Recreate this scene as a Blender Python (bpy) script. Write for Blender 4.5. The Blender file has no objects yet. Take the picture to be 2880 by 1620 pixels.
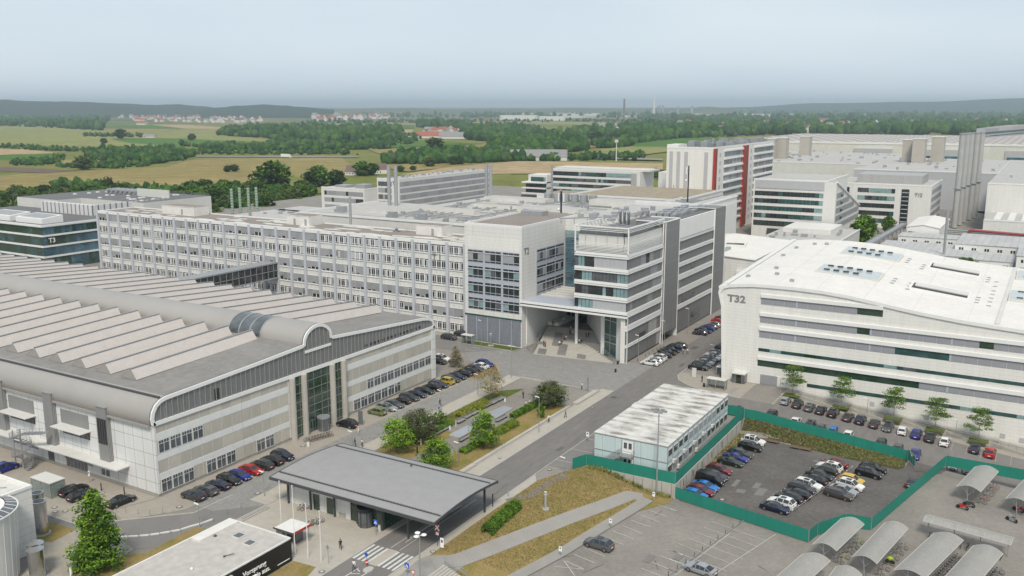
import bpy, bmesh, math, random
from mathutils import Vector, Matrix, noise
R_=math.radians
SC=bpy.context.scene; COL=SC.collection
# ---------------------------------------------------------------- camera
CAMH=63.0; FPX=2560.0; HY=303.0; YAW=R_(30.7); PIT=math.atan((810-HY)/FPX)
cd=bpy.data.cameras.new('camera'); cam=bpy.data.objects.new('camera',cd); COL.objects.link(cam)
cam.location=(0,0,CAMH); cam.rotation_euler=(math.pi/2-PIT,0,YAW)
cd.sensor_width=36; cd.lens=36*FPX/2880; cd.clip_start=1; cd.clip_end=60000
SC.camera=cam
# ---------------------------------------------------------------- world and sun
SUN_EL=R_(52); SUN_AZ=R_(150)   # azimuth clockwise from +Y
w=bpy.data.worlds.new('World'); SC.world=w; w.use_nodes=True
nt=w.node_tree; nt.nodes.clear()
sky=nt.nodes.new('ShaderNodeTexSky'); sky.sky_type='NISHITA'; sky.sun_disc=False
sky.sun_elevation=SUN_EL; sky.sun_rotation=SUN_AZ; sky.air_density=1.0; sky.dust_density=3.0; sky.ozone_density=1.5
bg=nt.nodes.new('ShaderNodeBackground'); bg.inputs[1].default_value=0.093
# thin even overcast: the blue sky is veiled by pale cloud with faint streaks
tc=nt.nodes.new('ShaderNodeTexCoord'); mp=nt.nodes.new('ShaderNodeMapping'); mp.inputs['Scale'].default_value=(1.2,1.2,6)
nz=nt.nodes.new('ShaderNodeTexNoise'); nz.inputs['Scale'].default_value=1.6; nz.inputs['Detail'].default_value=4
cr=nt.nodes.new('ShaderNodeValToRGB'); cr.color_ramp.elements[0].position=.3; cr.color_ramp.elements[1].position=.75
cr.color_ramp.elements[0].color=(4.5,5.25,5.8,1); cr.color_ramp.elements[1].color=(5.5,6.1,6.4,1)
mx=nt.nodes.new('ShaderNodeMixRGB'); mx.inputs[0].default_value=.8
out=nt.nodes.new('ShaderNodeOutputWorld')
L=nt.links.new
L(tc.outputs['Generated'],mp.inputs[0]); L(mp.outputs[0],nz.inputs[0]); L(nz.outputs[0],cr.inputs[0])
gz=nt.nodes.new('ShaderNodeSeparateXYZ'); L(tc.outputs['Generated'],gz.inputs[0])
gr=nt.nodes.new('ShaderNodeValToRGB'); gr.color_ramp.elements[0].position=0; gr.color_ramp.elements[0].color=(1.36,1.36,1.40,1); gr.color_ramp.elements[1].position=.2; gr.color_ramp.elements[1].color=(1,1,1,1); L(gz.outputs[2],gr.inputs[0])
gm=nt.nodes.new('ShaderNodeMixRGB'); gm.blend_type='MULTIPLY'; gm.inputs[0].default_value=1; L(cr.outputs[0],gm.inputs[1]); L(gr.outputs[0],gm.inputs[2])
L(sky.outputs[0],mx.inputs[1]); L(gm.outputs[0],mx.inputs[2]); L(mx.outputs[0],bg.inputs[0]); L(bg.outputs[0],out.inputs[0])
sd=bpy.data.lights.new('sun','SUN'); sd.energy=2.2; sd.angle=R_(14); sd.color=(1,.92,.80)
sun=bpy.data.objects.new('sun',sd); COL.objects.link(sun)
sdir=Vector((math.sin(SUN_AZ)*math.cos(SUN_EL),math.cos(SUN_AZ)*math.cos(SUN_EL),math.sin(SUN_EL)))
sun.rotation_euler=sdir.to_track_quat('Z','Y').to_euler()
SC.view_settings.view_transform='Standard'; SC.view_settings.look='None'; SC.view_settings.exposure=0.52; SC.view_settings.gamma=1
SC.cycles.max_bounces=6; SC.cycles.volume_bounces=0; SC.cycles.transparent_max_bounces=12
SC.cycles.diffuse_bounces=3
# ---------------------------------------------------------------- unprojection: a point seen in the photo -> a place on the ground
def ray(px,py):
    x=(px-1440)/FPX; y=-(py-810)/FPX
    cp,sp=math.cos(PIT),math.sin(PIT)
    h=cp+y*sp; v=-sp+y*cp
    return (-math.sin(YAW)*h+math.cos(YAW)*x, math.cos(YAW)*h+math.sin(YAW)*x, v)
def G(px,py,z=0.0):
    d=ray(px,py); t=(z-CAMH)/d[2]; return (d[0]*t,d[1]*t)
def onX(px,py,X):
    d=ray(px,py); t=X/d[0]; return (d[1]*t,CAMH+d[2]*t)
def onY(px,py,Y):
    d=ray(px,py); t=Y/d[1]; return (d[0]*t,CAMH+d[2]*t)
def crop(ox,oy,s=3.578): return lambda x,y:(ox+x/s,oy+y/s)
cA=crop(0,800);cB=crop(0,1200,3.45);cC=crop(680,900);cD=crop(680,1215);cE=crop(1200,1215);cF=crop(1600,1050)
cK=crop(1880,1215);cN=crop(2280,1215);cR=crop(2000,650,2.565);cT=crop(2160,900);cZ5=crop(1300,850);cZ3=crop(1300,540)
cZ4=crop(1800,350);cZ4b=crop(2160,350);cP=crop(1040,1040,6.44);cK2=crop(1740,860,7.244);cS4=crop(1480,850,8.523)
cV=crop(2380,600,5.152);cX=crop(2360,1420,4.954);cM=crop(860,250,2.43);cL=crop(0,250,2.683);cQ=crop(840,470,4.293)
cW=crop(1400,480,3.903);cU=crop(0,520,4.293);cS=crop(2000,640,5.152);cY=crop(0,1320,4.83);cH3=crop(0,1020,6.44);cRr=crop(1800,250,2.385)
def clamp(v,a,b): return max(a,min(b,v))
def street(x): return clamp(-(x+48)*.098,-5.3,0)
def hgt(x,y):
    if x<-73.2 : return 0.0
    if x>-50.42:
        if y>179.3: return street(x)
        if x<-18.6:
            e=176.3-(x+50.3)*.155
            t=clamp((y-e)/max(.5,179.1-e),0,1)
            return -2.35+(street(x)+2.35)*t*t*(3-2*t) if y>e else -2.35
        t=clamp((y-173)/6.3,0,1); return -2.35+(street(x)+2.35)*t
    if y>139.3: return 0.0
    k=clamp((y-98)/41,0,1); a=-71.5+6.5*k; b=-61.5+9*k
    t=clamp((x-a)/(b-a),0,1); return -2.35*t*t*(3-2*t)
def PG(px,py):
    z=0.0
    for _ in range(12):
        x,y=G(px,py,z); z=z*.5+.5*hgt(x,y)
    return (x,y,hgt(x,y))
# ---------------------------------------------------------------- materials
MATS={}
def _new(name):
    m=bpy.data.materials.new(name); m.use_nodes=True; MATS[name]=m
    return m,m.node_tree,m.node_tree.nodes['Principled BSDF']
def lin(c):
    if isinstance(c,str):
        c=[int(c[i:i+2],16)/255 for i in (0,2,4)]; return tuple(((v+.055)/1.055)**2.4 if v>.04 else v/12.92 for v in c)+(1,)
    return tuple(c)+((1,) if len(c)==3 else ())
def sc_(c,k): return tuple(min(1,v*k) for v in c[:3])+(1,)
def mat(name,col,rough=.7,var=.08,scale=.4,metal=0,spec=.5,coord='Object',var2=.0,scale2=4,alpha=1,stretch=(1,1,1)):
    m,t,b=_new(name); col=lin(col); l=t.links.new
    b.inputs['Roughness'].default_value=rough; b.inputs['Metallic'].default_value=metal
    b.inputs['Specular IOR Level'].default_value=spec
    if alpha<1: b.inputs['Alpha'].default_value=alpha
    c=t.nodes.new('ShaderNodeTexCoord'); mpn=t.nodes.new('ShaderNodeMapping'); mpn.inputs['Scale'].default_value=stretch
    l(c.outputs[coord],mpn.inputs[0])
    n=t.nodes.new('ShaderNodeTexNoise'); n.inputs['Scale'].default_value=scale; n.inputs['Detail'].default_value=5; n.inputs['Roughness'].default_value=.65
    l(mpn.outputs[0],n.inputs[0])
    r=t.nodes.new('ShaderNodeValToRGB'); r.color_ramp.elements[0].position=.3; r.color_ramp.elements[1].position=.7
    r.color_ramp.elements[0].color=sc_(col,1-var); r.color_ramp.elements[1].color=sc_(col,1+var)
    l(n.outputs[0],r.inputs[0]); last=r.outputs[0]
    if var2>0:
        n2=t.nodes.new('ShaderNodeTexNoise'); n2.inputs['Scale'].default_value=scale2; n2.inputs['Detail'].default_value=3
        l(mpn.outputs[0],n2.inputs[0])
        r2=t.nodes.new('ShaderNodeValToRGB'); r2.color_ramp.elements[0].position=.35; r2.color_ramp.elements[1].position=.65
        r2.color_ramp.elements[0].color=(1-var2,)*3+(1,); r2.color_ramp.elements[1].color=(1,1,1,1)
        l(n2.outputs[0],r2.inputs[0])
        mm=t.nodes.new('ShaderNodeMixRGB'); mm.blend_type='MULTIPLY'; mm.inputs[0].default_value=1
        l(last,mm.inputs[1]); l(r2.outputs[0],mm.inputs[2]); last=mm.outputs[0]
    l(last,b.inputs['Base Color'])
    return m
def panel(name,col,w,h,seam,gap=.02,rough=.6,var=.05,metal=0,horiz=False,offset=0,pv=0):
    """cladding: a grid of w x h panels with thin joints, works on walls facing X or Y (or on roofs with horiz)"""
    m=mat(name,col,rough,var,.5,metal,stretch=(1,1,1) if horiz else (1,1,.12),var2=.05,scale2=2.5); t=m.node_tree; l=t.links.new; b=t.nodes['Principled BSDF']
    src=b.inputs['Base Color'].links[0].from_socket
    g=t.nodes.new('ShaderNodeNewGeometry'); s=t.nodes.new('ShaderNodeSeparateXYZ'); l(g.outputs['Position'],s.inputs[0])
    cb=t.nodes.new('ShaderNodeCombineXYZ')
    if horiz: l(s.outputs[0],cb.inputs[0]); l(s.outputs[1],cb.inputs[1])
    else:
        a=t.nodes.new('ShaderNodeMath'); a.operation='ADD'; l(s.outputs[0],a.inputs[0]); l(s.outputs[1],a.inputs[1]); l(a.outputs[0],cb.inputs[0]); l(s.outputs[2],cb.inputs[1])
    ad=t.nodes.new('ShaderNodeVectorMath'); ad.operation='ADD'; ad.inputs[1].default_value=(2000*w,2000*h,0); l(cb.outputs[0],ad.inputs[0])
    br=t.nodes.new('ShaderNodeTexBrick'); br.offset=offset; br.squash=1
    br.inputs['Scale'].default_value=1; br.inputs['Brick Width'].default_value=w; br.inputs['Row Height'].default_value=h
    br.inputs['Mortar Size'].default_value=gap; br.inputs['Mortar Smooth'].default_value=.3
    br.inputs['Color1'].default_value=(1,1,1,1); br.inputs['Color2'].default_value=(1-pv,)*3+(1,); br.inputs['Mortar'].default_value=lin(seam)
    l(ad.outputs[0],br.inputs[0])
    mm=t.nodes.new('ShaderNodeMixRGB'); mm.blend_type='MULTIPLY'; mm.inputs[0].default_value=1
    l(src,mm.inputs[1]); l(br.outputs[0],mm.inputs[2]); l(mm.outputs[0],b.inputs['Base Color'])
    return m
def glassm(name,col,rough=.08,var=.5,scale=.35):
    m=mat(name,col,rough,var,scale,0,.9,coord='Object',stretch=(1,1,1.6)); return m
# mesh builder ----------------------------------------------------------------
ORG={}
class MB:
    def __init__(s): s.v=[];s.f=[];s.m=[]
    def face(s,pts,m=0):
        i=len(s.v); s.v+= [tuple(p) for p in pts]; s.f.append(tuple(range(i,i+len(pts)))); s.m.append(m)
    def box(s,x0,x1,y0,y1,z0,z1,m=0,top=None):
        i=len(s.v)
        s.v+=[(x0,y0,z0),(x1,y0,z0),(x1,y1,z0),(x0,y1,z0),(x0,y0,z1),(x1,y0,z1),(x1,y1,z1),(x0,y1,z1)]
        for k,f in enumerate(((3,2,1,0),(4,5,6,7),(0,1,5,4),(1,2,6,5),(2,3,7,6),(3,0,4,7))):
            s.f.append(tuple(i+a for a in f)); s.m.append(top if (k==1 and top is not None) else m)
        return s
    def prism(s,pts,z0,z1,m=0,top=None):
        n=len(pts); i=len(s.v)
        f0=z0 if callable(z0) else (lambda x,y:z0); f1=z1 if callable(z1) else (lambda x,y:z1)
        s.v+=[(x,y,f0(x,y)) for x,y in pts]+[(x,y,f1(x,y)) for x,y in pts]
        s.f.append(tuple(i+k for k in reversed(range(n)))); s.m.append(m)
        s.f.append(tuple(i+n+k for k in range(n))); s.m.append(m if top is None else top)
        for k in range(n):
            j=(k+1)%n; s.f.append((i+k,i+j,i+n+j,i+n+k)); s.m.append(m)
        return s
    def extrude(s,prof,axis,a,b,m=0,caps=True,closed=True):
        """prof: list of 2D points; axis 'x': (y,z) profile swept x a..b ; axis 'y': (x,z) profile"""
        n=len(prof); i=len(s.v)
        mk=(lambda t,p:(t,p[0],p[1])) if axis=='x' else (lambda t,p:(p[0],t,p[1]))
        s.v+=[mk(a,p) for p in prof]+[mk(b,p) for p in prof]
        for k in range(n if closed else n-1):
            j=(k+1)%n; s.f.append((i+k,i+j,i+n+j,i+n+k)); s.m.append(m)
        if caps:
            s.f.append(tuple(i+k for k in range(n))); s.m.append(m); s.f.append(tuple(i+n+k for k in reversed(range(n)))); s.m.append(m)
        return s
    def tube(s,p,q,r,n=8,m=0,r2=None,caps=True):
        p=Vector(p);q=Vector(q);d=(q-p)
        if d.length<1e-6: return s
        d.normalize(); u=d.orthogonal().normalized(); w_=d.cross(u); r2=r if r2 is None else r2; i=len(s.v)
        for c,rr in ((p,r),(q,r2)):
            for k in range(n):
                a=2*math.pi*k/n; s.v.append(tuple(c+u*math.cos(a)*rr+w_*math.sin(a)*rr))
        for k in range(n):
            j=(k+1)%n; s.f.append((i+k,i+j,i+n+j,i+n+k)); s.m.append(m)
        if caps:
            s.f.append(tuple(i+k for k in reversed(range(n)))); s.m.append(m); s.f.append(tuple(i+n+k for k in range(n))); s.m.append(m)
        return s
    def bar(s,p,q,w_,h,m=0):
        p=Vector(p);q=Vector(q);d=(q-p).normalized(); up=Vector((0,0,1)) if abs(d.z)<.99 else Vector((0,1,0))
        a=d.cross(up).normalized()*w_/2; b=a.cross(d).normalized()*h/2; i=len(s.v)
        for c in (p,q):
            for sa,sb in ((-1,-1),(1,-1),(1,1),(-1,1)): s.v.append(tuple(c+a*sa+b*sb))
        for f in ((0,1,2,3),(7,6,5,4),(0,4,5,1),(1,5,6,2),(2,6,7,3),(3,7,4,0)): s.f.append(tuple(i+k for k in f)); s.m.append(m)
        return s
    def ball(s,c,r,seg=8,rings=6,m=0,sq=(1,1,1)):
        i=len(s.v); s.v.append((c[0],c[1],c[2]-r*sq[2]))
        for a in range(1,rings):
            t=math.pi*a/rings
            for k in range(seg):
                u=2*math.pi*k/seg; s.v.append((c[0]+r*sq[0]*math.sin(t)*math.cos(u),c[1]+r*sq[1]*math.sin(t)*math.sin(u),c[2]-r*sq[2]*math.cos(t)))
        s.v.append((c[0],c[1],c[2]+r*sq[2])); e=len(s.v)-1
        for k in range(seg):
            j=(k+1)%seg; s.f.append((i,i+1+j,i+1+k)); s.m.append(m)
            for a in range(rings-2):
                b0=i+1+a*seg; s.f.append((b0+k,b0+j,b0+seg+j,b0+seg+k)); s.m.append(m)
            b0=i+1+(rings-2)*seg; s.f.append((b0+k,b0+j,e)); s.m.append(m)
        return s
    def mesh(s,name,mats,o=(0,0,0),smooth=False,fixn=True):
        me=bpy.data.meshes.new(name); v=[(a-o[0],b-o[1],c-o[2]) for a,b,c in s.v]
        me.from_pydata(v,[],s.f)
        if not isinstance(mats,(list,tuple)): mats=[mats]
        for m in mats: me.materials.append(MATS[m] if isinstance(m,str) else m)
        me.polygons.foreach_set('material_index',s.m)
        if smooth: me.polygons.foreach_set('use_smooth',[True]*len(s.f))
        if fixn and len(s.f)<60000:
            bm=bmesh.new(); bm.from_mesh(me); bmesh.ops.recalc_face_normals(bm,faces=bm.faces); bm.to_mesh(me); bm.free()
        me.update(); return me
    def build(s,name,mats,parent=None,smooth=False,kind=None,loc=None,label=None):
        o_=loc if loc is not None else (ORG[parent.name] if parent else (0,0,0))
        me=s.mesh(name,mats,o_,smooth); ob=bpy.data.objects.new(name,me); COL.objects.link(ob)
        if parent:
            ob.parent=parent
            po=ORG[parent.name]; ob.location=(o_[0]-po[0],o_[1]-po[1],o_[2]-po[2])
        else: ob.location=o_
        ORG[ob.name]=tuple(o_)
        if kind: ob['kind']=kind
        if label: ob['label']=label
        return ob
def tag(o,label,cat,group=None):
    o['label']=label; o['category']=cat
    if group: o['group']=group
    return o
def root(name,label,cat,loc=(0,0,0),group=None,rz=0):
    o=bpy.data.objects.new(name,None); COL.objects.link(o); o.location=loc; o.rotation_euler=(0,0,rz); o.empty_display_size=.5
    ORG[o.name]=tuple(loc) if rz==0 else (0,0,0)
    return tag(o,label,cat,group)
def kids(name,mbs,mats,parent,limit=100,pos=None):
    """one child per builder; past the limit the smallest in view merge into one stuff part"""
    if len(mbs)>limit:
        def dist(b): v=b.v[0]; return v[0]**2+v[1]**2
        mbs=sorted(mbs,key=dist); rest=MB()
        for b in mbs[limit:]:
            i=len(rest.v); rest.v+=b.v; rest.f+=[tuple(i+k for k in f) for f in b.f]; rest.m+=b.m
        rest.build(name,mats,parent,kind='stuff'); mbs=mbs[:limit]
    for b in mbs: b.build(name,mats,parent)
def copy_tree(o,loc=None,rz=None,label=None,group=None,parent=None,mats=None):
    c=o.copy(); COL.objects.link(c); c.parent=parent
    if loc is not None: c.location=loc
    if rz is not None: c.rotation_euler=(0,0,rz)
    if label: c['label']=label
    if group: c['group']=group
    for ch in list(o.children): copy_tree(ch,parent=c)
    return c
def text(s,size,m,parent,loc,face='Y',depth=.05,name='lettering',bold=.02):
    cu=bpy.data.curves.new(name,'FONT'); cu.body=s; cu.size=size; cu.extrude=depth; cu.offset=bold; cu.align_x='LEFT'; cu.resolution_u=3
    ob=bpy.data.objects.new(name,cu); COL.objects.link(ob); dg=bpy.context.evaluated_depsgraph_get()
    me=bpy.data.meshes.new_from_object(ob.evaluated_get(dg)); me.materials.clear(); me.materials.append(MATS[m])
    bpy.data.objects.remove(ob); ob=bpy.data.objects.new(name,me); COL.objects.link(ob)
    ob.rotation_euler=(math.pi/2,0,0) if face=='Y' else ((math.pi/2,0,math.pi/2) if face=='X' else (0,0,0))
    if parent: po=ORG[parent.name]; ob.parent=parent; ob.location=(loc[0]-po[0],loc[1]-po[1],loc[2]-po[2])
    else: ob.location=loc
    return ob
# ---------------------------------------------------------------- palette
WHITE='D4D3CE'
panel('white_clad',(.66,.655,.63),3.2,1.05,(.72,.72,.72),.035)
panel('white_clad_fine',(.70,.69,.655),2.6,.75,(.8,.8,.8),.03,offset=.5)
panel('white_tile',(.66,.665,.66),2.4,2.45,(.45,.45,.45),.05)
mat('white',(.70,.70,.685),.55,.04,.3); mat('white_roof',(.68,.66,.63),.7,.05,.15,var2=.07,scale2=.9)
mat('white_old',(.60,.59,.55),.75,.08,.3,var2=.12,scale2=2)
mat('offwhite',(.56,.555,.53),.7,.06,.2)
panel('spandrel',(.66,.655,.63),1.45,3,(.72,.72,.73),.05)
mat('blind',(.30,.305,.32),.6,.06,.6,stretch=(1,1,.2)); mat('blind_mid',(.26,.265,.275),.6,.08,.6); mat('blind_pale',(.40,.405,.42),.6,.05,.6)
panel('mesh_gray',(.235,.235,.235),.55,40,(.8,.8,.8),.05,metal=.3,pv=.12); panel('fin_gray',(.20,.20,.20),40,4.4,(1.5,1.5,1.5),.05)
panel('mesh_pale',(.42,.42,.415),.55,40,(.85,.85,.85),.05,metal=.2,pv=.1)
glassm('glass_dark',(.022,.028,.028)); glassm('glass_teal',(.03,.075,.07)); glassm('glass_green',(.022,.05,.032)); glassm('glass_pale',(.20,.30,.31),.15,.3)
glassm('glass_blue',(.06,.12,.16),.08,.6,.15); glassm('glass_gray',(.09,.10,.11),.1,.4); glassm('glass_black',(.012,.014,.014))
mat('frame_white',(.72,.72,.71),.5,.02); mat('pier_gray',(.47,.49,.53),.6,.05); mat('blue_gray',(.38,.41,.47),.55,.04)
mat('joint_dark',(.05,.05,.052),.8,.1); mat('steel',(.42,.42,.43),.35,.1,2,metal=.7); mat('steel_shiny',(.55,.55,.55),.22,.15,.8,metal=1)
mat('galv',(.38,.39,.40),.45,.1,2,metal=.5); mat('dark_metal',(.06,.062,.065),.5,.1); mat('black_metal',(.02,.02,.022),.4,.05)
panel('corrugated',(.34,.34,.335),.28,60,(.55,.55,.55),.07,metal=.3)
mat('felt',(.235,.225,.215),.9,.10,.12,var2=.14,scale2=.8); mat('felt_brown',(.25,.215,.195),.9,.12,.2,var2=.12,scale2=1.5)
mat('felt_dark',(.14,.14,.145),.9,.1,.2,var2=.1); mat('gravel',(.32,.27,.20),.95,.2,.25,var2=.2,scale2=6)
mat('felt_pale',(.44,.43,.415),.85,.07,.08,var2=.12,scale2=.5); mat('roof_tan',(.33,.305,.29),.9,.06,.05)
mat('concrete',(.36,.35,.325),.85,.08,.5,var2=.1,scale2=5); mat('concrete_pale',(.42,.40,.36),.85,.07,.5,var2=.08,scale2=5)
mat('beige_conc',(.39,.365,.325),.85,.06,.2)
mat('letter_gray',(.20,.20,.20),.6,.02); mat('letter_white',(.85,.85,.85),.5,.01); mat('red_fin',(.20,.030,.014),.5,.08); mat('red_edge',(.36,.03,.015),.5,.02)
mat('hall_metal',(.37,.35,.33),.5,.05,.1,metal=.25); 
# ---------------------------------------------------------------- ground
mat('asphalt',(.178,.166,.157),.9,.14,.08,var2=.14,scale2=1.2,stretch=(1,.25,1)); mat('asphalt_lot',(.122,.112,.105),.9,.22,.12,var2=.22,scale2=1.3)
mat('asphalt_old',(.24,.221,.198),.9,.15,.12,var2=.14,scale2=1.6); mat('asphalt_gray',(.19,.18,.172),.9,.08,.2,var2=.08,scale2=3)
mat('paint_white',(.62,.62,.60),.7,.15,2,var2=.25,scale2=6); mat('paint_faint',(.36,.36,.34),.8,.15,2)
panel('paver',(.335,.305,.26),.9,.45,(.84,.84,.84),.03,horiz=True,offset=.5,rough=.9,pv=.08); panel('paver_pale',(.41,.38,.33),1.4,.7,(.88,.88,.86),.03,horiz=True,offset=.5,rough=.9,pv=.06)
panel('cobble',(.275,.268,.255),.42,.42,(.80,.80,.80),.05,horiz=True,offset=.5,rough=.85,var=.1,pv=.22); mat('kerb',(.40,.39,.365),.85,.06,2)
def grassm(name,a,b,c,scale=.25,scale2=3):
    m,t,bs=_new(name); l=t.links.new; tcn=t.nodes.new('ShaderNodeTexCoord')
    n=t.nodes.new('ShaderNodeTexNoise'); n.inputs['Scale'].default_value=scale; n.inputs['Detail'].default_value=8; n.inputs['Roughness'].default_value=.7
    r=t.nodes.new('ShaderNodeValToRGB'); e=r.color_ramp.elements; e[0].position=.36; e[1].position=.64; e[0].color=lin(a); e[1].color=lin(c)
    k=r.color_ramp.elements.new(.5); k.color=lin(b)
    n2=t.nodes.new('ShaderNodeTexNoise'); n2.inputs['Scale'].default_value=scale2; n2.inputs['Detail'].default_value=6; n2.inputs['Roughness'].default_value=.8
    r2=t.nodes.new('ShaderNodeValToRGB'); r2.color_ramp.elements[0].position=.3; r2.color_ramp.elements[1].position=.7; r2.color_ramp.elements[0].color=(.62,.62,.6,1); r2.color_ramp.elements[1].color=(1.15,1.15,1.1,1)
    mm=t.nodes.new('ShaderNodeMixRGB'); mm.blend_type='MULTIPLY'; mm.inputs[0].default_value=1
    l(tcn.outputs['Object'],n.inputs[0]); l(tcn.outputs['Object'],n2.inputs[0]); l(n.outputs[0],r.inputs[0]); l(n2.outputs[0],r2.inputs[0])
    l(r.outputs[0],mm.inputs[1]); l(r2.outputs[0],mm.inputs[2]); l(mm.outputs[0],bs.inputs['Base Color']); bs.inputs['Roughness'].default_value=.95; bs.inputs['Specular IOR Level'].default_value=.1
    return m
grassm('grass_dry',(.20,.18,.055),(.27,.21,.085),(.31,.23,.115)); grassm('grass_green',(.07,.10,.02),(.105,.13,.03),(.16,.14,.055))
grassm('soil_weeds',(.045,.075,.016),(.09,.075,.045),(.10,.07,.05),.35,2); grassm('lawn',(.075,.115,.02),(.095,.13,.027),(.12,.14,.04))
def poly_area(pts): return sum(pts[i][0]*pts[(i+1)%len(pts)][1]-pts[(i+1)%len(pts)][0]*pts[i][1] for i in range(len(pts)))
def drape(name,pts,m,dz=.02,step=None,kind='structure',h=hgt,parent=None):
    if poly_area(pts)<0: pts=pts[::-1]
    bm=bmesh.new(); bm.faces.new([bm.verts.new((x,y,0)) for x,y in pts])
    if step:
        xs=[p[0] for p in pts]; ys=[p[1] for p in pts]
        for ax,lo,hi in ((0,min(xs),max(xs)),(1,min(ys),max(ys))):
            t=math.ceil(lo/step)*step
            while t<hi:
                co=(t,0,0) if ax==0 else (0,t,0); no=(1,0,0) if ax==0 else (0,1,0)
                bmesh.ops.bisect_plane(bm,geom=bm.verts[:]+bm.edges[:]+bm.faces[:],plane_co=co,plane_no=no); t+=step
    for v in bm.verts: v.co.z=h(v.co.x,v.co.y)+dz
    me=bpy.data.meshes.new(name); bm.to_mesh(me); bm.free(); me.materials.append(MATS[m])
    ob=bpy.data.objects.new(name,me); COL.objects.link(ob); ORG[ob.name]=(0,0,0)
    if kind: ob['kind']=kind
    if parent: ob.parent=parent
    return ob
def ribbon(name,line,wd,m,dz=.03,kind='structure',step=1.0,h=hgt):
    pts=[]
    for a,b in zip(line,line[1:]):
        a=Vector(a);b=Vector(b);n=max(1,int((b-a).length/step))
        pts+=[a+(b-a)*k/n for k in range(n)]
    pts.append(Vector(line[-1])); mb=MB(); pr=None; Q=6
    for i,p in enumerate(pts):
        d=(pts[min(i+1,len(pts)-1)]-pts[max(i-1,0)]).normalized(); nrm=Vector((-d.y,d.x))*wd/2
        cur=[(p.x+nrm.x*s,p.y+nrm.y*s,h(p.x+nrm.x*s,p.y+nrm.y*s)+dz) for s in [1-2*q/Q for q in range(Q+1)]]
        if pr: [mb.face((pr[q+1],cur[q+1],cur[q],pr[q])) for q in range(Q)]
        pr=cur
    return mb.build(name,m,kind=kind)
# far plain under everything
mb=MB(); S_=23000
mb.face([(-S_,-300,-6),(S_,-300,-6),(S_,25000,-6),(-S_,25000,-6)]); 
def plainm():
    m,t,bs=_new('plain'); l=t.links.new; tcn=t.nodes.new('ShaderNodeTexCoord')
    v=t.nodes.new('ShaderNodeTexVoronoi'); v.inputs['Scale'].default_value=.0022; v.feature='F1'
    mpn=t.nodes.new('ShaderNodeMapping'); mpn.inputs['Rotation'].default_value=(0,0,.5); mpn.inputs['Scale'].default_value=(1,2.6,1)
    l(tcn.outputs['Object'],mpn.inputs[0]); l(mpn.outputs[0],v.inputs[0])
    r=t.nodes.new('ShaderNodeValToRGB'); r.color_ramp.interpolation='CONSTANT'; e=r.color_ramp.elements
    e[0].position=0; e[0].color=(.12,.13,.045,1); e[1].position=.22; e[1].color=(.19,.175,.08,1)
    for p,c in ((.4,(.065,.105,.035,1)),(.58,(.26,.215,.125,1)),(.72,(.10,.125,.045,1)),(.86,(.16,.155,.07,1))): k=e.new(p); k.color=c
    s=t.nodes.new('ShaderNodeSeparateColor'); l(v.outputs['Color'],s.inputs[0]); l(s.outputs[0],r.inputs[0])
    n=t.nodes.new('ShaderNodeTexNoise'); n.inputs['Scale'].default_value=.02; n.inputs['Detail'].default_value=6; l(tcn.outputs['Object'],n.inputs[0])
    r2=t.nodes.new('ShaderNodeValToRGB'); r2.color_ramp.elements[0].color=(.8,.8,.8,1); r2.color_ramp.elements[1].color=(1.15,1.15,1.15,1); l(n.outputs[0],r2.inputs[0])
    mm=t.nodes.new('ShaderNodeMixRGB'); mm.blend_type='MULTIPLY'; mm.inputs[0].default_value=1; l(r.outputs[0],mm.inputs[1]); l(r2.outputs[0],mm.inputs[2])
    l(mm.outputs[0],bs.inputs['Base Color']); bs.inputs['Roughness'].default_value=1; bs.inputs['Specular IOR Level'].default_value=.05
plainm()
mb.build('plain','plain',kind='structure')
# campus ground: a terrain grid with the sunken car park cut into it
xs=[-460,-300,-200,-130,-100,-80]+[-74+i for i in range(24)]+[-50.45,-50.38]+[-50+i*1.5 for i in range(54)]+[40,70,120]
ys=[20,40,60]+[70+i*1.5 for i in range(46)]+[139.25,139.35]+[141+i*1.5 for i in range(24)]+[177+.8*i for i in range(5)]+[181+3*i for i in range(11)]+[230,300,400,520,640]
ys=sorted(ys); mb=MB()
mb.v=[(x,y,hgt(x,y)-.02) for y in ys for x in xs]; nx=len(xs)
mb.f=[(j*nx+i,j*nx+i+1,(j+1)*nx+i+1,(j+1)*nx+i) for j in range(len(ys)-1) for i in range(nx-1)]; mb.m=[0]*len(mb.f)
mb.build('ground','asphalt_old',kind='structure')
pth=lambda *q:[PG(*p)[:2] for p in q]
rect=lambda x0,x1,y0,y1:[(x0,y0),(x1,y0),(x1,y1),(x0,y1)]
drape('main_road',[(-81,40),(-73.1,40),(-73.1,172),(-69,176.5),(-60,179),(-48,179.35),(-48,190.9),(-57.9,191.7),(-64,192.6),(-68.5,194.8),(-71.6,197.5),(-73.1,201),(-73.3,215),(-73.6,330),(-81.2,330),(-81,206)],'asphalt',.02)
drape('side_street',[(-48,179.35),(6.1,179.35),(6.1,190.9),(-48,190.9)],'asphalt',.02)
drape('side_street',[(6.1,179.35),(60,179.35),(60,204),(6.1,204)],'asphalt',.02)
drape('roadside_parking',[(-73.1,136),(-67.5,136),(-66,176),(-69,176.5),(-73.1,172)],'asphalt_gray',.024)
drape('parking_bays',[(-47.5,190.9),(6.1,190.9),(6.1,196.2),(-47.5,196.2)],'asphalt_gray',.02)
drape('ramp_paving',[(-47.5,196.2),(6.1,196.2),(6.1,204.1),(-47.5,204.1)],'paver',.018,step=3)
drape('forecourt',[(-73.3,204.1),(-73.1,201),(-71.6,197.5),(-68.5,194.8),(-64,192.6),(-57.9,191.7),(-47.5,190.9),(-47.5,204.1)],'paver',.024)
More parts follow.
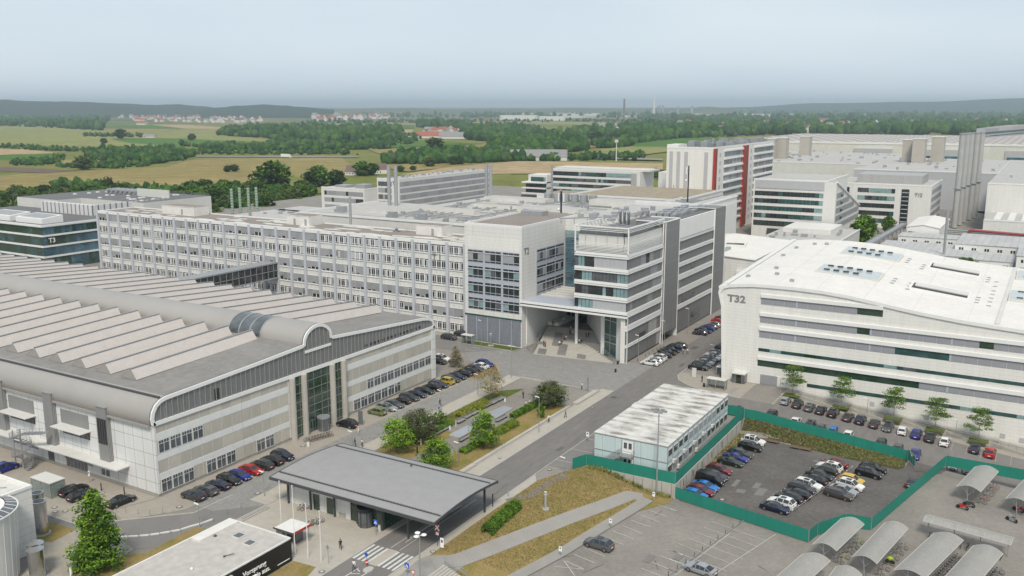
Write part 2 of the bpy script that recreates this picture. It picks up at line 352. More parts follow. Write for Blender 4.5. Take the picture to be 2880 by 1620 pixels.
drape('driveway',[(-55,191.3),(-48,190.9),(-48,204.1),(-55,204.1)],'asphalt_old',.03)
drape('sunken_car_park',[(-50.35,139.6),(-49.3,138.7),(-27,134.2),(-26.3,137.3),(-23.2,142.6),(-19.4,143.6),(-12.2,178),(-18.4,176.5),(-19.5,171.9),(-50.3,176.2)],'asphalt_lot',.03,step=2)
drape('gate_crossing',[(-18.6,172),(-12.6,174.5),(-12.0,179.3),(-18.4,179.3)],'asphalt_lot',.04,step=1)
drape('plaza',[(-121.7,172),(-104.3,98),(-104.3,180.6),(-82.4,180.2),(-82.4,205.5),(-116.8,206),(-121.7,192.3)][0:1]+[(-114.3,172),(-114.3,92),(-110,92),(-104.3,98),(-104.3,180.6),(-82.4,180.2),(-81.05,180.2),(-81.05,206),(-117.6,203.5),(-128.8,192.3),(-121.7,185)],'cobble',.02)
drape('hall_pavement',[(-124,84),(-119.5,82.5),(-114.2,90),(-114.2,172),(-121.7,172),(-121.7,90)],'paver',.024)
drape('lane_west',[(-170,76),(-123,78),(-119.5,82.5),(-112,90),(-112,98),(-104.3,98),(-104.3,82),(-118,70),(-170,58)],'asphalt_gray',.018)
drape('west_yard',[(-170,76),(-123,78),(-124,84),(-121.7,91),(-170,91)],'paver',.022)
drape('street_north',[(-300,193.2),(-128.8,192.5),(-117.6,203.4),(-117.6,199.8),(-136,199.8),(-136,204),(-300,204)],'asphalt_gray',.032)
drape('parking_north',[(-160,199.8),(-137,199.8),(-137,207),(-160,207)],'paver',.03)
drape('park_walk',rect(-108.2,-104.35,98,180.5),'paver_pale',.034); drape('park_walk',rect(-84.2,-81.1,100,182),'paver_pale',.034)
drape('park_paving',rect(-104.3,-84.2,116.5,180.2),'asphalt_old',.03)
drape('garden_bed',[cl for cl in (( -104.1,116.6),(-96.2,116.6),(-96.2,141),(-104.1,141))],'grass_dry',.05)
drape('garden_bed',[(-104.1,143),(-99.5,143),(-99.5,173),(-104.1,168)],'grass_green',.05)
drape('garden_bed',rect(-91.2,-84.9,123.5,166.5),'grass_dry',.05); drape('garden_bed',rect(-93,-84.9,116.6,121.5),'grass_dry',.05)
drape('lawn',[(-135.5,199.9),(-119,199.9),(-118.2,203.4),(-135.5,203.4)],'lawn',.04)
drape('gate_forecourt',[(-104.3,84),(-81.15,84),(-81.15,116.5),(-104.3,116.5)],'paver_pale',.026)
drape('road_pavement',[(-73.05,60),(-71.7,60),(-71.7,114.6),(-71.4,128.5),(-73.05,131)],'paver_pale',.05,step=4)
drape('dry_bank',[(-71.7,86),(-71.7,114.6),(-71.4,128.5),(-68.2,137.6),(-67.5,139.2),(-50.5,139.2),(-50.6,136.5),(-53.5,131.5),(-56,126.5),(-58.5,116),(-62,96),(-64,86)],'grass_dry',.03,step=1)
drape('lane_edge',pth(cB(330,1130),cB(740,1000),cB(1140,1075),cB(1300,1190),cB(1200,1260),cB(700,1449),cB(700,1600),cB(100,1600),cB(330,1300)),'paver',.028)
drape('yard_verge',pth(cB(1160,1250),cB(1420,1225),cB(1900,975),cB(1995,985),cB(1500,1300),cB(1500,1600),cB(640,1600),cB(720,1400),cB(900,1330)),'grass_dry',.05)
drape('yard_verge',[(-87.4,86.5),(-83.4,86.8),(-81.3,80),(-81.3,64),(-87.4,64)],'grass_dry',.04)
drape('yard_verge',pth(cB(340,1100),cB(500,1125),(735/3.45,1200+1000/3.45),cB(480,925),cB(330,900)),'grass_dry',.05)
drape('soil_bank',[(-50.2,176.4),(-42,175.2),(-30,172.8),(-19.6,171.9),(-18.7,173.5),(-18.7,179),(-50.2,179)],'soil_weeds',.05,step=.8)
# paths crossing the dry bank
PATHA=pth(*[cE(x,y) for x,y in ((60,1330),(330,1290),(600,1190),(1000,1035),(1400,880),(1800,735),(2050,640),(2180,660))]); PATHB=pth(*[cE(x,y) for x,y in ((830,1500),(1130,1340),(1370,1210),(1750,975),(2060,790),(2230,680))])
mat('path_pale',(.285,.272,.252),.9,.06,.4,var2=.08,scale2=4)
ribbon('footpath',PATHA,2.5,'path_pale',.10,step=.7)
ribbon('footpath',PATHB,2.1,'path_pale',.12,step=.7)
ribbon('footpath',[(-71.5,119),(-69.5,123),(-69.2,129),(-68.2,134)],1.8,'asphalt_gray',.06)
drape('footpath',pth(cE(0,1250),cE(380,1250),cE(400,1330),cE(200,1470),cE(-300,1470),cE(-100,1300)),'path_pale',.055,step=1)
# kerbs
def kerb(line,h=.12,wd=.18):
    mb=MB()
    for a,b in zip(line,line[1:]):
        mb.bar((a[0],a[1],hgt(*a)+h/2),(b[0],b[1],hgt(*b)+h/2),wd,h)
    mb.build('kerb','kerb',kind='structure')
kerb([(-81.05,40),(-81.05,179.8)]); kerb([(-73.05,60),(-73.05,131)]); kerb([(-73.3,212),(-73.1,201),(-71.6,197.5),(-68.5,194.8),(-64,192.6),(-57.9,191.7),(-55,191.3)])
kerb([(-81.2,212),(-81.2,229)]); kerb([(-81.2,240.5),(-81.2,300)]); kerb([(-104.3,98),(-104.3,180.4),(-83.2,180)]); kerb([(-84.2,117),(-84.2,179)])
kerb([(-104.3,84),(-104.3,98)]);kerb([(-119.5,82.5),(-112,90),(-112,98)])
kerb([(-123,78),(-119.5,82.5)]); kerb([(-170,76),(-123,78)]); kerb([(-136,199.8),(-119,199.8)])
# painted markings
def marks(name,segs,wd=.12,m='paint_white',dz=.05):
    mb=MB()
    for a,b in segs:
        a=Vector(a);b=Vector(b);d=(b-a).normalized();n=Vector((-d.y,d.x))*wd/2
        q=[a+n,b+n,b-n,a-n]; mb.face([(p.x,p.y,hgt(p.x,p.y)+dz) for p in q][::-1])
    mb.build(name,m,kind='structure')
marks('zebra_crossing',[((x,91.4),(x,96.2)) for x in (-80.6,-79.75,-78.95,-78.1,-76.1,-75.25,-74.4,-73.6)],.42)
marks('centre_line',[((-77.1,99+6*k),(-77.1,102+6*k)) for k in range(3)]+[((-77.9,96.6),(-77.9,117)),((-76.3,96.6),(-76.3,117))],.1)
marks('hatching',[((-78.1,89.3),(-77.3,88.9)),((-78,87.8),(-76.9,88.5)),((-77.9,86.2),(-76.4,87.4)),((-76.5,84),(-76.2,89.6)),((-78.2,84),(-78.1,89.6))],.16)
marks('kerb_line',[((-73.2,131),(-73.2,172))],.1,'paint_white'); marks('bay_line',[((-73.1,139+6.2*k),(-67.6,139+6.2*k)) for k in range(6)],.1)
bl=[((-59.4,120.6),(-57.2,120.2))]
b0=[cE(x,y) for x,y in ((1485,1235),(1595,1170),(1790,1055),(1875,1000),(1975,945),(2060,890),(2150,838),(2235,790),(2325,735))]
b1=[cE(x,y) for x,y in ((1690,1320),(1795,1255),(1980,1135),(2080,1075),(2165,1025),(2250,960),(2345,910),(2425,855),(2520,800))]
marks('bay_line',[(PG(*a)[:2],PG(*b)[:2]) for a,b in zip(b0,b1)],.1)
marks('bay_line',[(PG(*cE(*a))[:2],PG(*cE(*b))[:2]) for a,b in (((1280,1355),(1585,1385)),((1380,1295),(1490,1449)),((1400,1300),(1585,1385)),((2350,1245),(2576,1335)),((2260,1310),(2530,1420)),((2165,1375),(2350,1449)),((2450,1185),(2576,1240)))],.1)
kk=[((0,765),(90,800)),((440,905),(985,1100)),((355,960),(905,1160)),((275,1010),(830,1218)),((190,1068),(750,1278)),((98,1125),(665,1340)),((10,1185),(580,1402)),((0,1275),(160,1335)),((0,1380),(110,1425)),((440,1449),(1080,1030)),((60,1449),(620,1020))]
marks('bay_line',[(PG(*cK(*a))[:2],PG(*cK(*b))[:2]) for a,b in kk],.09,'paint_white')
marks('bay_line',[((x,190.9),(x,196)) for x in [-46.4+2.62*i for i in range(20)]],.08,'paint_faint')
marks('bay_line',[(( -119.4,y),(-114.6,y)) for y in [139.5+2.66*i for i in range(17)]+[89.5+2.6*i for i in range(10)]],.08,'paint_faint')
rq=random.Random(3)
for k in range(34):
    rx0,rx1,ry0,ry1,mm_=rq.choice(((-80,-75,90,200,'asphalt_gray'),(-48,-22,95,128,'asphalt_gray'),(-46,-22,146,168,'asphalt_gray'),(-20,10,100,160,'asphalt_gray'),(-47,0,181,189,'asphalt_lot'),(-80,-75,140,240,'asphalt_lot')))
    x,y=rq.uniform(rx0,rx1),rq.uniform(ry0,ry1); a,b=rq.uniform(.5,1.6),rq.uniform(.8,3.5)
    if abs(hgt(x,y)-hgt(x+a,y+b))<.02 and abs(hgt(x,y)-hgt(x-a,y-b))<.02: drape('asphalt_patch',[(x,y),(x+a,y+.1),(x+a+.05,y+b),(x,y+b-.1)],mm_,.045)
marks('crack',[((x,y),(x+a,y+b)) for x,y,a,b in [(rq.uniform(-60,15),rq.uniform(92,132),rq.uniform(-3,3),rq.uniform(-4,4)) for _ in range(26)]+[(rq.uniform(-47,-20),rq.uniform(143,170),rq.uniform(-3,3),rq.uniform(-3,3)) for _ in range(14)]+[(rq.uniform(-80,-74),rq.uniform(95,230),rq.uniform(-.5,.5),rq.uniform(2,6)) for _ in range(14)] if abs(hgt(x,y)-hgt(x+a,y+b))<.02],.06,'joint_dark',.048)
marks('arrow_mark',[((-129.5,197.6),(-127.3,197.9)),((-130,194.6),(-127,195.2)),((-122,196.8),(-120,197.6)),((-120.5,197),(-119.5,196.2))],.14)
marks('bay_line',[((-85,206.4),(-79.8,206.6))]+[((-84.8,240),(-80,240.2)),((-72.9,207),(-68,207))],.1)
marks('road_lettering',[((-58.6,193.6+.55*k),(-57.4,193.7+.55*k)) for k in range(9)],.16,'paint_faint')
rnd=random.Random(7)
# ================================================================ exhibition hall with barrel vault
HX=-121.6; HL=-300.0
H=root('exhibition_hall','long low hall with grey metal barrel vault roof and curved gable','hall',(HX,91,0))
prof=[(91,12.2),(90.6,12.6),(90.45,13.6),(90.7,14.7),(91.4,15.8),(92.4,16.45),(93.6,16.75),(100,17.0),(113.6,17.55),(125.4,18.15)]
bar_=[(129.8-4.1*math.cos(t),18.15+3.3*math.sin(t)) for t in [math.pi*k/14 for k in range(15)]]
rear=[(134.3,18.1),(143,17.4),(153,16.6),(164.5,15.7),(166.9,15.3),(168.3,14.6),(169,13.4),(169,12.2)]
MB().extrude([(91,0.6)]+[(91,12.2),(169,12.2),(169,.6)],'x',HL,HX,0).build('wall',['white_tile'],H)
MB().extrude([(91.1,0),(91.1,.62),(168.9,.62),(168.9,0)],'x',HL,HX-.1,0).build('plinth','concrete',H)
MB().extrude(prof[:7],'x',HL,HX-.05,0,closed=False,caps=False).build('curved_eave','hall_metal',H,smooth=True)
MB().extrude(prof[6:]+[(125.7,18.15)],'x',HL,HX-.05,0,closed=False,caps=False).build('roof','felt',H)
MB().extrude([(134,18.1)]+rear,'x',HL,HX-.05,0,closed=False,caps=False).build('roof','felt',H)
bv=MB(); bv.extrude(bar_,'x',HL,-142,0,closed=False,caps=False); bv.extrude(bar_,'x',-133,HX-.05,0,closed=False,caps=False)
bv=bv.build('barrel_vault',['hall_metal'],H,smooth=True)
g=MB(); g.extrude([(129.8+(y-129.8)*.99,18.15+(z-18.15)*.99) for y,z in bar_],'x',-142,-133,0,closed=False,caps=False); g.build('vault_glazing','glass_gray',bv,smooth=True)
g=MB()
for x in (-142,-139,-136,-133): g.extrude([(129.8+(y-129.8)*k,18.15+(z-18.15)*k) for k,pp in ((1.02,bar_),(.98,bar_[::-1])) for y,z in pp],'x',x-.15,x+.15,0)
g.build('glazing_rib','galv',bv)
mb=MB(); [mb.extrude([(y,z) for y,z in ((91.05,16.6),(91.4,17.1),(91.7,17.1),(92,16.6))],'x',HL,HX-.4,0) for _ in (0,)]
# dark roof edge line
MB().box(HL,HX-.3,92.6,92.95,16.55,16.85).build('gutter','dark_metal',H)
MB().box(HL,HX-.5,90.35,91.6,12.15,12.45).build('gutter','hall_metal',H)
# gable end (faces +X)
X=HX; full=prof+bar_+rear
def gablez(y):
    for (a,za),(b,zb) in zip(full,full[1:]):
        if a<=y<=b and b>a: return za+(zb-za)*(y-a)/(b-a)
    return 12.5
mb=MB(); mb.extrude(full,'x',X-.3,X-.02,0); mb.build('gable_panel','mesh_gray',H)
mb=MB()   # white outline frame following the roof
inner=[]
cen=[]
for i,(y,z) in enumerate(full):
    p0=Vector(full[max(i-1,0)]);p1=Vector(full[min(i+1,len(full)-1)]); d=(p1-p0).normalized(); n=Vector((d.y,-d.x)); inner.append((y+n.x*.62,z+n.y*.62))
mb.v=[(X+.25,y,z) for y,z in full]+[(X+.25,y,z) for y,z in inner]+[(X-.1,y,z) for y,z in full]+[(X-.1,y,z) for y,z in inner]
n=len(full)
for i in range(n-1):
    mb.f+=[(i,i+1,n+i+1,n+i),(2*n+i,2*n+i+1,i+1,i),(n+i,n+i+1,3*n+i+1,3*n+i)]; mb.m+=[0,0,0]
mb.box(X-.1,X+.25,90.9,169.2,12.35,13.0,0); mb.box(X+.02,X+.2,126.1,133.5,16.3,16.8,0)
mb.build('gable_frame','frame_white',H)
mb=MB()
y=92.5
while y<168:
    zt=gablez(y)-.6
    if zt>13.2: mb.box(X,X+.14,y-.07,y+.07,13.0,zt,0)
    y+=1.15
mb.build('gable_fin','galv',H)
mb=MB()
for k in range(14): mb.box(X,X+.08,144+1.45*k,144.8+1.45*k,13.5,14.0,0)
mb.box(X,X+.08,103.7,104.7,13.2,15.2,0)
mb.build('window','glass_dark',H)
# panel rows
mat('panel_beige',(.44,.415,.365),.6,.08,.35,var2=.08,scale2=1.2,stretch=(1,1,.3)); mat('panel_white2',(.66,.67,.66),.5,.04,.5); mat('panel_beige2',(.49,.46,.40),.6,.08,.5,var2=.05)
pn=[];wh=[]
ys=[91+2.32*i for i in range(14)]+[137.4+2.26*i for i in range(15)]
rows=[(11.05,12.3,0),(9.75,10.95,1),(7.45,9.65,0),(6.25,7.35,1),(4.1,6.15,0),(2.95,4.0,1),(.7,2.85,0)]
mb=[]; mw=[]
for i,y in enumerate(ys):
    wdt=2.32 if y<130 else 2.26
    if y+wdt>169.1: wdt=169.1-y
    if 121<y<137: continue
    for z0,z1,k in rows:
        zz=0
        if k: mw.append(MB().box(X,X+.06,y+.05,y+wdt-.05,z0,z1,0))
        else: mb.append(MB().box(X,X+.03,y+.05,y+wdt-.05,z0,z1,rnd.choice((0,0,1))))
kids('facade_panel',mb,['panel_beige','panel_beige2'],H,60); kids('facade_band',mw,['panel_white2'],H,60)
def tri_window(y0,y1,z0,z1):
    b=MB(); b.box(X+.02,X+.08,y0,y1,z0,z1,0); mid=(y0+y1)/2
    tz=z1-(z1-z0)*.28
    for a,c in ((y0+.1,mid-.06),(mid+.06,y1-.1)):
        b.box(X+.08,X+.10,a,c,z0+.12,tz-.06,1)
        b.box(X+.08,X+.10,a,(a+c)/2-.04,tz+.04,z1-.08,1); b.box(X+.08,X+.10,(a+c)/2+.04,c,tz+.04,z1-.08,1)
    return b
wl=[]
def wrow(y0,y1,z0,z1,n): 
    for k in range(n): wl.append(tri_window(y0+(y1-y0)*k/n+.08,y0+(y1-y0)*(k+1)/n-.08,z0,z1))
wrow(91.5,100.8,7.45,9.7,4); wrow(91.5,98.3,.6,2.95,3); wrow(100.9,107.6,.6,2.95,3); wrow(112.5,117,.6,2.95,2)
wrow(139.7,155.8,.6,2.95,7); wrow(144.2,167.4,4.1,6.3,10)
kids('window',wl,['frame_white','glass_gray'],H)
mb=MB()
for y,wd_ in ((122,.75),(125.2,.75),(133.3,.75),(136.7,.75)): MB().tube((X+.35,y,0),(X+.35,y,12.4),.62,14,0).build('round_pillar','concrete_pale',H)
pass
mb=MB(); mb.box(X+.02,X+.1,122.3,136.5,.3,12.3,0)
for z in (.6,2.4,4.0,5.5,7.1,8.9,10.7): mb.box(X+.1,X+.16,122.3,136.5,z-.06,z+.06,1)
for y in (124.2,126.6,128.1,130.3,132,135.2): mb.box(X+.1,X+.16,y-.04,y+.04,.3,12.3,1)
for y in (126.4,127.3,130.9,131.8,132.6): mb.box(X+.12,X+.2,y-.05,y+.05,.2,2.3,1)
mb.build('glass_front',['glass_green','steel'],H)
rv=MB(); rv.tube((X+1.3,129.2,.05),(X+1.3,129.2,2.6),1.15,20,0,caps=True); rv=rv.build('revolving_door','glass_gray',H)
mb=MB(); mb.tube((X+1.3,129.2,2.6),(X+1.3,129.2,2.9),1.3,20,0)
for k in range(6): a=k*math.pi/3; mb.bar((X+1.3+1.17*math.cos(a),129.2+1.17*math.sin(a),0.05),(X+1.3+1.17*math.cos(a),129.2+1.17*math.sin(a),2.6),.08,.08,0)
mb.build('frame','galv',rv)
# roof saw-tooth lights
sk=[];
for k in range(24):
    xb=-132.6-6.95*k
    if xb<HL+8: break
    for (y0,y1) in ((96.6,124.6),(135.5,163.6)):
        z0a=17.0+(y0-96)*.04 if y0<120 else 18.05; z0b=18.05 if y0<120 else 15.95
        b=MB(); xr=xb-1.35; xk=xb-4.2
        za,zb=z0a+1.75,z0b+1.75
        b.face([(xb,y0,z0a-.05),(xb,y1,z0b-.05),(xr,y1,zb),(xr,y0,za)],0)
        b.face([(xr,y0,za),(xr,y1,zb),(xk,y1,z0b-.05),(xk,y0,z0a-.05)],1)
        b.face([(xb,y0,z0a-.1),(xr,y0,za),(xk,y0,z0a-.1)],1); b.face([(xb,y1,z0b-.1),(xr,y1,zb),(xk,y1,z0b-.1)],1)
        b.bar((xr+.03,y0-.1,za+.06),(xr+.03,y1+.1,zb+.06),.28,.14,2)
        sk.append(b)
panel('skylight_rib',(.50,.465,.44),50,.5,(.90,.89,.88),.06,horiz=True)
kids('skylight',sk,['skylight_rib','hall_metal','galv'],H)
mb=MB()
for k in range(40): x,y=rnd.uniform(-131,-123),rnd.uniform(96,124); mb.box(x,x+.35,y,y+.2,gablez(y)-.05,gablez(y)+.07,0)
for k in range(14): x,y=-124.5-.2*rnd.random(),138+2*k; mb.box(x,x+.35,y,y+.2,gablez(y)-.05,gablez(y)+.07,0)
mb.build('roof_fixing','galv',H)
# long side facing the yard (y=91)
Yf=91
tw=[]
for x in (-133.9,-149.0,-164.1,-179.2,-194.3): 
    b=MB(); b.box(x-1.25,x+1.25,Yf-.85,Yf+1,3.0,13.7,0); b.box(x-1.35,x+1.35,Yf-.95,Yf+1.2,13.7,13.85,1)
    if x>-140:
        b.box(x-1.25,x+1.25,Yf-.9,Yf-.84,7.2,11.7,3)
        for q in (-.95,-.35,.25,.8): b.box(x+q,x+q+.22,Yf-.95,Yf-.9,7.3,11.6,2)
    tw.append(b)
kids('stair_bay',tw,['corrugated','galv','glass_black','dark_metal'],H)
mb=MB(); cn=[]; wn=[]
for x0 in (-146.5,-162.3,-177.6,-192.8):
    [MB().box(x0,x0+7.8,Yf-.08,Yf,a,c_,0).build('cladding_panel','corrugated',H) for a,c_ in ((8.6,11.1),(1.9,3.8))]
    c_=MB(); c_.box(x0-.3,x0+8.2,Yf-2.1,Yf,8.25,8.4,0); cn.append(c_)
    for q in range(3):
        b=MB(); b.box(x0+.3+2.55*q,x0+2.7+2.55*q,Yf-.1,Yf,6.7,7.9,0); b.box(x0+.5+2.55*q,x0+1.5+2.55*q,Yf-.13,Yf-.1,6.85,7.75,1); b.box(x0+1.65+2.55*q,x0+2.55+2.55*q,Yf-.13,Yf-.1,6.85,7.75,1); wn.append(b)
kids('window_canopy',cn,['offwhite'],H); kids('window',wn,['dark_metal','glass_gray'],H)
MB().box(-200,-128.6,Yf-2.5,Yf,3.95,4.15,0).build('entrance_canopy','offwhite',H)
for x in (-146,-145,-144,-143,-142,-141,-150.5,-151.4,-136.2,-135): MB().box(x,x+.75,Yf-.1,Yf,.6 if x<-137 else 1.0,2.9 if x<-137 else 2.0,0).build('door','glass_gray',H)
mb=MB(); mb.box(HL,HX-.02,Yf-.12,Yf+.02,12.0,12.3,0); mb.build('parapet','frame_white',H)
mb=MB(); mb.box(HX-.02,HX+.1,90.9,91.3,.6,12.3,0).build('corner_post','white_tile',H); MB().box(HX-.4,HX+.12,167.7,169.3,.3,12.4,0).build('corner_post','white_tile',H)
# spiral stair by the yard side
ss=root('spiral_staircase','grey steel spiral staircase with curved landing at the hall wall','staircase',(-152.5,86.8,0))
mb=MB(); cx,cy=-152.5,86.8
mb.tube((cx,cy,0),(cx,cy,7.4),.16,10,0)
for k in range(34):
    a=k*.36; z=.2*k+.2; p=[(cx+.2*math.cos(a),cy+.2*math.sin(a)),(cx+1.7*math.cos(a-.16),cy+1.7*math.sin(a-.16)),(cx+1.7*math.cos(a+.16),cy+1.7*math.sin(a+.16))]
    mb.prism(p,z,z+.07,0); mb.tube((cx+1.68*math.cos(a),cy+1.68*math.sin(a),z),(cx+1.68*math.cos(a),cy+1.68*math.sin(a),z+1.0),.025,4,0)
    b=a+.36
    for h in (1.0,.6,.3): mb.bar((cx+1.7*math.cos(a),cy+1.7*math.sin(a),z+h),(cx+1.7*math.cos(b),cy+1.7*math.sin(b),z+.2+h),.05,.05,0)
mb.build('steps','galv',ss)
mb=MB(); 
for k in range(8):
    t=k/8; x=cx+1.2+t*3.4; mb.box(x,x+.5,cy-1.2+t*2.6,cy+.3+t*2.6,6.9,7.05,0); mb.tube((x,cy-1.2+t*2.6,7),(x,cy-1.2+t*2.6,8),.03,5,0)
mb.bar((cx+1.2,cy-1.2,8),(cx+4.8,cy+1.4,8),.06,.06,0); mb.bar((cx+1.2,cy-1.2,7.5),(cx+4.8,cy+1.4,7.5),.05,.05,0)
mb.tube((cx-1.9,cy-.2,0),(cx-1.9,cy-.2,7),.12,8,0)
mb.build('landing','galv',ss)

# ================================================================ long office block T1
def band_windows(mb,ax,plane,u0,u1,z0,z1,w_,pal,rn,d=.05,gap=.06,sgn=1,frame=None):
    """a strip of panes; pal = list of material indices (weighted); axis 'Y': plane faces -Y ; 'X': plane faces +X"""
    n=max(1,round((u1-u0)/w_)); s=(u1-u0)/n; last=pal[0]
    for k in range(n):
        if rn.random()<.45: last=rn.choice(pal)
        a,b=u0+s*k+gap/2,u0+s*(k+1)-gap/2
        if ax=='Y': mb.box(a,b,plane-d,plane,z0,z1,last)
        else: mb.box(plane,plane+d,a,b,z0,z1,last)
T1Y=207.0; T1A,T1B=-298.8,-136.0
T1=root('office_block','very long white office block of six rows of windows with pale piers, behind the hall','office building',(T1B,T1Y,0))
MB().box(T1A,T1B,T1Y+.5,223,0,25.9,0,1).build('wall',['spandrel','felt_brown'],T1)
mb=MB(); 
for k in range(70):
    x=rnd.uniform(T1A+2,T1B-8); y=rnd.uniform(209,221); w_=rnd.uniform(2,7); mb.prism([(x,y),(x+w_,y+rnd.uniform(-.4,.4)),(x+w_+.6,y+rnd.uniform(.6,1.6)),(x+w_*.5,y+1.8),(x-.5,y+1)],25.9,25.93+.0015*k,0)
mb.build('roof_patch','white_old',T1)
MB().box(T1A,T1B,T1Y+.2,T1Y+.8,25.3,26.3,0).box(T1A,T1B,222.7,223.2,25.3,26.2,0).box(T1A-.3,T1A+.3,T1Y+.2,223,25.3,26.2,0).build('parapet','white',T1)
nb=27; sp=(-138.2+298.8)/27; rows=[(22.85,25.2),(18.45,20.8),(14.1,16.5),(9.6,11.95),(5.2,7.5),(.8,3.1)]
pr=[]
for i in range(28): x=T1A+sp*i; pr.append(MB().box(x-.42,x+.42,T1Y-.15,T1Y+.5,0,26.2,0))
kids('pier',pr,['pier_gray'],T1)
mb=MB()
for z in (3.4,7.8,12.25,16.8,21.1): mb.box(T1A,T1B,T1Y+.3,T1Y+.5,z+1.35,z+1.5,0)
mb.build('sill','frame_white',T1)
wl=[]; rn=random.Random(5)
closed={0:[(0,2),(11,17),(7,7)],1:[(18,19)],2:[(0,6),(14,20),(7,8)],3:[(1,2),(12,17),(20,24)],4:[(16,17),(23,25)],5:[]}
for r,(z0,z1) in enumerate(rows):
    for i in range(27):
        x0=T1A+sp*i+.5; x1=x0+sp-1.0; b=MB(); y=T1Y+.42
        b.box(x0,x1,y,y+.1,z0-.1,z1+.1,0); u=(x1-x0)/3; mode=0
        for a,c in closed.get(r,[]):
            if a<=i<=c: mode=1 if rn.random()<.75 else 2
        if rn.random()<.06: mode=2
        for k in range(3):
            a=x0+u*k; m_=mode
            if mode==2: m_=rn.choice((0,1,1))
            if m_==1:
                bot=z0+rn.choice((0,0,.35,.35,.35,.8,1.2))
                b.box(a,a+u,y-.08,y,bot,z1+.05,rn.choice((2,2,3)))
                if bot>z0: b.box(a+.15,a+u-.15,y-.03,y,z0,max(z0+.28,bot-.12),1)
            else:
                b.box(a+.12,a+u-.12,y-.03,y,z1-.22,z1+.02,1); b.box(a+.14,a+u-.14,y-.03,y,z0,z0+.26,4)
                for q in (0,1): b.box(a+.16+q*(u-.26)/2,a+.16+q*(u-.26)/2+(u-.26)/2-.14,y-.03,y,z0+.42,z1-.36,rn.choice((1,1,4,5)))
        wl.append(b)
kids('window',wl,['frame_white','glass_dark','blind','blind_mid','glass_gray','blind_pale'],T1)
text('T 1',2.3,'letter_gray',T1,(-149.3,T1Y+.2,21.05),'Y',.06)
for n_,(x0,x1,y0,y1) in enumerate(((-162.3,-153,217.3,222.6),(-208,-203.4,215.5,222),(-213,-208,215.5,222),(-273,-256.3,215,221.5))):
    b=MB().box(x0,x1,y0,y1,25.9,28.9,0,1); b.box(x0+.6*(x1-x0),x0+.6*(x1-x0)+.9,y0-.04,y0,25.95,28,2); b.box(x0-.1,x1+.1,y0-.1,y0+.1,28.85,29.0,0); b.build('stair_housing',['white_roof','felt_brown','blind'],T1)
mb=MB(); mb.tube((-171,219,25.9),(-171,219,27),.6,8,0,.4); mb.tube((-171,219,27),(-171,219,27.3),1.3,12,0,.3)
for k in range(10): x=-170+1.1*k+rnd.random(); mb.tube((x,221+rnd.random(),25.9),(x,221,26.8),.06,5,0); mb.bar((x,221,26.7),(x+1,221.3,26.7),.08,.08,0)
mb.build('rooftop_unit','galv',T1)
ch=root('steel_chimney','slim grey steel chimney standing at the rear edge of the long office roof','chimney',(-193,222,0))
MB().tube((-193,223.6,0),(-193,223.6,35),.42,12,0).build('stack','galv',ch)

# ================================================================ T2 entrance building
T2=root('entrance_building','white office building with a square entrance canopy over steps and a louvred roof storey','office building',(-87.8,203.6,0))
XL,XM,XR0,XR=-135.8,-117.9,-102.5,-87.8; Y0=203.6
b=MB(); b.box(XL,XM,Y0,240,0,32.2,0,1); b.build('wall',['white_clad','felt_brown'],T2)
MB().box(XL+.35,XM-.35,Y0+.35,239.6,32.0,32.25,0).build('roof','felt_brown',T2)
mb=MB(); mb.box(XL,XM,Y0,Y0+.35,32.2,32.75,0).box(XL,XL+.35,Y0+.35,240,32.2,32.75,0).box(XM-.35,XM,Y0+.35,240,32.2,32.75,0); mb.build('parapet','frame_white',T2)
# front of left block
mb=MB(); mb.box(XL+1.0,XM-.75,Y0-.03,Y0,25.9,29.3,0); mb.build('recess_panel','white_clad_fine',T2)
mb=MB()
mb.box(XL+1,XM-.7,Y0-.06,Y0,9.2,25.6,0)
mb.build('spandrel','blue_gray',T2)
rows2=[(22.2,24.6,24.9,25.4),(17.9,20.2,20.5,21.0),(13.5,15.8,16.1,16.7),(9.3,11.5,11.75,12.3)]
wl=[]; rn=random.Random(11)
for z0,z1,za,zb in rows2:
    for (x0,x1) in ((-134.7,-129.9),(-129.3,-124.2),(-123.6,-118.6)):
        b=MB(); b.box(x0,x1,Y0-.1,Y0-.06,z0-.1,zb+.05,0)
        for k in range(3): u=(x1-x0)/3; b.box(x0+u*k+.05,x0+u*(k+1)-.05,Y0-.12,Y0-.1,za,zb,1)
        for k in range(3):
            u=(x1-x0)/3; m_=rn.choice((1,1,2,5)) if z0<20 else rn.choice((3,3,1)); a,c_=x0+u*k,x0+u*(k+1)
            if m_==3: b.box(a,c_,Y0-.16,Y0-.1,z0+.35,z1+.15,3)
            else: b.box(a+.05,c_-.05,Y0-.12,Y0-.1,z0+.65,z1,m_)
            b.box(a+.05,c_-.05,Y0-.12,Y0-.1,z0,z0+.5,1)
        b.box(x0-.1,x1+.1,Y0-.3,Y0-.1,z1+.1,z1+.22,0)
        wl.append(b)
mb=MB(); mb.box(XL+.6,XM-.3,Y0-.05,Y0,.4,7.3,0)
for k in range(24): z=.6+k*.285; mb.box(XL+.6,XM-.35,Y0-.25,Y0-.05,z,z+.1,1)
for x in (-132,-128.5,-124.7,-121): mb.box(x-.06,x+.06,Y0-.3,Y0-.05,.4,7.3,1)
mb.box(XL,XM,Y0-.3,Y0,7.35,7.75,2)
mb.build('garage_louvre',['joint_dark','blue_gray','glass_teal'],T2)
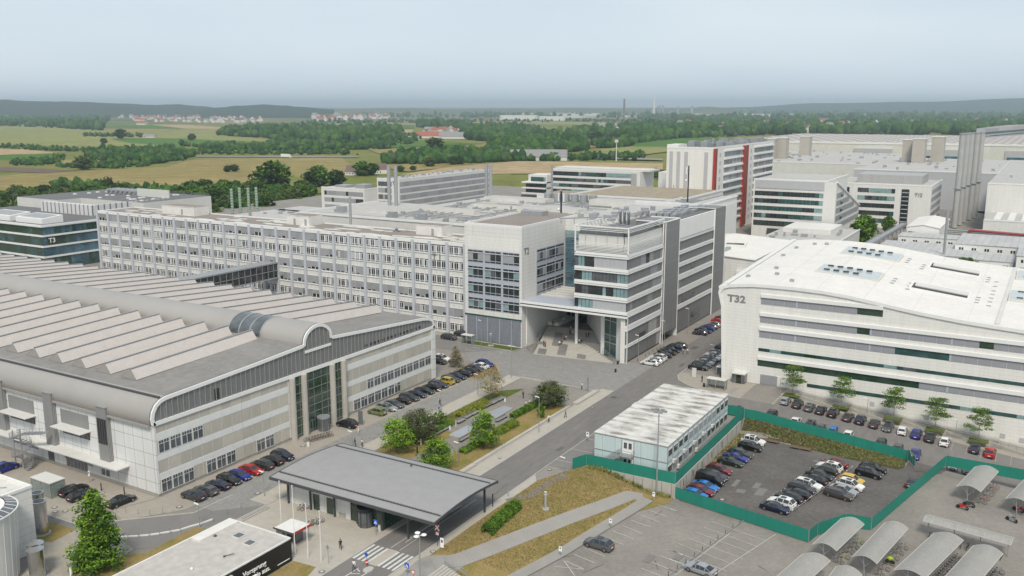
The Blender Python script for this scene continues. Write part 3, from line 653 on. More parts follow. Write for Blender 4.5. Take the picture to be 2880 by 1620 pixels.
# right face of left block
for z0,z1,za,zb in rows2[:3]:
    for (a,c_) in ((211.6,216.6),(216.9,221.9),(222.2,227.1)):
        b=MB(); b.box(XM+.06,XM+.1,a,c_,z0-.1,zb+.05,0)
        for k in range(3): u=(c_-a)/3; b.box(XM+.1,XM+.12,a+u*k+.05,a+u*(k+1)-.05,za,zb,1); m_=rn.choice((1,3,2)); b.box(XM+.1,XM+.12 if m_!=3 else XM+.16,a+u*k+.05,a+u*(k+1)-.05,z0+(.6 if m_!=3 else .3),z1,m_); b.box(XM+.1,XM+.12,a+u*k+.05,a+u*(k+1)-.05,z0,z0+.45,1)
        wl.append(b)
kids('window',wl,['pier_gray','glass_dark','glass_gray','blind','glass_teal','glass_pale'],T2)
mb=MB(); mb.box(XM,XM+.06,211.4,227.2,13.0,25.7,0); mb.build('spandrel','blue_gray',T2)
text('T2',2.5,'letter_gray',T2,(XM+.03,204.6,25.1),'X',.08)
# body behind and stair glass
MB().box(XM,XR0,228.3,275,0,32.1,0,1).build('wall',['white_clad','felt_pale'],T2)
mb=MB(); mb.box(XM+.1,XR0+.3,228.15,228.3,12.9,29,0)
mb.box(XM+.1,XR0,228.1,228.15,27,29,2)
for z in [13+1.35*k for k in range(12)]: mb.box(XM+.1,XR0,228.05,228.15,z-.05,z+.05,1)
for x in (-117.6,-115,-112.5,-110,-107.5,-105): mb.box(x-.05,x+.05,228.05,228.15,13,29,1)
mb.build('stair_glazing',['glass_blue','steel','glass_pale'],T2)
# canopy
mb=MB(); mb.box(XM-.3,XR-.07,Y0-.25,212.5,12.15,12.9,0,1); mb.box(XM-.3,XR+.3,Y0-.45,Y0-.2,12.5,13.1,0); mb.box(XM-.3,XR+.3,Y0-.4,Y0-.2,11.7,12.2,0); mb.box(XM,XR0,212.5,228,12.0,12.4,0,1)
mb.build('entrance_canopy',['frame_white','blue_gray'],T2)
mb=MB(); mb.box(XM-.2,XR+.2,Y0-.35,Y0-.27,12.2,12.5,0); mb.build('shadow_joint','joint_dark',T2)
mb=MB(); 
for k in range(5): mb.box(XM+.1,XR0+.1,213.6+3*k,215+3*k,12.6,13.0,0)
mb.build('canopy_beam','offwhite',T2)
# right tower
MB().box(XR0,XR-.5,Y0+.45,228.5,12.9,27.3,0).box(XR-1.6,XR-.5,Y0+.5,228.5,0,12.9,0).box(-96,XR-1.6,212,228.5,0,12.9,1).box(XR-1.7,XR-.45,Y0+.25,Y0+.5,0,11.74,1).build('wall',['joint_dark','white_clad_fine'],T2)
bands=[(26.5,27.6),(22.75,23.8),(19.2,20.3),(15.6,16.75),(11.75,13.15)]
bl_=[]
for i,(z0,z1) in enumerate(bands):
    b=MB(); m0=(z0+z1)/2-.12
    b.box(XR0,XR,Y0,Y0+.5,m0,z1,0); b.box(XR0,XR+.06,Y0-.05,Y0+.5,z0,m0-.12,0); b.box(XR-.5,XR,Y0+.5,227,m0,z1,0); b.box(XR-.5,XR+.06,Y0+.5,227,z0,m0-.12,0); bl_.append(b)
for z0,z1 in ((8.3,9.7),(4.0,4.75)):
    b=MB(); m0=(z0+z1)/2; b.box(XR-.5,XR,Y0+.2,227,m0+.08,z1,0); b.box(XR-.5,XR+.06,Y0+.2,227,z0,m0-.05,0); bl_.append(b)
kids('white_band',bl_,['frame_white'],T2)
wb=[]; rn=random.Random(3)
wr=[(23.8,26.5),(20.3,22.75),(16.75,19.2),(13.15,15.6)]
for i,(z0,z1) in enumerate(wr):
    b=MB(); f=[5.4,14.6,14.6,5.2][i]
    band_windows(b,'Y',Y0+.35,XR0,XR0+f,z0,z1,.95,[1,2,3,3],rn,.04,.12); 
    if f<14: band_windows(b,'Y',Y0+.35,XR0+f,XR-.4,z0,z1,1.1,[0],rn,.12,.03)
    wb.append(b)
    b=MB(); band_windows(b,'X',XR-.35,Y0+.45,227,z0,z1,1.6,[4,4,4,6],rn,.12,.03)
    if i==0: b.box(XR-.2,XR-.15,215.5,217.7,z0+.1,z1,1)
    wb.append(b)
for z0,z1 in ((9.7,11.75),(4.75,8.3),(.4,4.0)):
    b=MB(); band_windows(b,'X',XR-.35,Y0+.6,227,z0,z1,3,[4,4,4,7],rn,.14,.03); b.box(XR-.36,XR-.3,Y0+.2,Y0+.6,z0,z1,1); wb.append(b)
b=MB(); b.box(XR-.2,XR-.12,212,216.5,4.9,6.0,1); wb.append(b)
kids('window_band',wb,['blind_pale','glass_dark','glass_gray','glass_pale','mesh_gray','glass_teal','blind_mid','mesh_pale'],T2)
# louvred roof storey
mb=MB(); N_=16
pf=[( .55+.9*math.sin(math.pi*k/N_)*0+.5*(1-math.sin(math.pi*k/N_)),28.0+5.6*k/N_) for k in range(N_+1)]
mb.extrude([(Y0+.9+a,z) for a,z in pf],'x',XR0+.6,XR-.6,0,closed=False,caps=False); mb.extrude([(XR-.9-a,z) for a,z in pf],'y',Y0+.6,227,0,closed=False,caps=False)
mat('screen_metal',(.20,.20,.195),.34,.12,.5,metal=.7); sc1=mb.build('screen','screen_metal',T2,smooth=True)
mb=MB(); zz=[27.8,28.15,28.5,28.85,29.2,29.6,30.0,33.0,33.4,33.75]
for z in zz: mb.box(XR0,XR,Y0+.1,Y0+.25,z,z+.13,0); mb.box(XR-.25,XR-.1,Y0+.25,227,z,z+.13,0)
mb.box(XR0-.1,XR+.05,Y0-.02,Y0+.3,33.95,34.25,0); mb.box(XR-.3,XR+.05,Y0+.3,227,33.95,34.25,0); mb.box(XR0-.1,XR0+.2,Y0+.3,222,33.95,34.25,0)
for x in (XR0+.1,XR-.1): mb.box(x-.15,x+.15,Y0,Y0+.3,27.3,34.1,0)
mb.box(XR-.3,XR,226.8,227,27.3,34.1,0)
mb.build('louvre','frame_white',T2)
mb=MB(); 
for x in (-99.6,-96.7,-93.7,-90.8): mb.box(x-.03,x+.03,Y0+.25,Y0+.32,27.6,34,0)
for k in range(8): mb.bar((XR0+.2,206+2*k,34.1),(XR0+1.2,206+2*k,32.6),.1,.1,0); mb.bar((XR0+1.2,206+2*k,32.6),(XR0+.2,206+2*k,31.5),.1,.1,0)
mb.build('louvre_bracket','steel',T2)
MB().box(XR0+.6,XR-.6,Y0+1,262,27.3,31.9,0,1).build('roof',['offwhite','felt_dark'],T2)
# fin and rear wing
mb=MB(); mb.box(-96,XR+.35,227.3,237.8,2.6,33.1,0); mb.build('stair_tower','fin_gray',T2)
mb=MB(); mb.box(XR+.3,XR+.45,227.1,227.4,0,33.2,0); mb.box(XR+.3,XR+.45,237.7,238.0,0,33.2,0); mb.box(-96,XR+.45,227.1,227.6,33.1,33.35,0); mb.box(-96,XR+.45,237.6,238,33.1,33.35,0); mb.box(XR+.1,XR+.45,227.6,237.6,33.1,33.35,0); mb.box(-96,XR,226.9,227.2,0,27.5,0); mb.box(-96,XR+.3,237.9,238.5,0,2.6,0); mb.build('corner_trim','frame_white',T2)
MB().box(-117,-92,238.4,279,0,31.6,0,1).box(-92,XR-.5,238.4,279,0,32.2,0,1).build('wall',['joint_dark','felt_dark'],T2)
bl_=[MB().box(XR-.5,XR,238,268.5,27.3,32.5,0)]; rr=[(26.5,27.1),(22.8,23.8),(19.3,20.4),(15.5,17.0),(11.3,12.9),(7.1,8.3)]
for z0,z1 in rr:
    b=MB(); m0=(z0+z1)/2; b.box(XR-.5,XR,238,268.5,m0+.05,z1,0); b.box(XR-.5,XR+.06,238,268.5,z0,m0-.06,0); bl_.append(b)
kids('white_band',bl_,['white'],T2)
wb=[]
for (z0,z1) in ((23.8,26.5),(20.4,22.8),(17.0,19.3),(12.9,15.5),(8.3,11.3),(.3,7.1)):
    b=MB(); band_windows(b,'X',XR-.35,238.3,268.5,z0,z1,1.7,[0,0,0,0,1],rn,.12,.02); 
    if z0==17.0: b.box(XR-.22,XR-.16,249.5,253,z0,z1,2)
    if z0==12.9: b.box(XR-.22,XR-.16,238.5,241.2,z0,z1,3)
    if z0==8.3: b.box(XR-.22,XR-.16,243,254,z0,z1,2)
    if z0==.3: b.box(XR-.22,XR-.16,251,259,1.2,4.2,2)
    wb.append(b)
kids('window_band',wb,['mesh_gray','mesh_gray','glass_gray','blind_mid'],T2)
mb=MB(); mb.box(-96,XR+.2,268.6,278.8,0,32.9,0); mb.build('stair_tower','fin_gray',T2)
mb=MB(); mb.box(XR,XR+.3,268.3,268.6,0,33,0); mb.box(-118,XR+.3,278.8,279.1,0,33,0); mb.box(-96,XR+.3,268.3,268.6,32.9,33.05,0);mb.box(-118,-96,278.3,278.8,31,33,0); mb.build('corner_trim','frame_white',T2)
mb=MB()
for i in range(6):
    for j in range(4): x=-99.5+2*j+.6*(i%2); y=248+4.6*i; mb.box(x-.75,x+.75,y,y+3.2,31.65,32.9+.12*((i+j)%3),0)
mb.build('cooling_unit','galv',T2)
mb=MB()
for x in (-99.2,-98,-96.8): mb.tube((x,224,31.6),(x,224,35.2),.42,10,0); mb.ball((x,224,35.6),.5,8,6,0)
mb.build('vent_stack','steel_shiny',T2)
mb=MB()
for k in range(16): x,y=rnd.uniform(-101,-91),rnd.uniform(206,222); mb.box(x,x+rnd.uniform(.4,1.6),y,y+rnd.uniform(.4,1.6),31.9,31.9+rnd.uniform(.3,1.1),0)
for k in range(5): mb.bar((-101,208+3*k,32.5),(-91,210+3*k,32.5),.25,.25,0)
mb.bar((-115,219,33.4),(-99,221,34.6),.4,.3,0)
for x in (-115,-111,-107,-103,-99.5): mb.tube((x,220,31.9),(x,220,33.8),.09,5,0)
mb.bar((-99,221,34.8),(-97.5,221,31.9),.12,.12,0); mb.bar((-101,221,34.8),(-98.8,221,31.9),.12,.12,0)
for k in range(22): x,y=rnd.uniform(-117,-103),rnd.uniform(230,262); mb.box(x,x+rnd.uniform(.5,2.5),y,y+rnd.uniform(.5,2.5),32.1,32.1+rnd.uniform(.3,1.4),0)
mb.box(-133,-126,229,233,32.2,33.6,0)
mb.build('rooftop_unit','galv',T2)
# portal interior
mb=MB(); mb.box(XM,-88.2,Y0+2,228,-.1,0,0); 
mb.box(XM+.3,-104,217.5,228.2,.1,3.46,0)
mb.build('entrance_platform','asphalt_gray',T2)  # shade under the canopy put into the colour: platform in darker grey
b=MB(); b.box(XM+.5,-103,228.1,228.25,3.4,11.9,0)
for x in [-117+1.35*k for k in range(11)]: b.box(x-.08,x+.08,228,228.1,3.4,11.5,1)
b.box(XM+.5,-103,228,228.1,7.3,7.5,1)
b.tube((-110.5,226.6,3.4),(-110.5,226.6,6.6),1.7,18,2); b.tube((-110.5,226.6,6.6),(-110.5,226.6,7.4),1.9,18,3)
b.build('glass_entrance',['glass_black','steel','glass_dark','offwhite'],T2)
MB().prism([(-96.2,209.8),(-97,209.4),(-111.5,228.2),(-96.2,228.2)],0,11.8,0).build('angled_wall','white_clad_fine',T2)
b=MB(); b.prism([(-96.2,208.9),(-92,206.9),(-92,207.6),(-96.2,209.6)],0,11.8,0)
b.build('corner_glazing',['glass_teal'],T2)
b=MB(); 
for z in (3.6,5.6,9.4): b.prism([(-96.2,208.8),(-92,206.8),(-92,206.9),(-96.2,208.9)],z,z+.25,0)
b.prism([(-94.2,207.8),(-94.0,207.7),(-94.0,207.9),(-94.2,208)],0,11.8,0); b.build('glazing_bar','steel',T2)
MB().box(-97.3,-96.1,209.0,210,0,11.8,0).prism([(-92,206.9),(XR-.02,Y0+.3),(XR-.02,Y0+1),(-92,207.6)],0,11.8,0).build('column','white',T2)
MB().tube((-104.6,209.5,1.5),(-104.6,209.5,11.8),.42,16,0).build('column','frame_white',T2)
mb=MB(); mb.box(XM,XM+.25,206,224,0,11.8,0)
mb.box(XM+.25,XM+3.5,218,228,3.2,4.4,0); mb.build('side_wall','white',T2)
# flight of broad steps
st=root('plaza_steps','broad pale steps with slab seats rising under the white entrance canopy','steps',(-105,206,0))
mb=MB(); NS=22
for k in range(NS):
    t=k/NS; z=3.5*(k+1)/NS; yb=200+.76*k; xl=-112.3-.22*k; xr=-91-1.0*k if yb<209 else max(-112,-97.2-.77*(yb-209.4))
    ysl=lambda x: (x+112)*.19
    p=[(xl,yb),(xr,yb+(xr-xl)*.12),(xr,yb+.95+(xr-xl)*.12),(xl,yb+.95)]
    if k==NS-1: p=[(xl,yb),(xr,yb+1.2),(xr,218),(xl,218)]
    mb.prism(p,-.05,z,0)
mb.build('tread','concrete_pale',st)
mb=[]
for cx_,n0,n1 in ((-110.3,0,4),(-105.2,1,9),(-99.5,0,3),(-109,7,17),(-113.2,7,9)):
    for k in range(n0,n1):
        x=cx_-.28*(k-n0)+(1.0 if False else 0); y=200.35+.76*k+(x+112)*.12; z=3.5*(k+1)/NS; mb.append(MB().box(x-1.1,x+1.1,y,y+.4,z,z+.34,0))
kids('slab_seat',mb,['felt'],st)
mb=MB()
def rail(mb,line,h=1.0,n=1.3):
    for a,b_ in zip(line,line[1:]):
        a=Vector(a);b_=Vector(b_)
        for q in (h,h*.6,h*.3): mb.bar(a+Vector((0,0,q)),b_+Vector((0,0,q)),.05,.05,0)
        k=max(1,int((b_-a).length/n))
        for i in range(k+1): p=a+(b_-a)*i/k; mb.tube(p,p+Vector((0,0,h)),.035,5,0)
rail(mb,[(-113,200.2,.1),(-115,208,1.8),(-116.9,216,3.5)]); rail(mb,[(-114.5,202,0),(-117.2,205,0)]); rail(mb,[(-96.3,208.3,.9),(-91.5,204.6,.2),(-90.2,201.5,0)])
mb.build('handrail','galv',st)
# ================================================================ T32: white building with wave roof
Y2=204.2; W2=root('wave_roof_building','big white office building with a waving white roof and rounded corner','office building',(-63.5,Y2,0))
top=[(-64.2,17.5),(-65.0,20.6),(-64.8,21.7),(-63.9,22.4),(-62.5,22.85),(-60.3,23.15),(-57,23.5),(-54,23.6),(-47.7,23.65),(-41.7,23.45),(-35.8,22.95),(-29,22.0),(-21.8,21.0),(-13.8,20.2),(-7.4,19.8),(-2.3,19.5),(8,19.3),(25,19.8),(45,21)]
DEEP=267.5
def shear(o):
    for v in o.data.vertices:
        if v.co.z>15: v.co.z+=max(0,v.co.y)*2.4/62
    return o
body=[(-63.4,0)]+[(x,z-.45) for x,z in top]+[(45,-6),(-50,-6),(-55,0)]
shear(MB().extrude(body,'y',Y2,DEEP,0).build('wall','white_clad_fine',W2))
rt=[(x,z) for x,z in top]; 
mb=MB(); mb.extrude(rt[2:]+[(x,z-.4) for x,z in reversed(rt[2:])],'y',Y2+.1,DEEP,0); rf=shear(mb.build('roof','white_roof',W2,smooth=False))
mb=MB()
fr=[(-63.3,0)]+top; inn=[(x+(.6 if i<4 else .15),z-(.75 if i>2 else .1)) for i,(x,z) in enumerate(fr)]; n=len(fr); yo,yb=Y2-.28,Y2+.15
mb.v=[(x,yo,z) for x,z in fr]+[(x,yo,z) for x,z in inn]+[(x,yb,z) for x,z in fr]+[(x,yb,z) for x,z in inn]
for i in range(n-1): mb.f+=[(i,i+1,n+i+1,n+i),(2*n+i,2*n+i+1,i+1,i),(n+i,n+i+1,3*n+i+1,3*n+i)]; mb.m+=[0]*3
mb.build('roof_edge','white',W2)
mb=MB(); mb.extrude([(-64.9,21.5),(-65.1,22.1),(-64.0,23.0),(-62.9,23.2),(-62.8,22.9)],'y',Y2,DEEP,0); shear(mb.build('roof_edge','white',W2))
def ztop(x,y=None): return ztop0(x)+(0 if y is None else (y-Y2)*2.4/62)
def ztop0(x):
    for (a,za),(b,zb) in zip(top[3:],top[4:]):
        if a<=x<=b: return za+(zb-za)*(x-a)/(b-a)
    return 20
mb=MB(); 
for y in (225.5,243.5): 
    for a,b in zip(range(-62,44,2),range(-60,46,2)): mb.bar((a,y,ztop(a,y)+.02),(b,y,ztop(b,y)+.02),.07,.05,0)
for x in (-52,-43,-33,-23,-12.5): mb.bar((x,Y2+.3,ztop(x)+.03),(x,DEEP-.3,ztop(x,DEEP)+.03),.07,.05,0)
mb.build('roof_seam','offwhite',W2)
# rooflights and roof openings
def roofbox(x0,x1,y0,y1,kind):
    f=lambda x,y:ztop(x,y)-.3; t=lambda x,y:ztop(x,y)+(.45 if kind=='glass' else .3)
    if kind=='glass':
        b=MB().prism(rect(x0-.4,x1+.4,y0-.4,y1+.4),f,t,0); b=b.build('rooflight','offwhite',W2)
        g=MB().prism(rect(x0,x1,y0,y1),f,lambda x,y:ztop(x,y)+.55,0); g.build('pane','glass_rooflight',b)
        g=MB()
        n=5
        for i in range(n):
            for j in (0,1):
                if i==n-1 and j==0: continue
                x=x0+1.2+(x1-x0-2.4)*i/n; y=y0+1.3+(y1-y0-3.2)*j; g.box(x,x+1.3,y,y+.5,ztop(x,y)+.45,ztop(x,y)+.8,0)
        g.build('vent_flap','dark_metal',b)
    else:
        b=MB()
        for q in (rect(x0-.5,x1+.5,y0-.5,y0),rect(x0-.5,x1+.5,y1,y1+.5),rect(x0-.5,x0,y0,y1),rect(x1,x1+.5,y0,y1)): b.prism(q,f,t,0)
        b.prism(rect(x0,x1,y0,y1),lambda x,y:ztop(x,y)+.03,lambda x,y:ztop(x,y)+.06,1); b.prism(rect(x0+.4,x1,y0+(y1-y0)*.5,y1),lambda x,y:ztop(x,y)+.06,lambda x,y:ztop(x,y)+.28,2)
        b.build('roof_opening',['white','joint_dark','offwhite'],W2)
mat('glass_rooflight',(.47,.52,.53),.15,.06,.5)
def rp(px,py): return G(px,py,23.0)
roofbox(-46.8,-33.2,222.3,230.2,'glass'); roofbox(-46.1,-32.6,248,256.6,'glass')
roofbox(-25.9,-14.2,223,229.3,'open'); roofbox(-25,-13.8,249,255.6,'open'); roofbox(-5.9,8,227.8,237.6,'glass'); roofbox(-5.4,9,252.5,262,'glass')
mb=MB(); mb.bar((-7.1,Y2+.4,19.9),(-6.4,DEEP-1,22.2),.8,.5,0); mb.build('roof_joint','offwhite',W2)
mb=MB()
for x,ys_ in ((-30.6,(217,219,221)),(-26.9,(215,217.5,220)),(-12.6,(215,217,219)),(-10.1,(214,217,220,223,226,230,234)),(-31,(237,239,241)),(-27,(234,236,238)),(-12,(233,235,237))):
    for y in ys_: y+=6+(y-215)*.3; mb.box(x,x+.9,y,y+.28,ztop(x,y)-.1,ztop(x,y)+.16,0)
for x,y in ((-55,215),(-50,209),(-57,222),(-60,240),(-59.5,252),(-56,258),(-53,259),(-61,212)): mb.box(x,x+.9,y,y+.7,ztop(x,y)-.1,ztop(x,y)+.6,0)
mb.build('roof_vent','galv',W2)
# window bands on the front
bl_=[];wb=[];rn=random.Random(2)
def t32band(x0,x1,z0,z1,spec,proud=True,w_=2.66):
    b=MB(); x=x0; sl=0
    n=max(1,round((x1-x0)/w_)); s=(x1-x0)/n
    for k in range(n):
        a,c_=x0+s*k,x0+s*(k+1); m_=0
        for (p,q,mm_) in spec:
            if p<=a+s/2<q: m_=mm_
        if m_==0: b.box(a+.05,c_-.05,Y2-.1,Y2,z0,z1,0)
        else: b.box(a,c_,Y2-.05,Y2,z0,z1,m_)
        if m_==0 and k%6==3: b.box(a,a+.4,Y2-.12,Y2,z0,z1,3)
    wb.append(b)
    if proud: bl_.append(MB().box(x0,x1,Y2-.38,Y2,z1+.02,z1+.82,0))
t32band(-55,-28.8,19.0,20.5,[(-34.4,-28.7,2)])
t32band(-55,6,14.7,16.2,[(-34.3,-31.2,2),(-9.9,-6.7,2)])
t32band(-55,6,11.2,12.8,[(-26,-15.1,1)])
t32band(-55,6,7.85,8.6,[(-60,10,1),(-52.2,-49.7,4),(-44,-42,2),(-28,-25,4),(-24,-21,5)],False,1.3)
t32band(-55,6,4.35,5.85,[(-55,-20.4,2)])
t32band(-43.6,6,1.0,1.8,[(-60,10,1),(-12.2,-9.7,4),(-2,-1,4)],False,1.3)
kids('white_band',bl_,['white'],W2)
mat('blind_t32',(.27,.275,.30),.5,.03,.5)
kids('window_band',wb,['blind_t32','glass_teal','glass_green','blue_gray','glass_pale','glass_gray'],W2)
text('T32',2.3,'letter_gray',W2,(-62.8,Y2-.02,18.8),'Y',.08,bold=.07).scale.x=1.15
b=MB(); b.box(-54.2,-50.3,Y2-.12,Y2,.1,2.4,0); 
for k in range(7): b.box(-54.1,-50.4,Y2-.16,Y2-.12,.25+.3*k,.32+.3*k,1)
b.build('roller_door',['blind','galv'],W2)
b=MB(); b.box(-60.4,-57.2,Y2-2.2,Y2,2.15,2.4,0); b.box(-60.3,-60.2,Y2-2,Y2,0,2.15,1); b.box(-57.4,-57.3,Y2-2,Y2,0,2.15,1); b.box(-60.2,-57.4,Y2-2.1,Y2-2,0,2.1,1); b.box(-59.2,-58.1,Y2-2.15,Y2-2.1,0,2.0,2); b.build('entrance_porch',['offwhite','glass_gray','glass_black'],W2)
b=MB()
for x in (-38.5,-30,-19,-10,-4.5,-1): b.box(x,x+1.0,Y2-.05,Y2,street(x)+.6,street(x)+1.6,0)
b.build('vent_grille','blind_pale',W2)
# ramps along the base
rw=root('ramp_wall','low concrete ramp walls with grey rails at the foot of the white wave roof building','ramp',(-35,199,street(-35)))
mb=MB(); mr=MB()
for x0,x1 in ((-45,-36.5),(-34,-26),(-22.5,-15),(-14,-7.5),(-5.5,3)):
    z0=street(x0);z1=street(x1)
    mb.bar((x0,199.6,z0+.3),(x1,197.6,z1+.25),.2,.75,0); mb.bar((x0,203.2,z0-.1),(x1+3,203.2,z1-.1),1.2,.5,0)
    rail(mr,[(x0,200.6,z0+.4),(x1,198.2,z1+.5),(x1+4,198.2,z1+.4)],.9)
mb.build('wall','concrete',rw); mr.build('rail','galv',rw)
# building beyond, behind the wave roof
bb=root('glazed_link_building','low white building with arched rooflights behind the entrance building and the wave roof','building',(-83.5,300,0))
bb_=MB(); bb_.extrude([(-116,0),(-116,13.0),(-106,14.0),(-83.6,12.8),(-83.6,0)],'y',300,352,0); bb_.build('wall','white_clad',bb)
MB().extrude([(-116,13.05),(-106,14.05),(-83.4,12.85),(-83.4,13.1),(-106,14.35),(-116,13.3)],'y',299.6,352,0).build('roof','white_roof',bb)
mb=MB(); mb.box(-99,-94,299.6,299.95,0,11.5,0)
for x in (-98.5,-97.2,-95.8,-94.4): mb.box(x-.07,x+.07,299.5,299.6,0,11.5,1)
for z in (2,4.5,7,9.5): mb.box(-99,-94,299.5,299.6,z,z+.12,1)
mb.box(-89.5,-86.5,298.9,299.9,4,9,2)
for k in range(24): mb.box(-83.6,-83.5,302+2*k,303.2+2*k,9.2,11.0,0)
mb.build('glazing',['glass_dark','steel','frame_white'],bb)
mb=MB(); mb.prism([(-101,318),(-93,320),(-95,330),(-103,328)],13.0,14.4,0); mb.prism([(-100.5,321),(-94,322.5),(-95,326),(-101,325)],14.4,14.45,1)
for k in range(5): mb.box(-108+2.6*k,-106.6+2.6*k,304+.8*k,311+.8*k,13.0,14.7,2)
mb.build('rooflight',['white_roof','glass_black','glass_pale'],bb)
# ================================================================ container offices
CT=root('container_offices','two storey stack of pale blue white container offices with a stained flat roof','container offices',(-52.4,139.8,0))
panel('container_wall',(.50,.60,.61),2.45,2.9,(.6,.62,.62),.05,pv=.05)
def stainm():
    m,t,bs=_new('stained_roof'); l=t.links.new; tcn=t.nodes.new('ShaderNodeTexCoord'); s=t.nodes.new('ShaderNodeSeparateXYZ'); l(tcn.outputs['Object'],s.inputs[0])
    wv=t.nodes.new('ShaderNodeMath'); wv.operation='MULTIPLY'; wv.inputs[1].default_value=2*math.pi/2.9; l(s.outputs[1],wv.inputs[0])
    sn=t.nodes.new('ShaderNodeMath'); sn.operation='COSINE'; l(wv.outputs[0],sn.inputs[0])
    n=t.nodes.new('ShaderNodeTexNoise'); n.inputs['Scale'].default_value=.6; n.inputs['Detail'].default_value=9; n.inputs['Roughness'].default_value=.72; mpp=t.nodes.new('ShaderNodeMapping'); mpp.inputs['Scale'].default_value=(.45,1.3,1); l(tcn.outputs['Object'],mpp.inputs[0]); l(mpp.outputs[0],n.inputs[0])
    a=t.nodes.new('ShaderNodeMath'); a.operation='MULTIPLY_ADD'; a.inputs[1].default_value=.05; l(sn.outputs[0],a.inputs[0]); l(n.outputs[0],a.inputs[2])
    x1=t.nodes.new('ShaderNodeMath'); x1.operation='MULTIPLY'; x1.inputs[1].default_value=2*math.pi/13.4; l(s.outputs[0],x1.inputs[0])
    xc=t.nodes.new('ShaderNodeMath'); xc.operation='COSINE'; 
    x2=t.nodes.new('ShaderNodeMath'); x2.operation='MULTIPLY'; x2.inputs[1].default_value=2; l(x1.outputs[0],x2.inputs[0]); l(x2.outputs[0],xc.inputs[0])
    b2=t.nodes.new('ShaderNodeMath'); b2.operation='MULTIPLY_ADD'; b2.inputs[1].default_value=.05; l(xc.outputs[0],b2.inputs[0]); l(a.outputs[0],b2.inputs[2])
    r=t.nodes.new('ShaderNodeValToRGB'); e=r.color_ramp.elements; e[0].position=.36; e[0].color=(.235,.215,.185,1); e[1].position=.58; e[1].color=(.60,.59,.56,1); k=e.new(.45); k.color=(.42,.405,.38,1)
    l(b2.outputs[0],r.inputs[0]); l(r.outputs[0],bs.inputs['Base Color']); bs.inputs['Roughness'].default_value=.8
stainm()
cx0,cx1,cy0,cy1=-66.3,-52.5,140.7,174.2; ZC=6.0
MB().box(cx0,cx1,cy0,cy1,.15,ZC,0).build('wall','container_wall',CT)
MB().box(cx0-.1,cx1+.1,cy0-.1,cy1+.1,ZC,ZC+.14,0).build('roof','stained_roof',CT,loc=(cx1,cy0,ZC))
mb=MB()
for z in (.1,2.95,5.85): mb.box(cx0-.06,cx1+.06,cy0-.06,cy0,z,z+.14,0); mb.box(cx1,cx1+.06,cy0,cy1,z,z+.14,0)
for k in range(13): y=cy0+2.58*k; mb.box(cx1,cx1+.09,y-.05,y+.05,.15,6,0)
mb.box(-61.05,-60.95,cy0-.07,cy0,.15,6,0); mb.box(-58.75,-58.65,cy0-.07,cy0,.15,6,0)
mb.build('frame','galv',CT)
wl=[];rn=random.Random(4)
for k in range(13):
    y=cy0+.25+2.58*k
    for z in (.9,3.9):
        b=MB(); m_=2 if ((z>3 and k in (4,5,6,7,8,9)) or (z<3 and k in (1,3,5,7))) else 1
        b.box(cx1,cx1+.05,y,y+2.0,z,z+1.35,0)
        if m_==2: b.box(cx1+.05,cx1+.1,y+.05,y+1.95,z+.05,z+1.3,2)
        else:
            for q in range(4): b.box(cx1+.05,cx1+.08,y+.1+.47*q,y+.45+.47*q,z+.12,z+1.25,1)
        wl.append(b)
kids('window',wl,['frame_white','glass_dark','blind'],CT)
ac=[]
for k,(z) in ((1,2.3),(3,2.4),(5,2.3),(7,2.4),(2,.4),(5.6,.4),(9,2.3)): y=cy0+2.58*k-.4; ac.append(MB().box(cx1+.05,cx1+.42,y,y+.75,z,z+.62,0))
kids('air_conditioner',ac,['offwhite'],CT)
for z in (3.25,.2):
    b=MB(); b.box(-60.9,-58.8,cy0-.05,cy0,z,z+2.2,0); 
    for x in (-60.6,-59.7): b.box(x,x+.6,cy0-.08,cy0-.05,z+(.9 if z>1 else .15),z+2.0,1)
    b.build('door',['frame_white','glass_gray' if z>1 else 'glass_dark'],CT)
mb=MB(); mb.box(-61.1,-58.6,cy0-1.3,cy0,3.0,3.1,0)
rail(mb,[(-61.1,cy0-1.3,3.1),(-58.6,cy0-1.3,3.1),(-58.6,cy0,3.1)]); rail(mb,[(-64,cy0-1.3,.9),(-61.1,cy0-1.3,3.1)]); rail(mb,[(-64,cy0-.3,.9),(-61.1,cy0-.3,3.1)])
for k in range(9): x=-64.4+.38*k; mb.box(x,x+.36,cy0-1.3,cy0-.3,.6+.27*k,.65+.27*k,0)
for x,y in ((-61,cy0-1.2),(-58.7,cy0-1.2)): mb.tube((x,y,0),(x,y,3),.05,6,0)
mb.build('outside_stairs','galv',CT)
# retaining wall
rwl=root('retaining_wall','bare concrete retaining wall around the container offices above the sunken car park','wall',(-50.5,139.4,-2.35))
mb=MB(); mb.box(-67,-50.42,139.12,139.4,-2.6,.12,0); mb.box(-50.5,-50.28,138.9,176.5,-2.6,.12,0); mb.build('wall','concrete_pale',rwl)
mb=MB()
for x in [-51+-1.75*k for k in range(9)]: mb.box(x,x+.04,139.08,139.12,-2.4,.1,0)
for y in [141.5+2.9*k for k in range(12)]: mb.box(-50.28,-50.24,y,y+.04,-2.4,.1,0)
for y in (143,147.8,152.5,158,164): mb.tube((-50.2,y,-.3),(-50.2,y,-1.4),.05,5,0)
mb.build('joint','dark_metal',rwl)
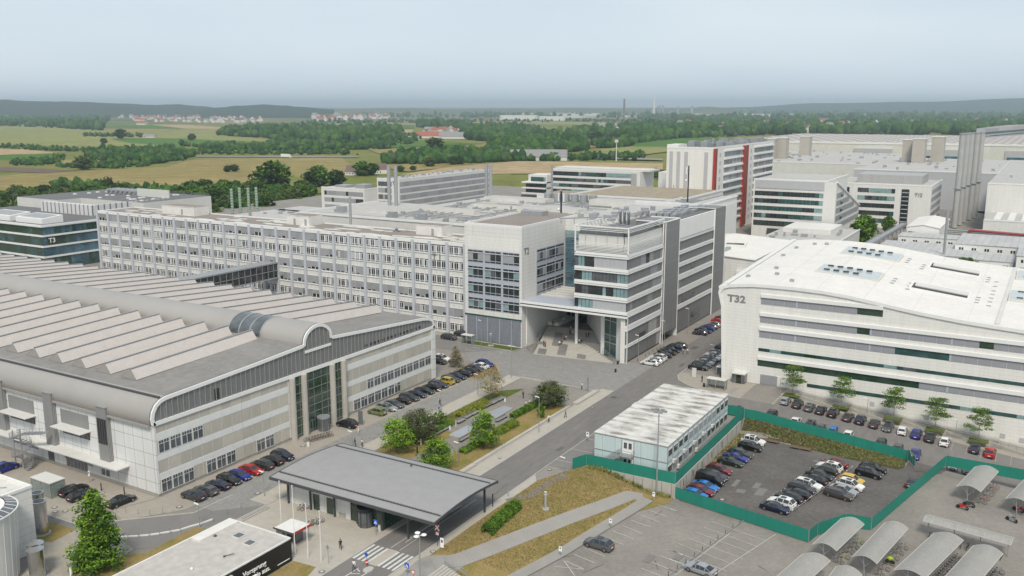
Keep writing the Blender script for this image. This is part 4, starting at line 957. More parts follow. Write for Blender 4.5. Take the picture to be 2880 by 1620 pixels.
# green fences
panel('fence_green',(.010,.205,.15),3.2,9,(.55,.75,.7),.03,rough=.75,pv=.08); mat('fence_mesh',(.012,.22,.16),.8,.15,.6)
def fence(line,h,label,zf=hgt,n=2.6,wob=.0):
    r=root('screen_fence',label,'fence',(line[0][0],line[0][1],zf(*line[0])),'green mesh screen fences')
    pn=MB(); po=[]; rn=random.Random(len(label))
    for a,b in zip(line,line[1:]):
        a=Vector(a);b=Vector(b);L_=(b-a).length;k=max(1,round(L_/n)); nn=Vector((-(b-a).y,(b-a).x)).normalized()
        for i in range(k):
            p=a+(b-a)*i/k;q=a+(b-a)*(i+1)/k; zp,zq=zf(p.x,p.y),zf(q.x,q.y); m_=(p+q)/2+nn*rn.uniform(-.07,.07)*wob; zm=(zp+zq)/2
            for (u,zu),(v,zv) in (((p,zp),(m_,zm)),((m_,zm),(q,zq))):
                d=nn*.03; hu=h+rn.uniform(-.08,.04)*wob
                pn.face([(u.x,u.y,zu+.05),(v.x,v.y,zv+.05),(v.x,v.y,zv+h),(u.x,u.y,zu+h)]); 
            po.append(MB().tube((p.x+nn.x*.06,p.y+nn.y*.06,zp-.1),(p.x+nn.x*.06,p.y+nn.y*.06,zp+h+.05),.035,6,0))
        po.append(MB().tube((b.x,b.y,zf(b.x,b.y)-.1),(b.x,b.y,zf(b.x,b.y)+h+.05),.035,6,0))
    pn.build('screen','fence_green',r); kids('fence_post',po,['galv'],r,60)
    return r
up=lambda x,y:.12; dn=lambda x,y:-2.35; stz=lambda x,y:street(x)
fence([(-68.4,136.2),(-67.2,139.26),(-50.4,139.26)],2.1,'green mesh fence on the retaining wall in front of the container offices',up,2.2,1)
fence([(-50.4,139.3),(-50.4,178.9)],2.1,'green mesh fence on the long wall between container offices and sunken car park',up,2.4,.5)
fence([(-56.5,179.2),(-50.4,179.1)],2.1,'short green mesh fence at the street corner behind the container offices',up,2.2,.5)
fence([(-50.4,179.1),(-18.5,179.1)],2.0,'long green mesh fence between the weedy bank and the street with parked cars',stz,2.6,1)
fence([(-50.2,139.1),(-26.9,134.3)],2.1,'green mesh fence between the painted empty bays and the sunken car park',dn,3.1,.3)
fence([(-26.9,134.3),(-26.3,137.4),(-23.2,143.2),(-19.4,143.6),(-12.2,178.3)],2.1,'green mesh fence running past the bicycle shelters along the sunken car park',dn,3.4,.3)
fence([(-12.2,178.3),(1,178.0),(18,177.6)],2.1,'green mesh fence behind the far bicycle shelters beside the street',dn,3.2,.4)
gt=root('fence_gate','green steel gate leaf with white notices at the end of the long fence','gate',(-18.5,175.5,-2.6))
mb=MB()
for a,b in (((-18.7,178.6,-2.5),(-17.0,174.6,-2.35)),): 
    for z in (.1,1.1,2.1): mb.bar((a[0],a[1],a[2]+z),(b[0],b[1],b[2]+z),.06,.06,0)
    for t in (0,.33,.66,1): p=Vector(a)+(Vector(b)-Vector(a))*t; mb.tube(p,p+Vector((0,0,2.15)),.04,6,0)
mb.build('frame','galv',gt)
mb=MB(); mb.face([(-18.7,178.6,-2.4),(-17,174.6,-2.25),(-17,174.6,-.25),(-18.7,178.6,-.4)]); mb.build('screen','fence_mesh',gt)
mb=MB(); mb.bar((-17.95,176.6,-.65),(-17.75,176.1,-.65),.05,.4,0); mb.bar((-18.3,177.6,-.6),(-18.2,177.3,-.6),.05,.25,0); mb.build('notice','letter_white',gt)
# ================================================================ gate house
GH=root('gate_house','gate house with a wide flat grey sheet metal roof on dark posts over the road','gate house',(-82.4,100.5,0))
panel('roof_ribbed',(.305,.298,.30),50,.42,(.84,.84,.84),.06,horiz=True)
def zr(y): t=(y-98)/(115.3-98); return 4.95+.55*math.sin(math.pi*clamp(t,0,1))
mb=MB(); yy=[98+.87*k for k in range(21)]
yy=[min(y,115.3) for y in yy]; 
mb.extrude([(y,zr(y)+.12) for y in yy]+[(y,zr(y)-.12) for y in reversed(yy)],'x',-103.2,-71.1,0); mb.build('roof','roof_ribbed',GH)
mb=MB(); 
for y in (98,115.3): mb.box(-103.3,-71.0,y-.12,y+.05,zr(y)-.3,zr(y)+.16,0)
for x in (-103.25,-71.05):
    for a,b in zip(yy,yy[1:]): mb.bar((x,a,zr(a)),(x,b,zr(b)),.12,.36,0)
mb.build('roof_edge','dark_metal',GH)
mb=MB()
for y in (99.9,113.4): mb.box(-103,-71.3,y-.1,y+.1,zr(y)+.12,zr(y)+.26,0); [mb.box(-103+.55*k,-102.8+.55*k,y+.1,y+.3,zr(y)+.12,zr(y)+.2,0) for k in range(57)]
mb.tube((-86,112.5,5.2),(-86,112.5,5.7),.15,8,0)
mb.build('snow_guard','dark_metal',GH)
po=[]
for x in (-101.7,-96.9,-91.9,-87.3,-82.4,-77.5,-72.5):
    for y in (100.3,113.6):
        if x==-72.5 and y<101: continue
        po.append(MB().box(x-.13,x+.13,y-.13,y+.13,0,zr(y)-.1,0))
kids('post',po,['dark_metal'],GH)
MB().box(-101.9,-88.9,100.7,112.5,0,4.6,0).build('wall','white_clad',GH)
mb=MB()
for x in (-96.6,-93.8): MB().box(x,x+1.25,100.62,100.7,.1,2.7,0).build('door','glass_green',GH)
mb=MB(); mb.box(-88.9,-82.3,100.75,112.5,.05,4.4,0); mb.build('glazed_lobby','glass_green',GH)
mb=MB()
for x in (-88.9,-87.3,-85.6,-84,-82.35): mb.box(x-.05,x+.05,100.68,100.76,0,4.5,0)
mb.box(-88.9,-82.3,100.66,100.75,2.6,2.72,0); 
for y in (103,106,109): mb.box(-82.32,-82.24,y-.05,y+.05,0,4.5,0)
mb.build('glazing_bar','dark_metal',GH)
rv=MB().tube((-85.8,100.6,.02),(-85.8,100.6,2.5),1.25,20,0).build('revolving_door','glass_gray',GH)
mb=MB(); mb.tube((-85.8,100.6,2.5),(-85.8,100.6,3.1),1.35,20,0)
for k in range(8): a=k*math.pi/4; mb.bar((-85.8+1.27*math.cos(a),100.6+1.27*math.sin(a),0),(-85.8+1.27*math.cos(a),100.6+1.27*math.sin(a),2.5),.07,.07,0)
mb.build('frame','black_metal',rv)
MB().box(-77.5,-77.2,100.5,113.6,0,.15,0).build('kerb','concrete',GH)
# small kiosk
KO=root('smoking_kiosk','small white roofed shelter with a red edge stripe standing by the flagpoles','shelter',(-92,90.8,0))
MB().box(-93.2,-89.4,88.7,92.3,2.5,2.72,0).build('roof','white_roof',KO)
MB().box(-89.4,-89.3,88.6,92.4,2.42,2.8,0).box(-93.3,-89.3,88.6,88.7,2.62,2.8,1).build('roof_edge',['red_edge','dark_metal'],KO)
MB().box(-93,-91.8,88.9,92,0,2.5,0).box(-91.7,-91.6,88.9,92,.1,2.4,1).box(-90.8,-90.7,90.5,92,.1,2.4,1).build('wall',['corrugated','glass_gray'],KO)
mb=MB(); [mb.tube((x,y,0),(x,y,2.5),.05,6,0) for x,y in ((-89.6,88.9),(-89.6,92.1),(-91,88.9),(-91.8,92.1))]; mb.build('post','galv',KO)
# dark building with slogan wall
DB=root('exhibition_pavilion','flat roofed pavilion with a black wall carrying large white lettering','pavilion',(-87.5,86.4,0))
MB().box(-99.6,-87.6,66,86.3,0,3.4,0,1).build('wall',['white_clad','white_old'],DB)
mat('black_wall',(.008,.008,.009),.55,.1,.5); mat('pavilion_roof',(.47,.445,.42),.85,.06,.25,var2=.14,scale2=.9)
MB().box(-87.6,-87.5,66,86.4,.05,3.5,0).build('sign_wall','black_wall',DB)
MB().box(-99.6,-87.7,66,86.2,3.4,3.46,0).build('roof','pavilion_roof',DB)
mb=MB(); mb.box(-99.75,-99.5,66,86.4,3.3,3.62,0).box(-99.5,-87.5,86.2,86.4,3.3,3.6,0).box(-87.7,-87.48,66,86.2,3.42,3.6,0); mb.box(-99.4,-97.6,79,86.1,3.46,3.75,0); mb.build('parapet','white_roof',DB)
for (x,y) in ((-94.2,83.0),(-91.2,82.2)):
    b=MB().box(x-.7,x+.7,y-.7,y+.7,3.46,3.7,0).build('rooflight','offwhite',DB); MB().box(x-.55,x+.55,y-.55,y+.55,3.7,3.76,0).build('pane','glass_gray',b)
mb=MB(); mb.bar((-91.4,77.8,3.6),(-90.6,78.8,3.75),.08,.08,0); mb.ball((-91.4,77.8,3.55),.16,8,6,0); mb.ball((-92.4,73.2,3.6),.22,8,6,1); mb.ball((-97.2,81.4,3.5),.25,8,4,0); mb.build('roof_fixing',['dark_metal','white'],DB)
text('Vorsprung',.98,'letter_white',DB,(-87.44,77.3,1.75),'X',.02); text('nie aus.',.98,'letter_white',DB,(-87.44,79.2,.72),'X',.02)
MB().box(-87.5,-87.46,83.6,85.9,.6,.70,0).build('lettering','letter_white',DB)
mb=MB()
for a in range(24):
    t0,t1=a*math.pi/12,(a+1)*math.pi/12; mb.bar((-87.45,75.2+.45*math.cos(t0),2.6+.45*math.sin(t0)),(-87.45,75.2+.45*math.cos(t1),2.6+.45*math.sin(t1)),.04,.1,0)
mb.build('ring_mark','letter_white',DB)
pl=root('sign_pylon','grey slab sign standing in front of the black lettered wall','sign',(-85.2,76.8,0))
MB().box(-86.2,-85.9,77.3,78.4,0,2.1,0).build('slab','corrugated',pl); MB().box(-86.25,-85.85,77.25,78.45,2.0,2.12,0).build('cap','white',pl)
# corner building bottom left
LB=root('round_fronted_building','white panelled building with a curved glass skirt at the lower left corner','building',(-119,71.5,0))
MB().box(-137,-121.3,55,69.8,0,9.8,0,1).build('wall',['white_clad','white_old'],LB)
MB().box(-137,-121.2,69.5,69.9,9.8,10.2,0).box(-121.6,-121.2,55,69.5,9.8,10.2,0).build('parapet','white',LB)
cx,cy=-120.6,60.6
def ringpts(r,n=40,a0=-1.9,a1=2.4): return [(cx+r*math.cos(a0+(a1-a0)*k/n),cy+r*math.sin(a0+(a1-a0)*k/n)) for k in range(n+1)]
mb=MB(); o1,o2=ringpts(4.4),ringpts(5.7)
for k in range(40): mb.face([(o2[k][0],o2[k][1],9.9),(o2[k+1][0],o2[k+1][1],9.9),(o1[k+1][0],o1[k+1][1],10.35),(o1[k][0],o1[k][1],10.35)],0)
o3=ringpts(5.2)
for k in range(40): mb.face([(o3[k][0],o3[k][1],0),(o3[k+1][0],o3[k+1][1],0),(o2[k+1][0],o2[k+1][1],9.8),(o2[k][0],o2[k][1],9.8)],1)
mb.build('curved_glass',['glass_gray','offwhite'],LB)
mb=MB(); o4=ringpts(5.85)
for k in range(40): mb.bar((o4[k][0],o4[k][1],9.85),(o4[k+1][0],o4[k+1][1],9.85),.16,.16,0)
for k in range(0,41,2): mb.bar((o1[k][0],o1[k][1],10.38),(o2[k][0],o2[k][1],9.95),.06,.06,0); mb.bar((o3[k][0],o3[k][1],0),(o2[k][0],o2[k][1],9.8),.06,.06,0)
mb.prism(ringpts(4.3)+[(cx-4,cy-3)],9.8,10.3,0); mb.build('glazing_bar','frame_white',LB)
mb=MB()
for k in range(8): x,y=rnd.uniform(-134,-123),rnd.uniform(58,68); mb.box(x,x+.5,y,y+.3,9.8,10.0,0); mb.bar((x,y,9.9),(x+rnd.uniform(-2,2),y+1.5,9.9),.05,.05,0)
mb.build('roof_fixing','dark_metal',LB)
for k,(x,y,r,h,lb) in enumerate(((-126.0,73.4,1.0,5.2,'tall polished steel pipe stack in the dry grass bed beside the white corner building'),(-128.3,74.6,.9,5.6,'steel pipe stack half hidden behind the white corner building'),(-115.6,66.2,1.05,4.2,'left one of two polished steel tanks at the lower left corner'),(-114.0,65.2,1.05,4.2,'right one of two polished steel tanks at the lower left corner'))):
    t=root('steel_stack',lb,'steel stack',(x,y,0),'polished steel stacks'); MB().tube((x,y,.1),(x,y,h*.62),r*.97,24,0).build('lower_drum','steel_shiny',t,smooth=False); MB().tube((x,y,h*.62),(x,y,h),r,24,0).tube((x,y,h-.05),(x,y,h+.08),r*1.06,24,0).build('upper_drum','steel_shiny',t); MB().tube((x,y,0),(x,y,.15),r*1.3,24,0).build('base','concrete',t)
    if k<2: MB().tube((x,y,h+.08),(x,y,h+.1),r*.75,20,0).build('opening','dark_metal',t)
# ================================================================ T3 glass building, left
T3=root('glass_office_building','dark glass office building with white floor bands and rooftop skylights at the left edge','office building',(-337.7,209.6,0))
MB().box(-420,-337.9,209.8,262,0,17.6,0,1).build('glass_wall',['glass_teal','felt_dark'],T3)
wb=[];rn=random.Random(9); bl_=[]
for z0,z1 in ((14.2,17.0),(9.9,13.3),(5.7,9.1),(1.5,4.9)):
    b=MB(); band_windows(b,'Y',209.8,-420,-338,z0,z1,1.6,[0,0,3,1],rn,.05,.05); band_windows(b,'X',-337.9,209.9,262,z0,z1,1.6,[2,2,1,0],rn,.05,.05); wb.append(b)
    b=MB(); b.box(-420,-337.5,209.4,209.8,z1+.05,z1+.45,0); b.box(-337.9,-337.5,209.8,262,z1+.05,z1+.45,0); b.box(-420,-337.6,209.5,209.8,z1+.5,z1+.75,0); b.box(-337.9,-337.6,209.8,262,z1+.5,z1+.75,0); bl_.append(b)
kids('window_band',wb,['glass_green','glass_teal','glass_blue','glass_dark'],T3); kids('floor_band',bl_,['white'],T3)
MB().box(-420,-337.3,209.2,209.7,17.3,18.1,0).box(-337.8,-337.3,209.7,262,17.3,18.1,0).build('roof_edge','frame_white',T3)
text('T3',2.6,'letter_white',T3,(-337.4,211.8,10.9),'X',.05)
for (x0,x1,y0,y1) in ((-362,-344,214,223),(-385,-366,214,223)):
    b=MB().prism(rect(x0,x1,y0,y1),17.6,lambda x,y:19.6+(y-214)*.1,0).build('rooflight','frame_white',T3); MB().prism(rect(x0+1.5,x1-1.5,y0+1.2,y1-1.2),19,lambda x,y:19.75+(y-214)*.1,0).build('pane','blind',b)
panel('fin_wall',(.60,.60,.60),2.9,30,(.30,.30,.32),.42,rough=.6)
b=MB(); b.box(-389,-352.5,242,243,17.6,22,0); b.box(-353.5,-352.5,243,282,17.6,22,0); b.box(-389,-353.5,243,245,21.6,22,1); b.box(-420,-345,262,300,0,21.8,1,2); b.box(-420,-389,250,262,17,21.8,1,2)
b.build('upper_storey',['fin_wall','offwhite','felt_dark'],T3)
MB().box(-375,-352.6,282,282.6,21.8,25.4,0).build('screen_wall','offwhite',T3)
mb=MB(); 
for k in range(26): x,y=rnd.uniform(-412,-350),rnd.uniform(265,295); mb.box(x,x+1.5,y,y+1.2,21.8,22.3,0)
for k in range(6): x=-399+3.4*k; mb.box(x,x+3,283,288,21.8,23.2+.3*(k%2),1); mb.tube((x+1.5,282,23.5),(x+1.5,289,23.5),.8,10,1)
mb.build('rooftop_unit',['white','galv'],T3)
mb=MB(); rail(mb,[(-420,299.5,21.8),(-345.5,299.5,21.8),(-345.5,262.5,21.8)],1.1,2.5); mb.build('railing','galv',T3)
# bridge between hall and T1
br=root('glass_bridge','dark glazed footbridge joining the hall roof to the long office block','bridge',(-190,200,6))
mb=MB(); mb.box(-214,-209.5,169,207,10.2,14.6,0); mb.build('glazing','glass_dark',br)
mb=MB(); mb.box(-214.3,-209.2,168.5,207,14.6,15.0,0).box(-214.3,-209.2,168.5,207,9.8,10.2,0)
for k in range(16): mb.box(-209.45,-209.3,169+2.4*k,169.15+2.4*k,10.2,14.6,0)
mb.box(-209.45,-209.3,169,207,12.3,12.45,0); mb.build('frame','galv',br)

# ================================================================ production hall behind the long block
PH=root('production_hall','broad pale factory hall with a cluttered flat roof directly behind the long office block','factory hall',(-170,254,0))
MB().box(-246,-119,256,303,0,24,0,1).box(-217,-119,303,352,0,24,0,1).build('wall',['offwhite','felt_pale'],PH)
mb=MB(); mb.box(-246,-119,255.7,256.2,23.6,24.5,0).box(-246.3,-245.8,256,303,23.6,24.4,0); 
for k in range(62): mb.box(-245+2*k,-259+2*k,256.2,256.8,24.2,24.5,1)
mb.build('parapet',['white','galv'],PH)
mb=MB()
def shed(x0,x1,y0,y1,h,m=0,t=1): MB().box(x0,x1,y0,y1,23.9,24+h,m,t).build('roof_storey',['white_old','felt_pale','blind_pale'],PH)
shed(-208,-184,282,287,1.6); shed(-176,-150,300,308,2.0); shed(-168,-140,272,277,1.8); shed(-230,-214,268,272,1.0); shed(-160,-125,330,340,2.8); shed(-210,-180,330,338,1.6); shed(-200,-172,306,309,1.2)
shed(-135,-122,262,285,2.6,2,2)
mb=MB()
for (x,y,s) in ((-233,262,3.2),(-206,259,2.8),(-193,259.5,2.8),(-151,262,3.0),(-143,258,2.5),(-129,258,2.4),(-181,258,1.6)):
    mb.box(x,x+s,y,y+s*.8,24,24+s*.75,0); mb.prism([(x-s*.35,y),(x,y),(x,y+s*.8),(x-s*.35,y+s*.8)],24,24+s*.4,0)
for k in range(6): mb.tube((-184+4.2*k,340,24),(-184+4.2*k,340,27.6),1.75,14,0)
for k in range(120): x,y=rnd.uniform(-214,-124),rnd.uniform(258,348); mb.box(x,x+rnd.uniform(.4,1.8),y,y+rnd.uniform(.4,1.8),24,24+rnd.uniform(.3,1.5),0)
mb.build('rooftop_unit','galv',PH)
mb=MB()
for k in range(26): y=rnd.uniform(262,346); x=rnd.uniform(-212,-160); mb.bar((x,y,24.5),(x+rnd.uniform(12,36),y,24.5),.3,.3,0)
for k in range(12): x=rnd.uniform(-214,-130); mb.bar((x,262,24.4),(x,262+rnd.uniform(20,84),24.4),.35,.3,0)
mb.build('roof_pipe','galv',PH)
def truss(mb,a,b,h,n):
    a=Vector(a);b=Vector(b); mb.bar(a,b,.35,.35,0); u=Vector((0,0,h)); mb.bar(a+u,b+u,.35,.35,0)
    for i in range(n):
        p=a+(b-a)*i/n;q=a+(b-a)*(i+.5)/n;r_=a+(b-a)*(i+1)/n; mb.bar(p,q+u,.2,.2,0); mb.bar(q+u,r_,.2,.2,0)
mb=MB(); truss(mb,(-252,306,20),(-222,306,20),2.6,7); truss(mb,(-252,313,20),(-222,313,20),2.6,7); truss(mb,(-214,354,20),(-150,358,20),2.4,14)
mb.build('roof_truss','offwhite',PH)
for lb,x,y,zt,r in (('front one of the pair of steel flues before the white block',-232,293,40,.75),('rear one of the pair of steel flues before the white block',-228.5,293,40,.75),('left one of the twin steel flues in front of the long white block',-213,337,39,.7),('right one of the twin steel flues in front of the long white block',-210.8,337,39,.7),('single slim steel flue before the right end of the long white block',-208,388,36,.55)):
    t=root('steel_chimney',lb,'chimney',(x,y,24),'steel flues on the hall roof'); MB().tube((x,y,10),(x,y,zt),r,12,0).build('stack','galv',t)
for k,(px,py) in enumerate(((1755,930),(1815,920),(1880,920),(1940,915))):
    x,y=G(*cL(px,py),10); t=root('ribbed_exhaust_pipe',('first','second','third','fourth')[k]+' from the left of four pale green exhaust pipes before the trees','chimney',(x,y,10),'pale green exhaust pipes')
    b=MB()
    for q in range(9): b.tube((x,y,9+1.45*q),(x,y,9.75+1.45*q),.62,10,0,.8); b.tube((x,y,9.75+1.45*q),(x,y,10.45+1.45*q),.8,10,0,.62)
    b.build('stack','exh_green',t) if 'exh_green' in MATS else None
    if 'exh_green' not in MATS: mat('exh_green',(.25,.34,.28),.7,.05,1); b.build('stack','exh_green',t)
def stuffroof(nm,lb,x0,x1,y0,y1,z,wm='offwhite',rm='felt_pale',n=10,seed=1,par=True,group=None):
    r=root(nm,lb,'building',(x1,y0,0),group); MB().box(x0,x1,y0,y1,0,z,0,1).build('wall',[wm,rm],r)
    if par: MB().box(x0,x1,y0-.15,y0+.3,z-.3,z+.4,0).box(x1-.3,x1+.15,y0+.3,y1,z-.3,z+.4,0).build('parapet','white',r)
    rn=random.Random(seed); m=MB()
    for k in range(n):
        s=rn.uniform(.8,3); x,y=rn.uniform(x0+2,x1-4),rn.uniform(y0+2,y1-4); m.box(x,x+s,y,y+s*.8,z,z+rn.uniform(.5,2),0)
    if n: m.build('rooftop_unit','galv',r)
    return r
stuffroof('plant_hall','low grey plant hall left of the cluttered factory roof',-345,-264,300,360,11.5,'offwhite','felt_pale',16,4)
def banded(nm,lb,x0,x1,y0,y1,z,rows,fw,sw,mats=('white_clad','felt_pale'),pal=None,seed=1,mg=(1.5,1.5),smg=(1.5,3),lab=None,w_=1.9,group=None,bottom=0):
    """office block with horizontal window strips; rows=[(z0,z1)]; fw/sw: palettes for front (-Y) and side (+X)"""
    r=root(nm,lb,'office building',(x1,y0,0),group); rn=random.Random(seed)
    MB().box(x0,x1,y0,y1,bottom,z,0,1).build('wall',list(mats),r); wb=[]
    for z0,z1 in rows:
        if fw: b=MB(); band_windows(b,'Y',y0,x0+mg[0],x1-mg[1],z0,z1,w_,fw,rn,.12,.06); wb.append(b)
        if sw: b=MB(); band_windows(b,'X',x1,y0+smg[0],y1-smg[1],z0,z1,w_,sw,rn,.12,.06); wb.append(b)
    kids('window_band',wb,['blind','blind_mid','glass_dark','glass_teal','glass_gray','glass_pale','mesh_pale'],r)
    MB().box(x0,x1,y0-.1,y0+.4,z-.2,z+.5,0).box(x1-.4,x1+.1,y0+.4,y1,z-.2,z+.5,0).build('parapet','white',r)
    return r
o=banded('long_office_block','long white office block with grey blinds and a lettered corner, before the wheat field',-361,-344,444,551,20,[(15.6,18.4),(11.6,14.4),(7.6,10.4),(3.6,6.4),(.5,2.4)],[0,0,4],[0,0,0,1,1],mg=(1,5.5),smg=(1,4),seed=3)
text('T35',2.7,'letter_gray',o,(-348.8,443.8,16.9),'Y',.1)
mb=MB(); rail(mb,[(-360.5,444.5,20.5),(-344.5,444.5,20.5),(-344.5,550,20.5)],1,3)
for k in range(40): x,y=rnd.uniform(-359,-346),rnd.uniform(448,548); mb.box(x,x+1,y,y+1,20,20.9,0)
mb.build('railing','galv',o)
o=banded('annex_block','low white annex of the long office block with one dark window strip',-396,-361.2,432,446,14,[(9.6,12.2),(5.4,8.0),(1.4,3.6)],[0,1,0,2],None,mg=(2.5,1),seed=8)
MB().box(-388,-379,436,444,14,15.5,0).box(-372,-364,436,444,14,16.5,0).build('roof_storey','galv',o)
o=banded('terraced_office_block','wide white office block with dark green window bands and terraced left end',-304,-237,566,590,21,[(16.8,19.6),(12.9,15.2),(9,11.3),(5.2,7.4),(1.5,3.6)],[2,3,4,5,2,3],None,mg=(.6,6),seed=12)
MB().box(-243.5,-239.5,565.8,566,2,20,0).build('cladding_panel','mesh_pale',o)
MB().box(-303,-232,570,588,21,22.2,0).build('roof_storey','white_old',o)
mb=MB()
for z in (12,8.1,4.4): mb.box(-323,-304.3,557,575,z-.8,z,0)
mb.box(-319,-304.3,560,575,4,17,1); 
mb.build('terrace',['white','white_clad'],o)
mb=MB(); band_windows(mb,'Y',559.9,-317,-305,12.4,15.4,1.8,[0,1,2],rnd,.1,.06)
for z in (8.3,4.6): mb.box(-321,-304.5,559.7,559.9,z,z+2.4,rnd.choice((0,1)))
mb.box(-321,-300,553,556,0,3.2,3); mb.build('window_band',['glass_teal','glass_dark','glass_pale','joint_dark'],o)
o=stuffroof('louvred_plant_room','flat roofed plant room with dark louvre strip in front of the terraced office block',-262,-205,470,500,13,'white','gravel',6,9)
mb=MB(); mb.box(-261,-207,469.8,470,5,9.5,0)
for k in range(7): mb.box(-261,-207,469.7,469.8,5.3+.6*k,5.5+.6*k,1)
mb.build('louvre',['joint_dark','blue_gray'],o)
# ---- tower with red stripes
NX,NY=-143,432; TW=root('red_striped_tower','tall white office tower with two vertical red stripes, behind the entrance building','office tower',(NX,NY,0))
MB().box(NX-24,NX,NY,NY+108,0,43.6,0,1).build('wall',['white_clad_fine','felt_dark'],TW)
MB().box(NX-24,NX,NY-.1,NY+.4,43.4,44.2,0).box(NX-.4,NX+.1,NY+.4,NY+108,43.4,44.2,0).box(NX-24,NX-18,NY,NY+12,43.6,45.2,0).build('parapet','white',TW)
mb=MB()
for x in (-22.5,-18.7,-14.8,-4.6): mb.box(NX+x,NX+x+1.8,NY-.15,NY,22,41.8,0)
mb.build('cladding_strip','blind_pale',TW)
def ywin(px,X=NX): return onX(*cZ4(px,300),X)[0]
ys_=[onX(*cZ4(px,300),NX)[0] for px in (720,760,808,850,1030,1036,1075,1118,1150,1250)]
b=MB(); 
for a,c_ in ((NY-.4,ys_[1]),(ys_[5],ys_[6])):
    b.box(NX,NX+.9,a,c_,1,43.4,0); b.box(NX,NX+1.0,a-.15,a,1,43.5,1); b.box(NX,NX+1.0,c_,c_+.15,1,43.5,1)
b.build('red_stripe',['red_fin','red_edge'],TW)
wb=[];bl_=[];rn=random.Random(21)
for k in range(11):
    z=39.0-3.95*k
    if z<0: break
    for (a,c_) in ((ys_[3],ys_[4]),(ys_[8],NY+107)):
        b=MB(); band_windows(b,'X',NX,a,c_,z,z+2.5,2.2,[0,1,4,6] if k<5 else [4,3,0,5],rn,.1,.06)
        if k in (0,4): 
            for q in range(5): b.box(NX+.15,NX+.3,a,c_,z+.4*q+.2,z+.4*q+.32,5)
        wb.append(b); bl_.append(MB().box(NX,NX+.75,a-.5,c_+.3,z+2.55,z+3.35,0))
    for y in (ys_[2],ys_[7]): wb.append(MB().box(NX,NX+.12,y-1,y+1.1,z+.2,z+2.1,6))
kids('white_band',bl_,['white'],TW); kids('window_band',wb,['blind','blind_mid','glass_dark','glass_teal','glass_gray','glass_pale','blind_pale'],TW)
mb=MB()
for k in range(50): x,y=NX-rnd.uniform(2,22),NY+rnd.uniform(10,104); s=rnd.uniform(.8,3.5); mb.box(x,x+s,y,y+s*1.5,43.6,44.5+rnd.uniform(0,2.2),0)
mb.build('rooftop_unit','galv',TW)
MB().box(NX-36,NX-24.2,NY+20,NY+40,0,30,0).build('side_block','white_clad',TW)
LO=root('low_wing','long low white wing with a gravel roof at the foot of the red striped tower','office building',(-135,372,0))
MB().box(-190,-137.5,372,431.8,0,23.8,0,1).build('wall',['white_clad','gravel'],LO)
MB().box(-190,-137.2,371.8,372.3,23.6,24.4,0).box(-137.8,-137.2,372.3,431,23.6,24.4,0).box(-190,-189.5,372,431,23.6,24.4,0).build('parapet','frame_white',LO)
b=MB(); 
for z in (18.5,14,9.5): band_windows(b,'X',-137.5,385,430,z,z+3.2,2.2,[0,1,0],rn,.1,.05)
b.build('window_band',['blind','blind_mid','glass_gray'],LO); MB().box(-137.5,-136.9,374,378,5,21,0).build('red_stripe','red_fin',LO)
CO=root('connecting_wing','white connecting wing with roof walkways between the entrance building and the low gravel roofed wing','building',(-112,280,0))
MB().box(-136,-112,279.2,371,0,24.5,0,1).box(-118.5,-112.2,285,371,24.5,27,2,1).build('wall',['white_clad','felt_pale','white'],CO)
mb=MB(); mb.box(-112.4,-111.8,281,371,27,27.6,0); mb.box(-136.2,-135.6,281,371,24.5,25.6,0); mb.build('parapet','frame_white',CO)
mb=MB(); 
for k in range(14): y=286+6*k; mb.box(-134,-120,y,y+.5,24.5,25.6,0)
rail(mb,[(-136,283,25),(-136,368,25)],1.1,3); rail(mb,[(-120,283,25),(-120,368,25)],1.1,3)
mb.build('walkway','galv',CO)
for (lb,x,y,z0,z1) in (('dark radio mast with white antennas on the entrance building roof',-137,262,24,36.5),('taller dark radio mast with white antennas beside the gravel roofed wing',-128,356,24,40)):
    t=root('radio_mast',lb,'antenna mast',(x,y,z0),'roof radio masts'); MB().tube((x,y,z0),(x,y,z1),.3,8,0).build('pole','black_metal',t)
    b=MB(); [b.box(x+dx-.2,x+dx+.2,y-.2,y+.2,z1-3.4,z1-.6,0) for dx in (-.9,.9)]; b.ball((x-.9,y,z1-6),.5,8,6,0); b.build('antenna','frame_white',t)
    b=MB(); b.bar((x-1,y,z1-2),(x+1,y,z1-2),.1,.1,0); b.build('bracket','dark_metal',t)
# ---- right of tower
o=banded('slanted_end_block','white office block with green window bands and a slanted glazed end beyond the wave roof',-128,-93,450,500,28.4,[(20.6,22.8),(17,19.2),(13.4,15.5),(9.7,11.9),(5.8,8.3)],[2,3,5,3,2,3],None,mg=(.8,1.2),seed=31)
MB().box(-127,-94,449.7,450,24.2,28.0,0).build('cladding_panel','blind_pale',o)
b=MB(); b.extrude([(450.0,0),(450.0,28.2),(512,12),(512,0)],'x',-93,-88.5,0); b.build('end_wing','white_clad',o)
b=MB()
for k,z in enumerate((20.6,17,13.4,9.7,5.8)):
    ye=min(510,450+(28.2-z-2.8)/16.2*62); b.box(-88.5,-88.3,452,ye,z,z+2.3,0)
    b.box(-88.3,-88.2,461,466,z,z+2.3,1)
b.build('window_band',['blind_mid','glass_teal'],o)
MB().bar((-88.3,450,28.4),(-88.3,512,12.1),.8,.6,0).build('slanted_edge','frame_white',o)
o=stuffroof('podium_building','low white podium with a dark panelled front below the banded office block',-109,-76,390,447,7,'white_clad','felt_pale',16,5)
MB().box(-105.5,-84,422,447,7,9,0).build('roof_storey','white_clad',o)
MB().box(-120,-106.2,449,449.8,.1,4.6,0).build('dark_panel','dark_metal',o)
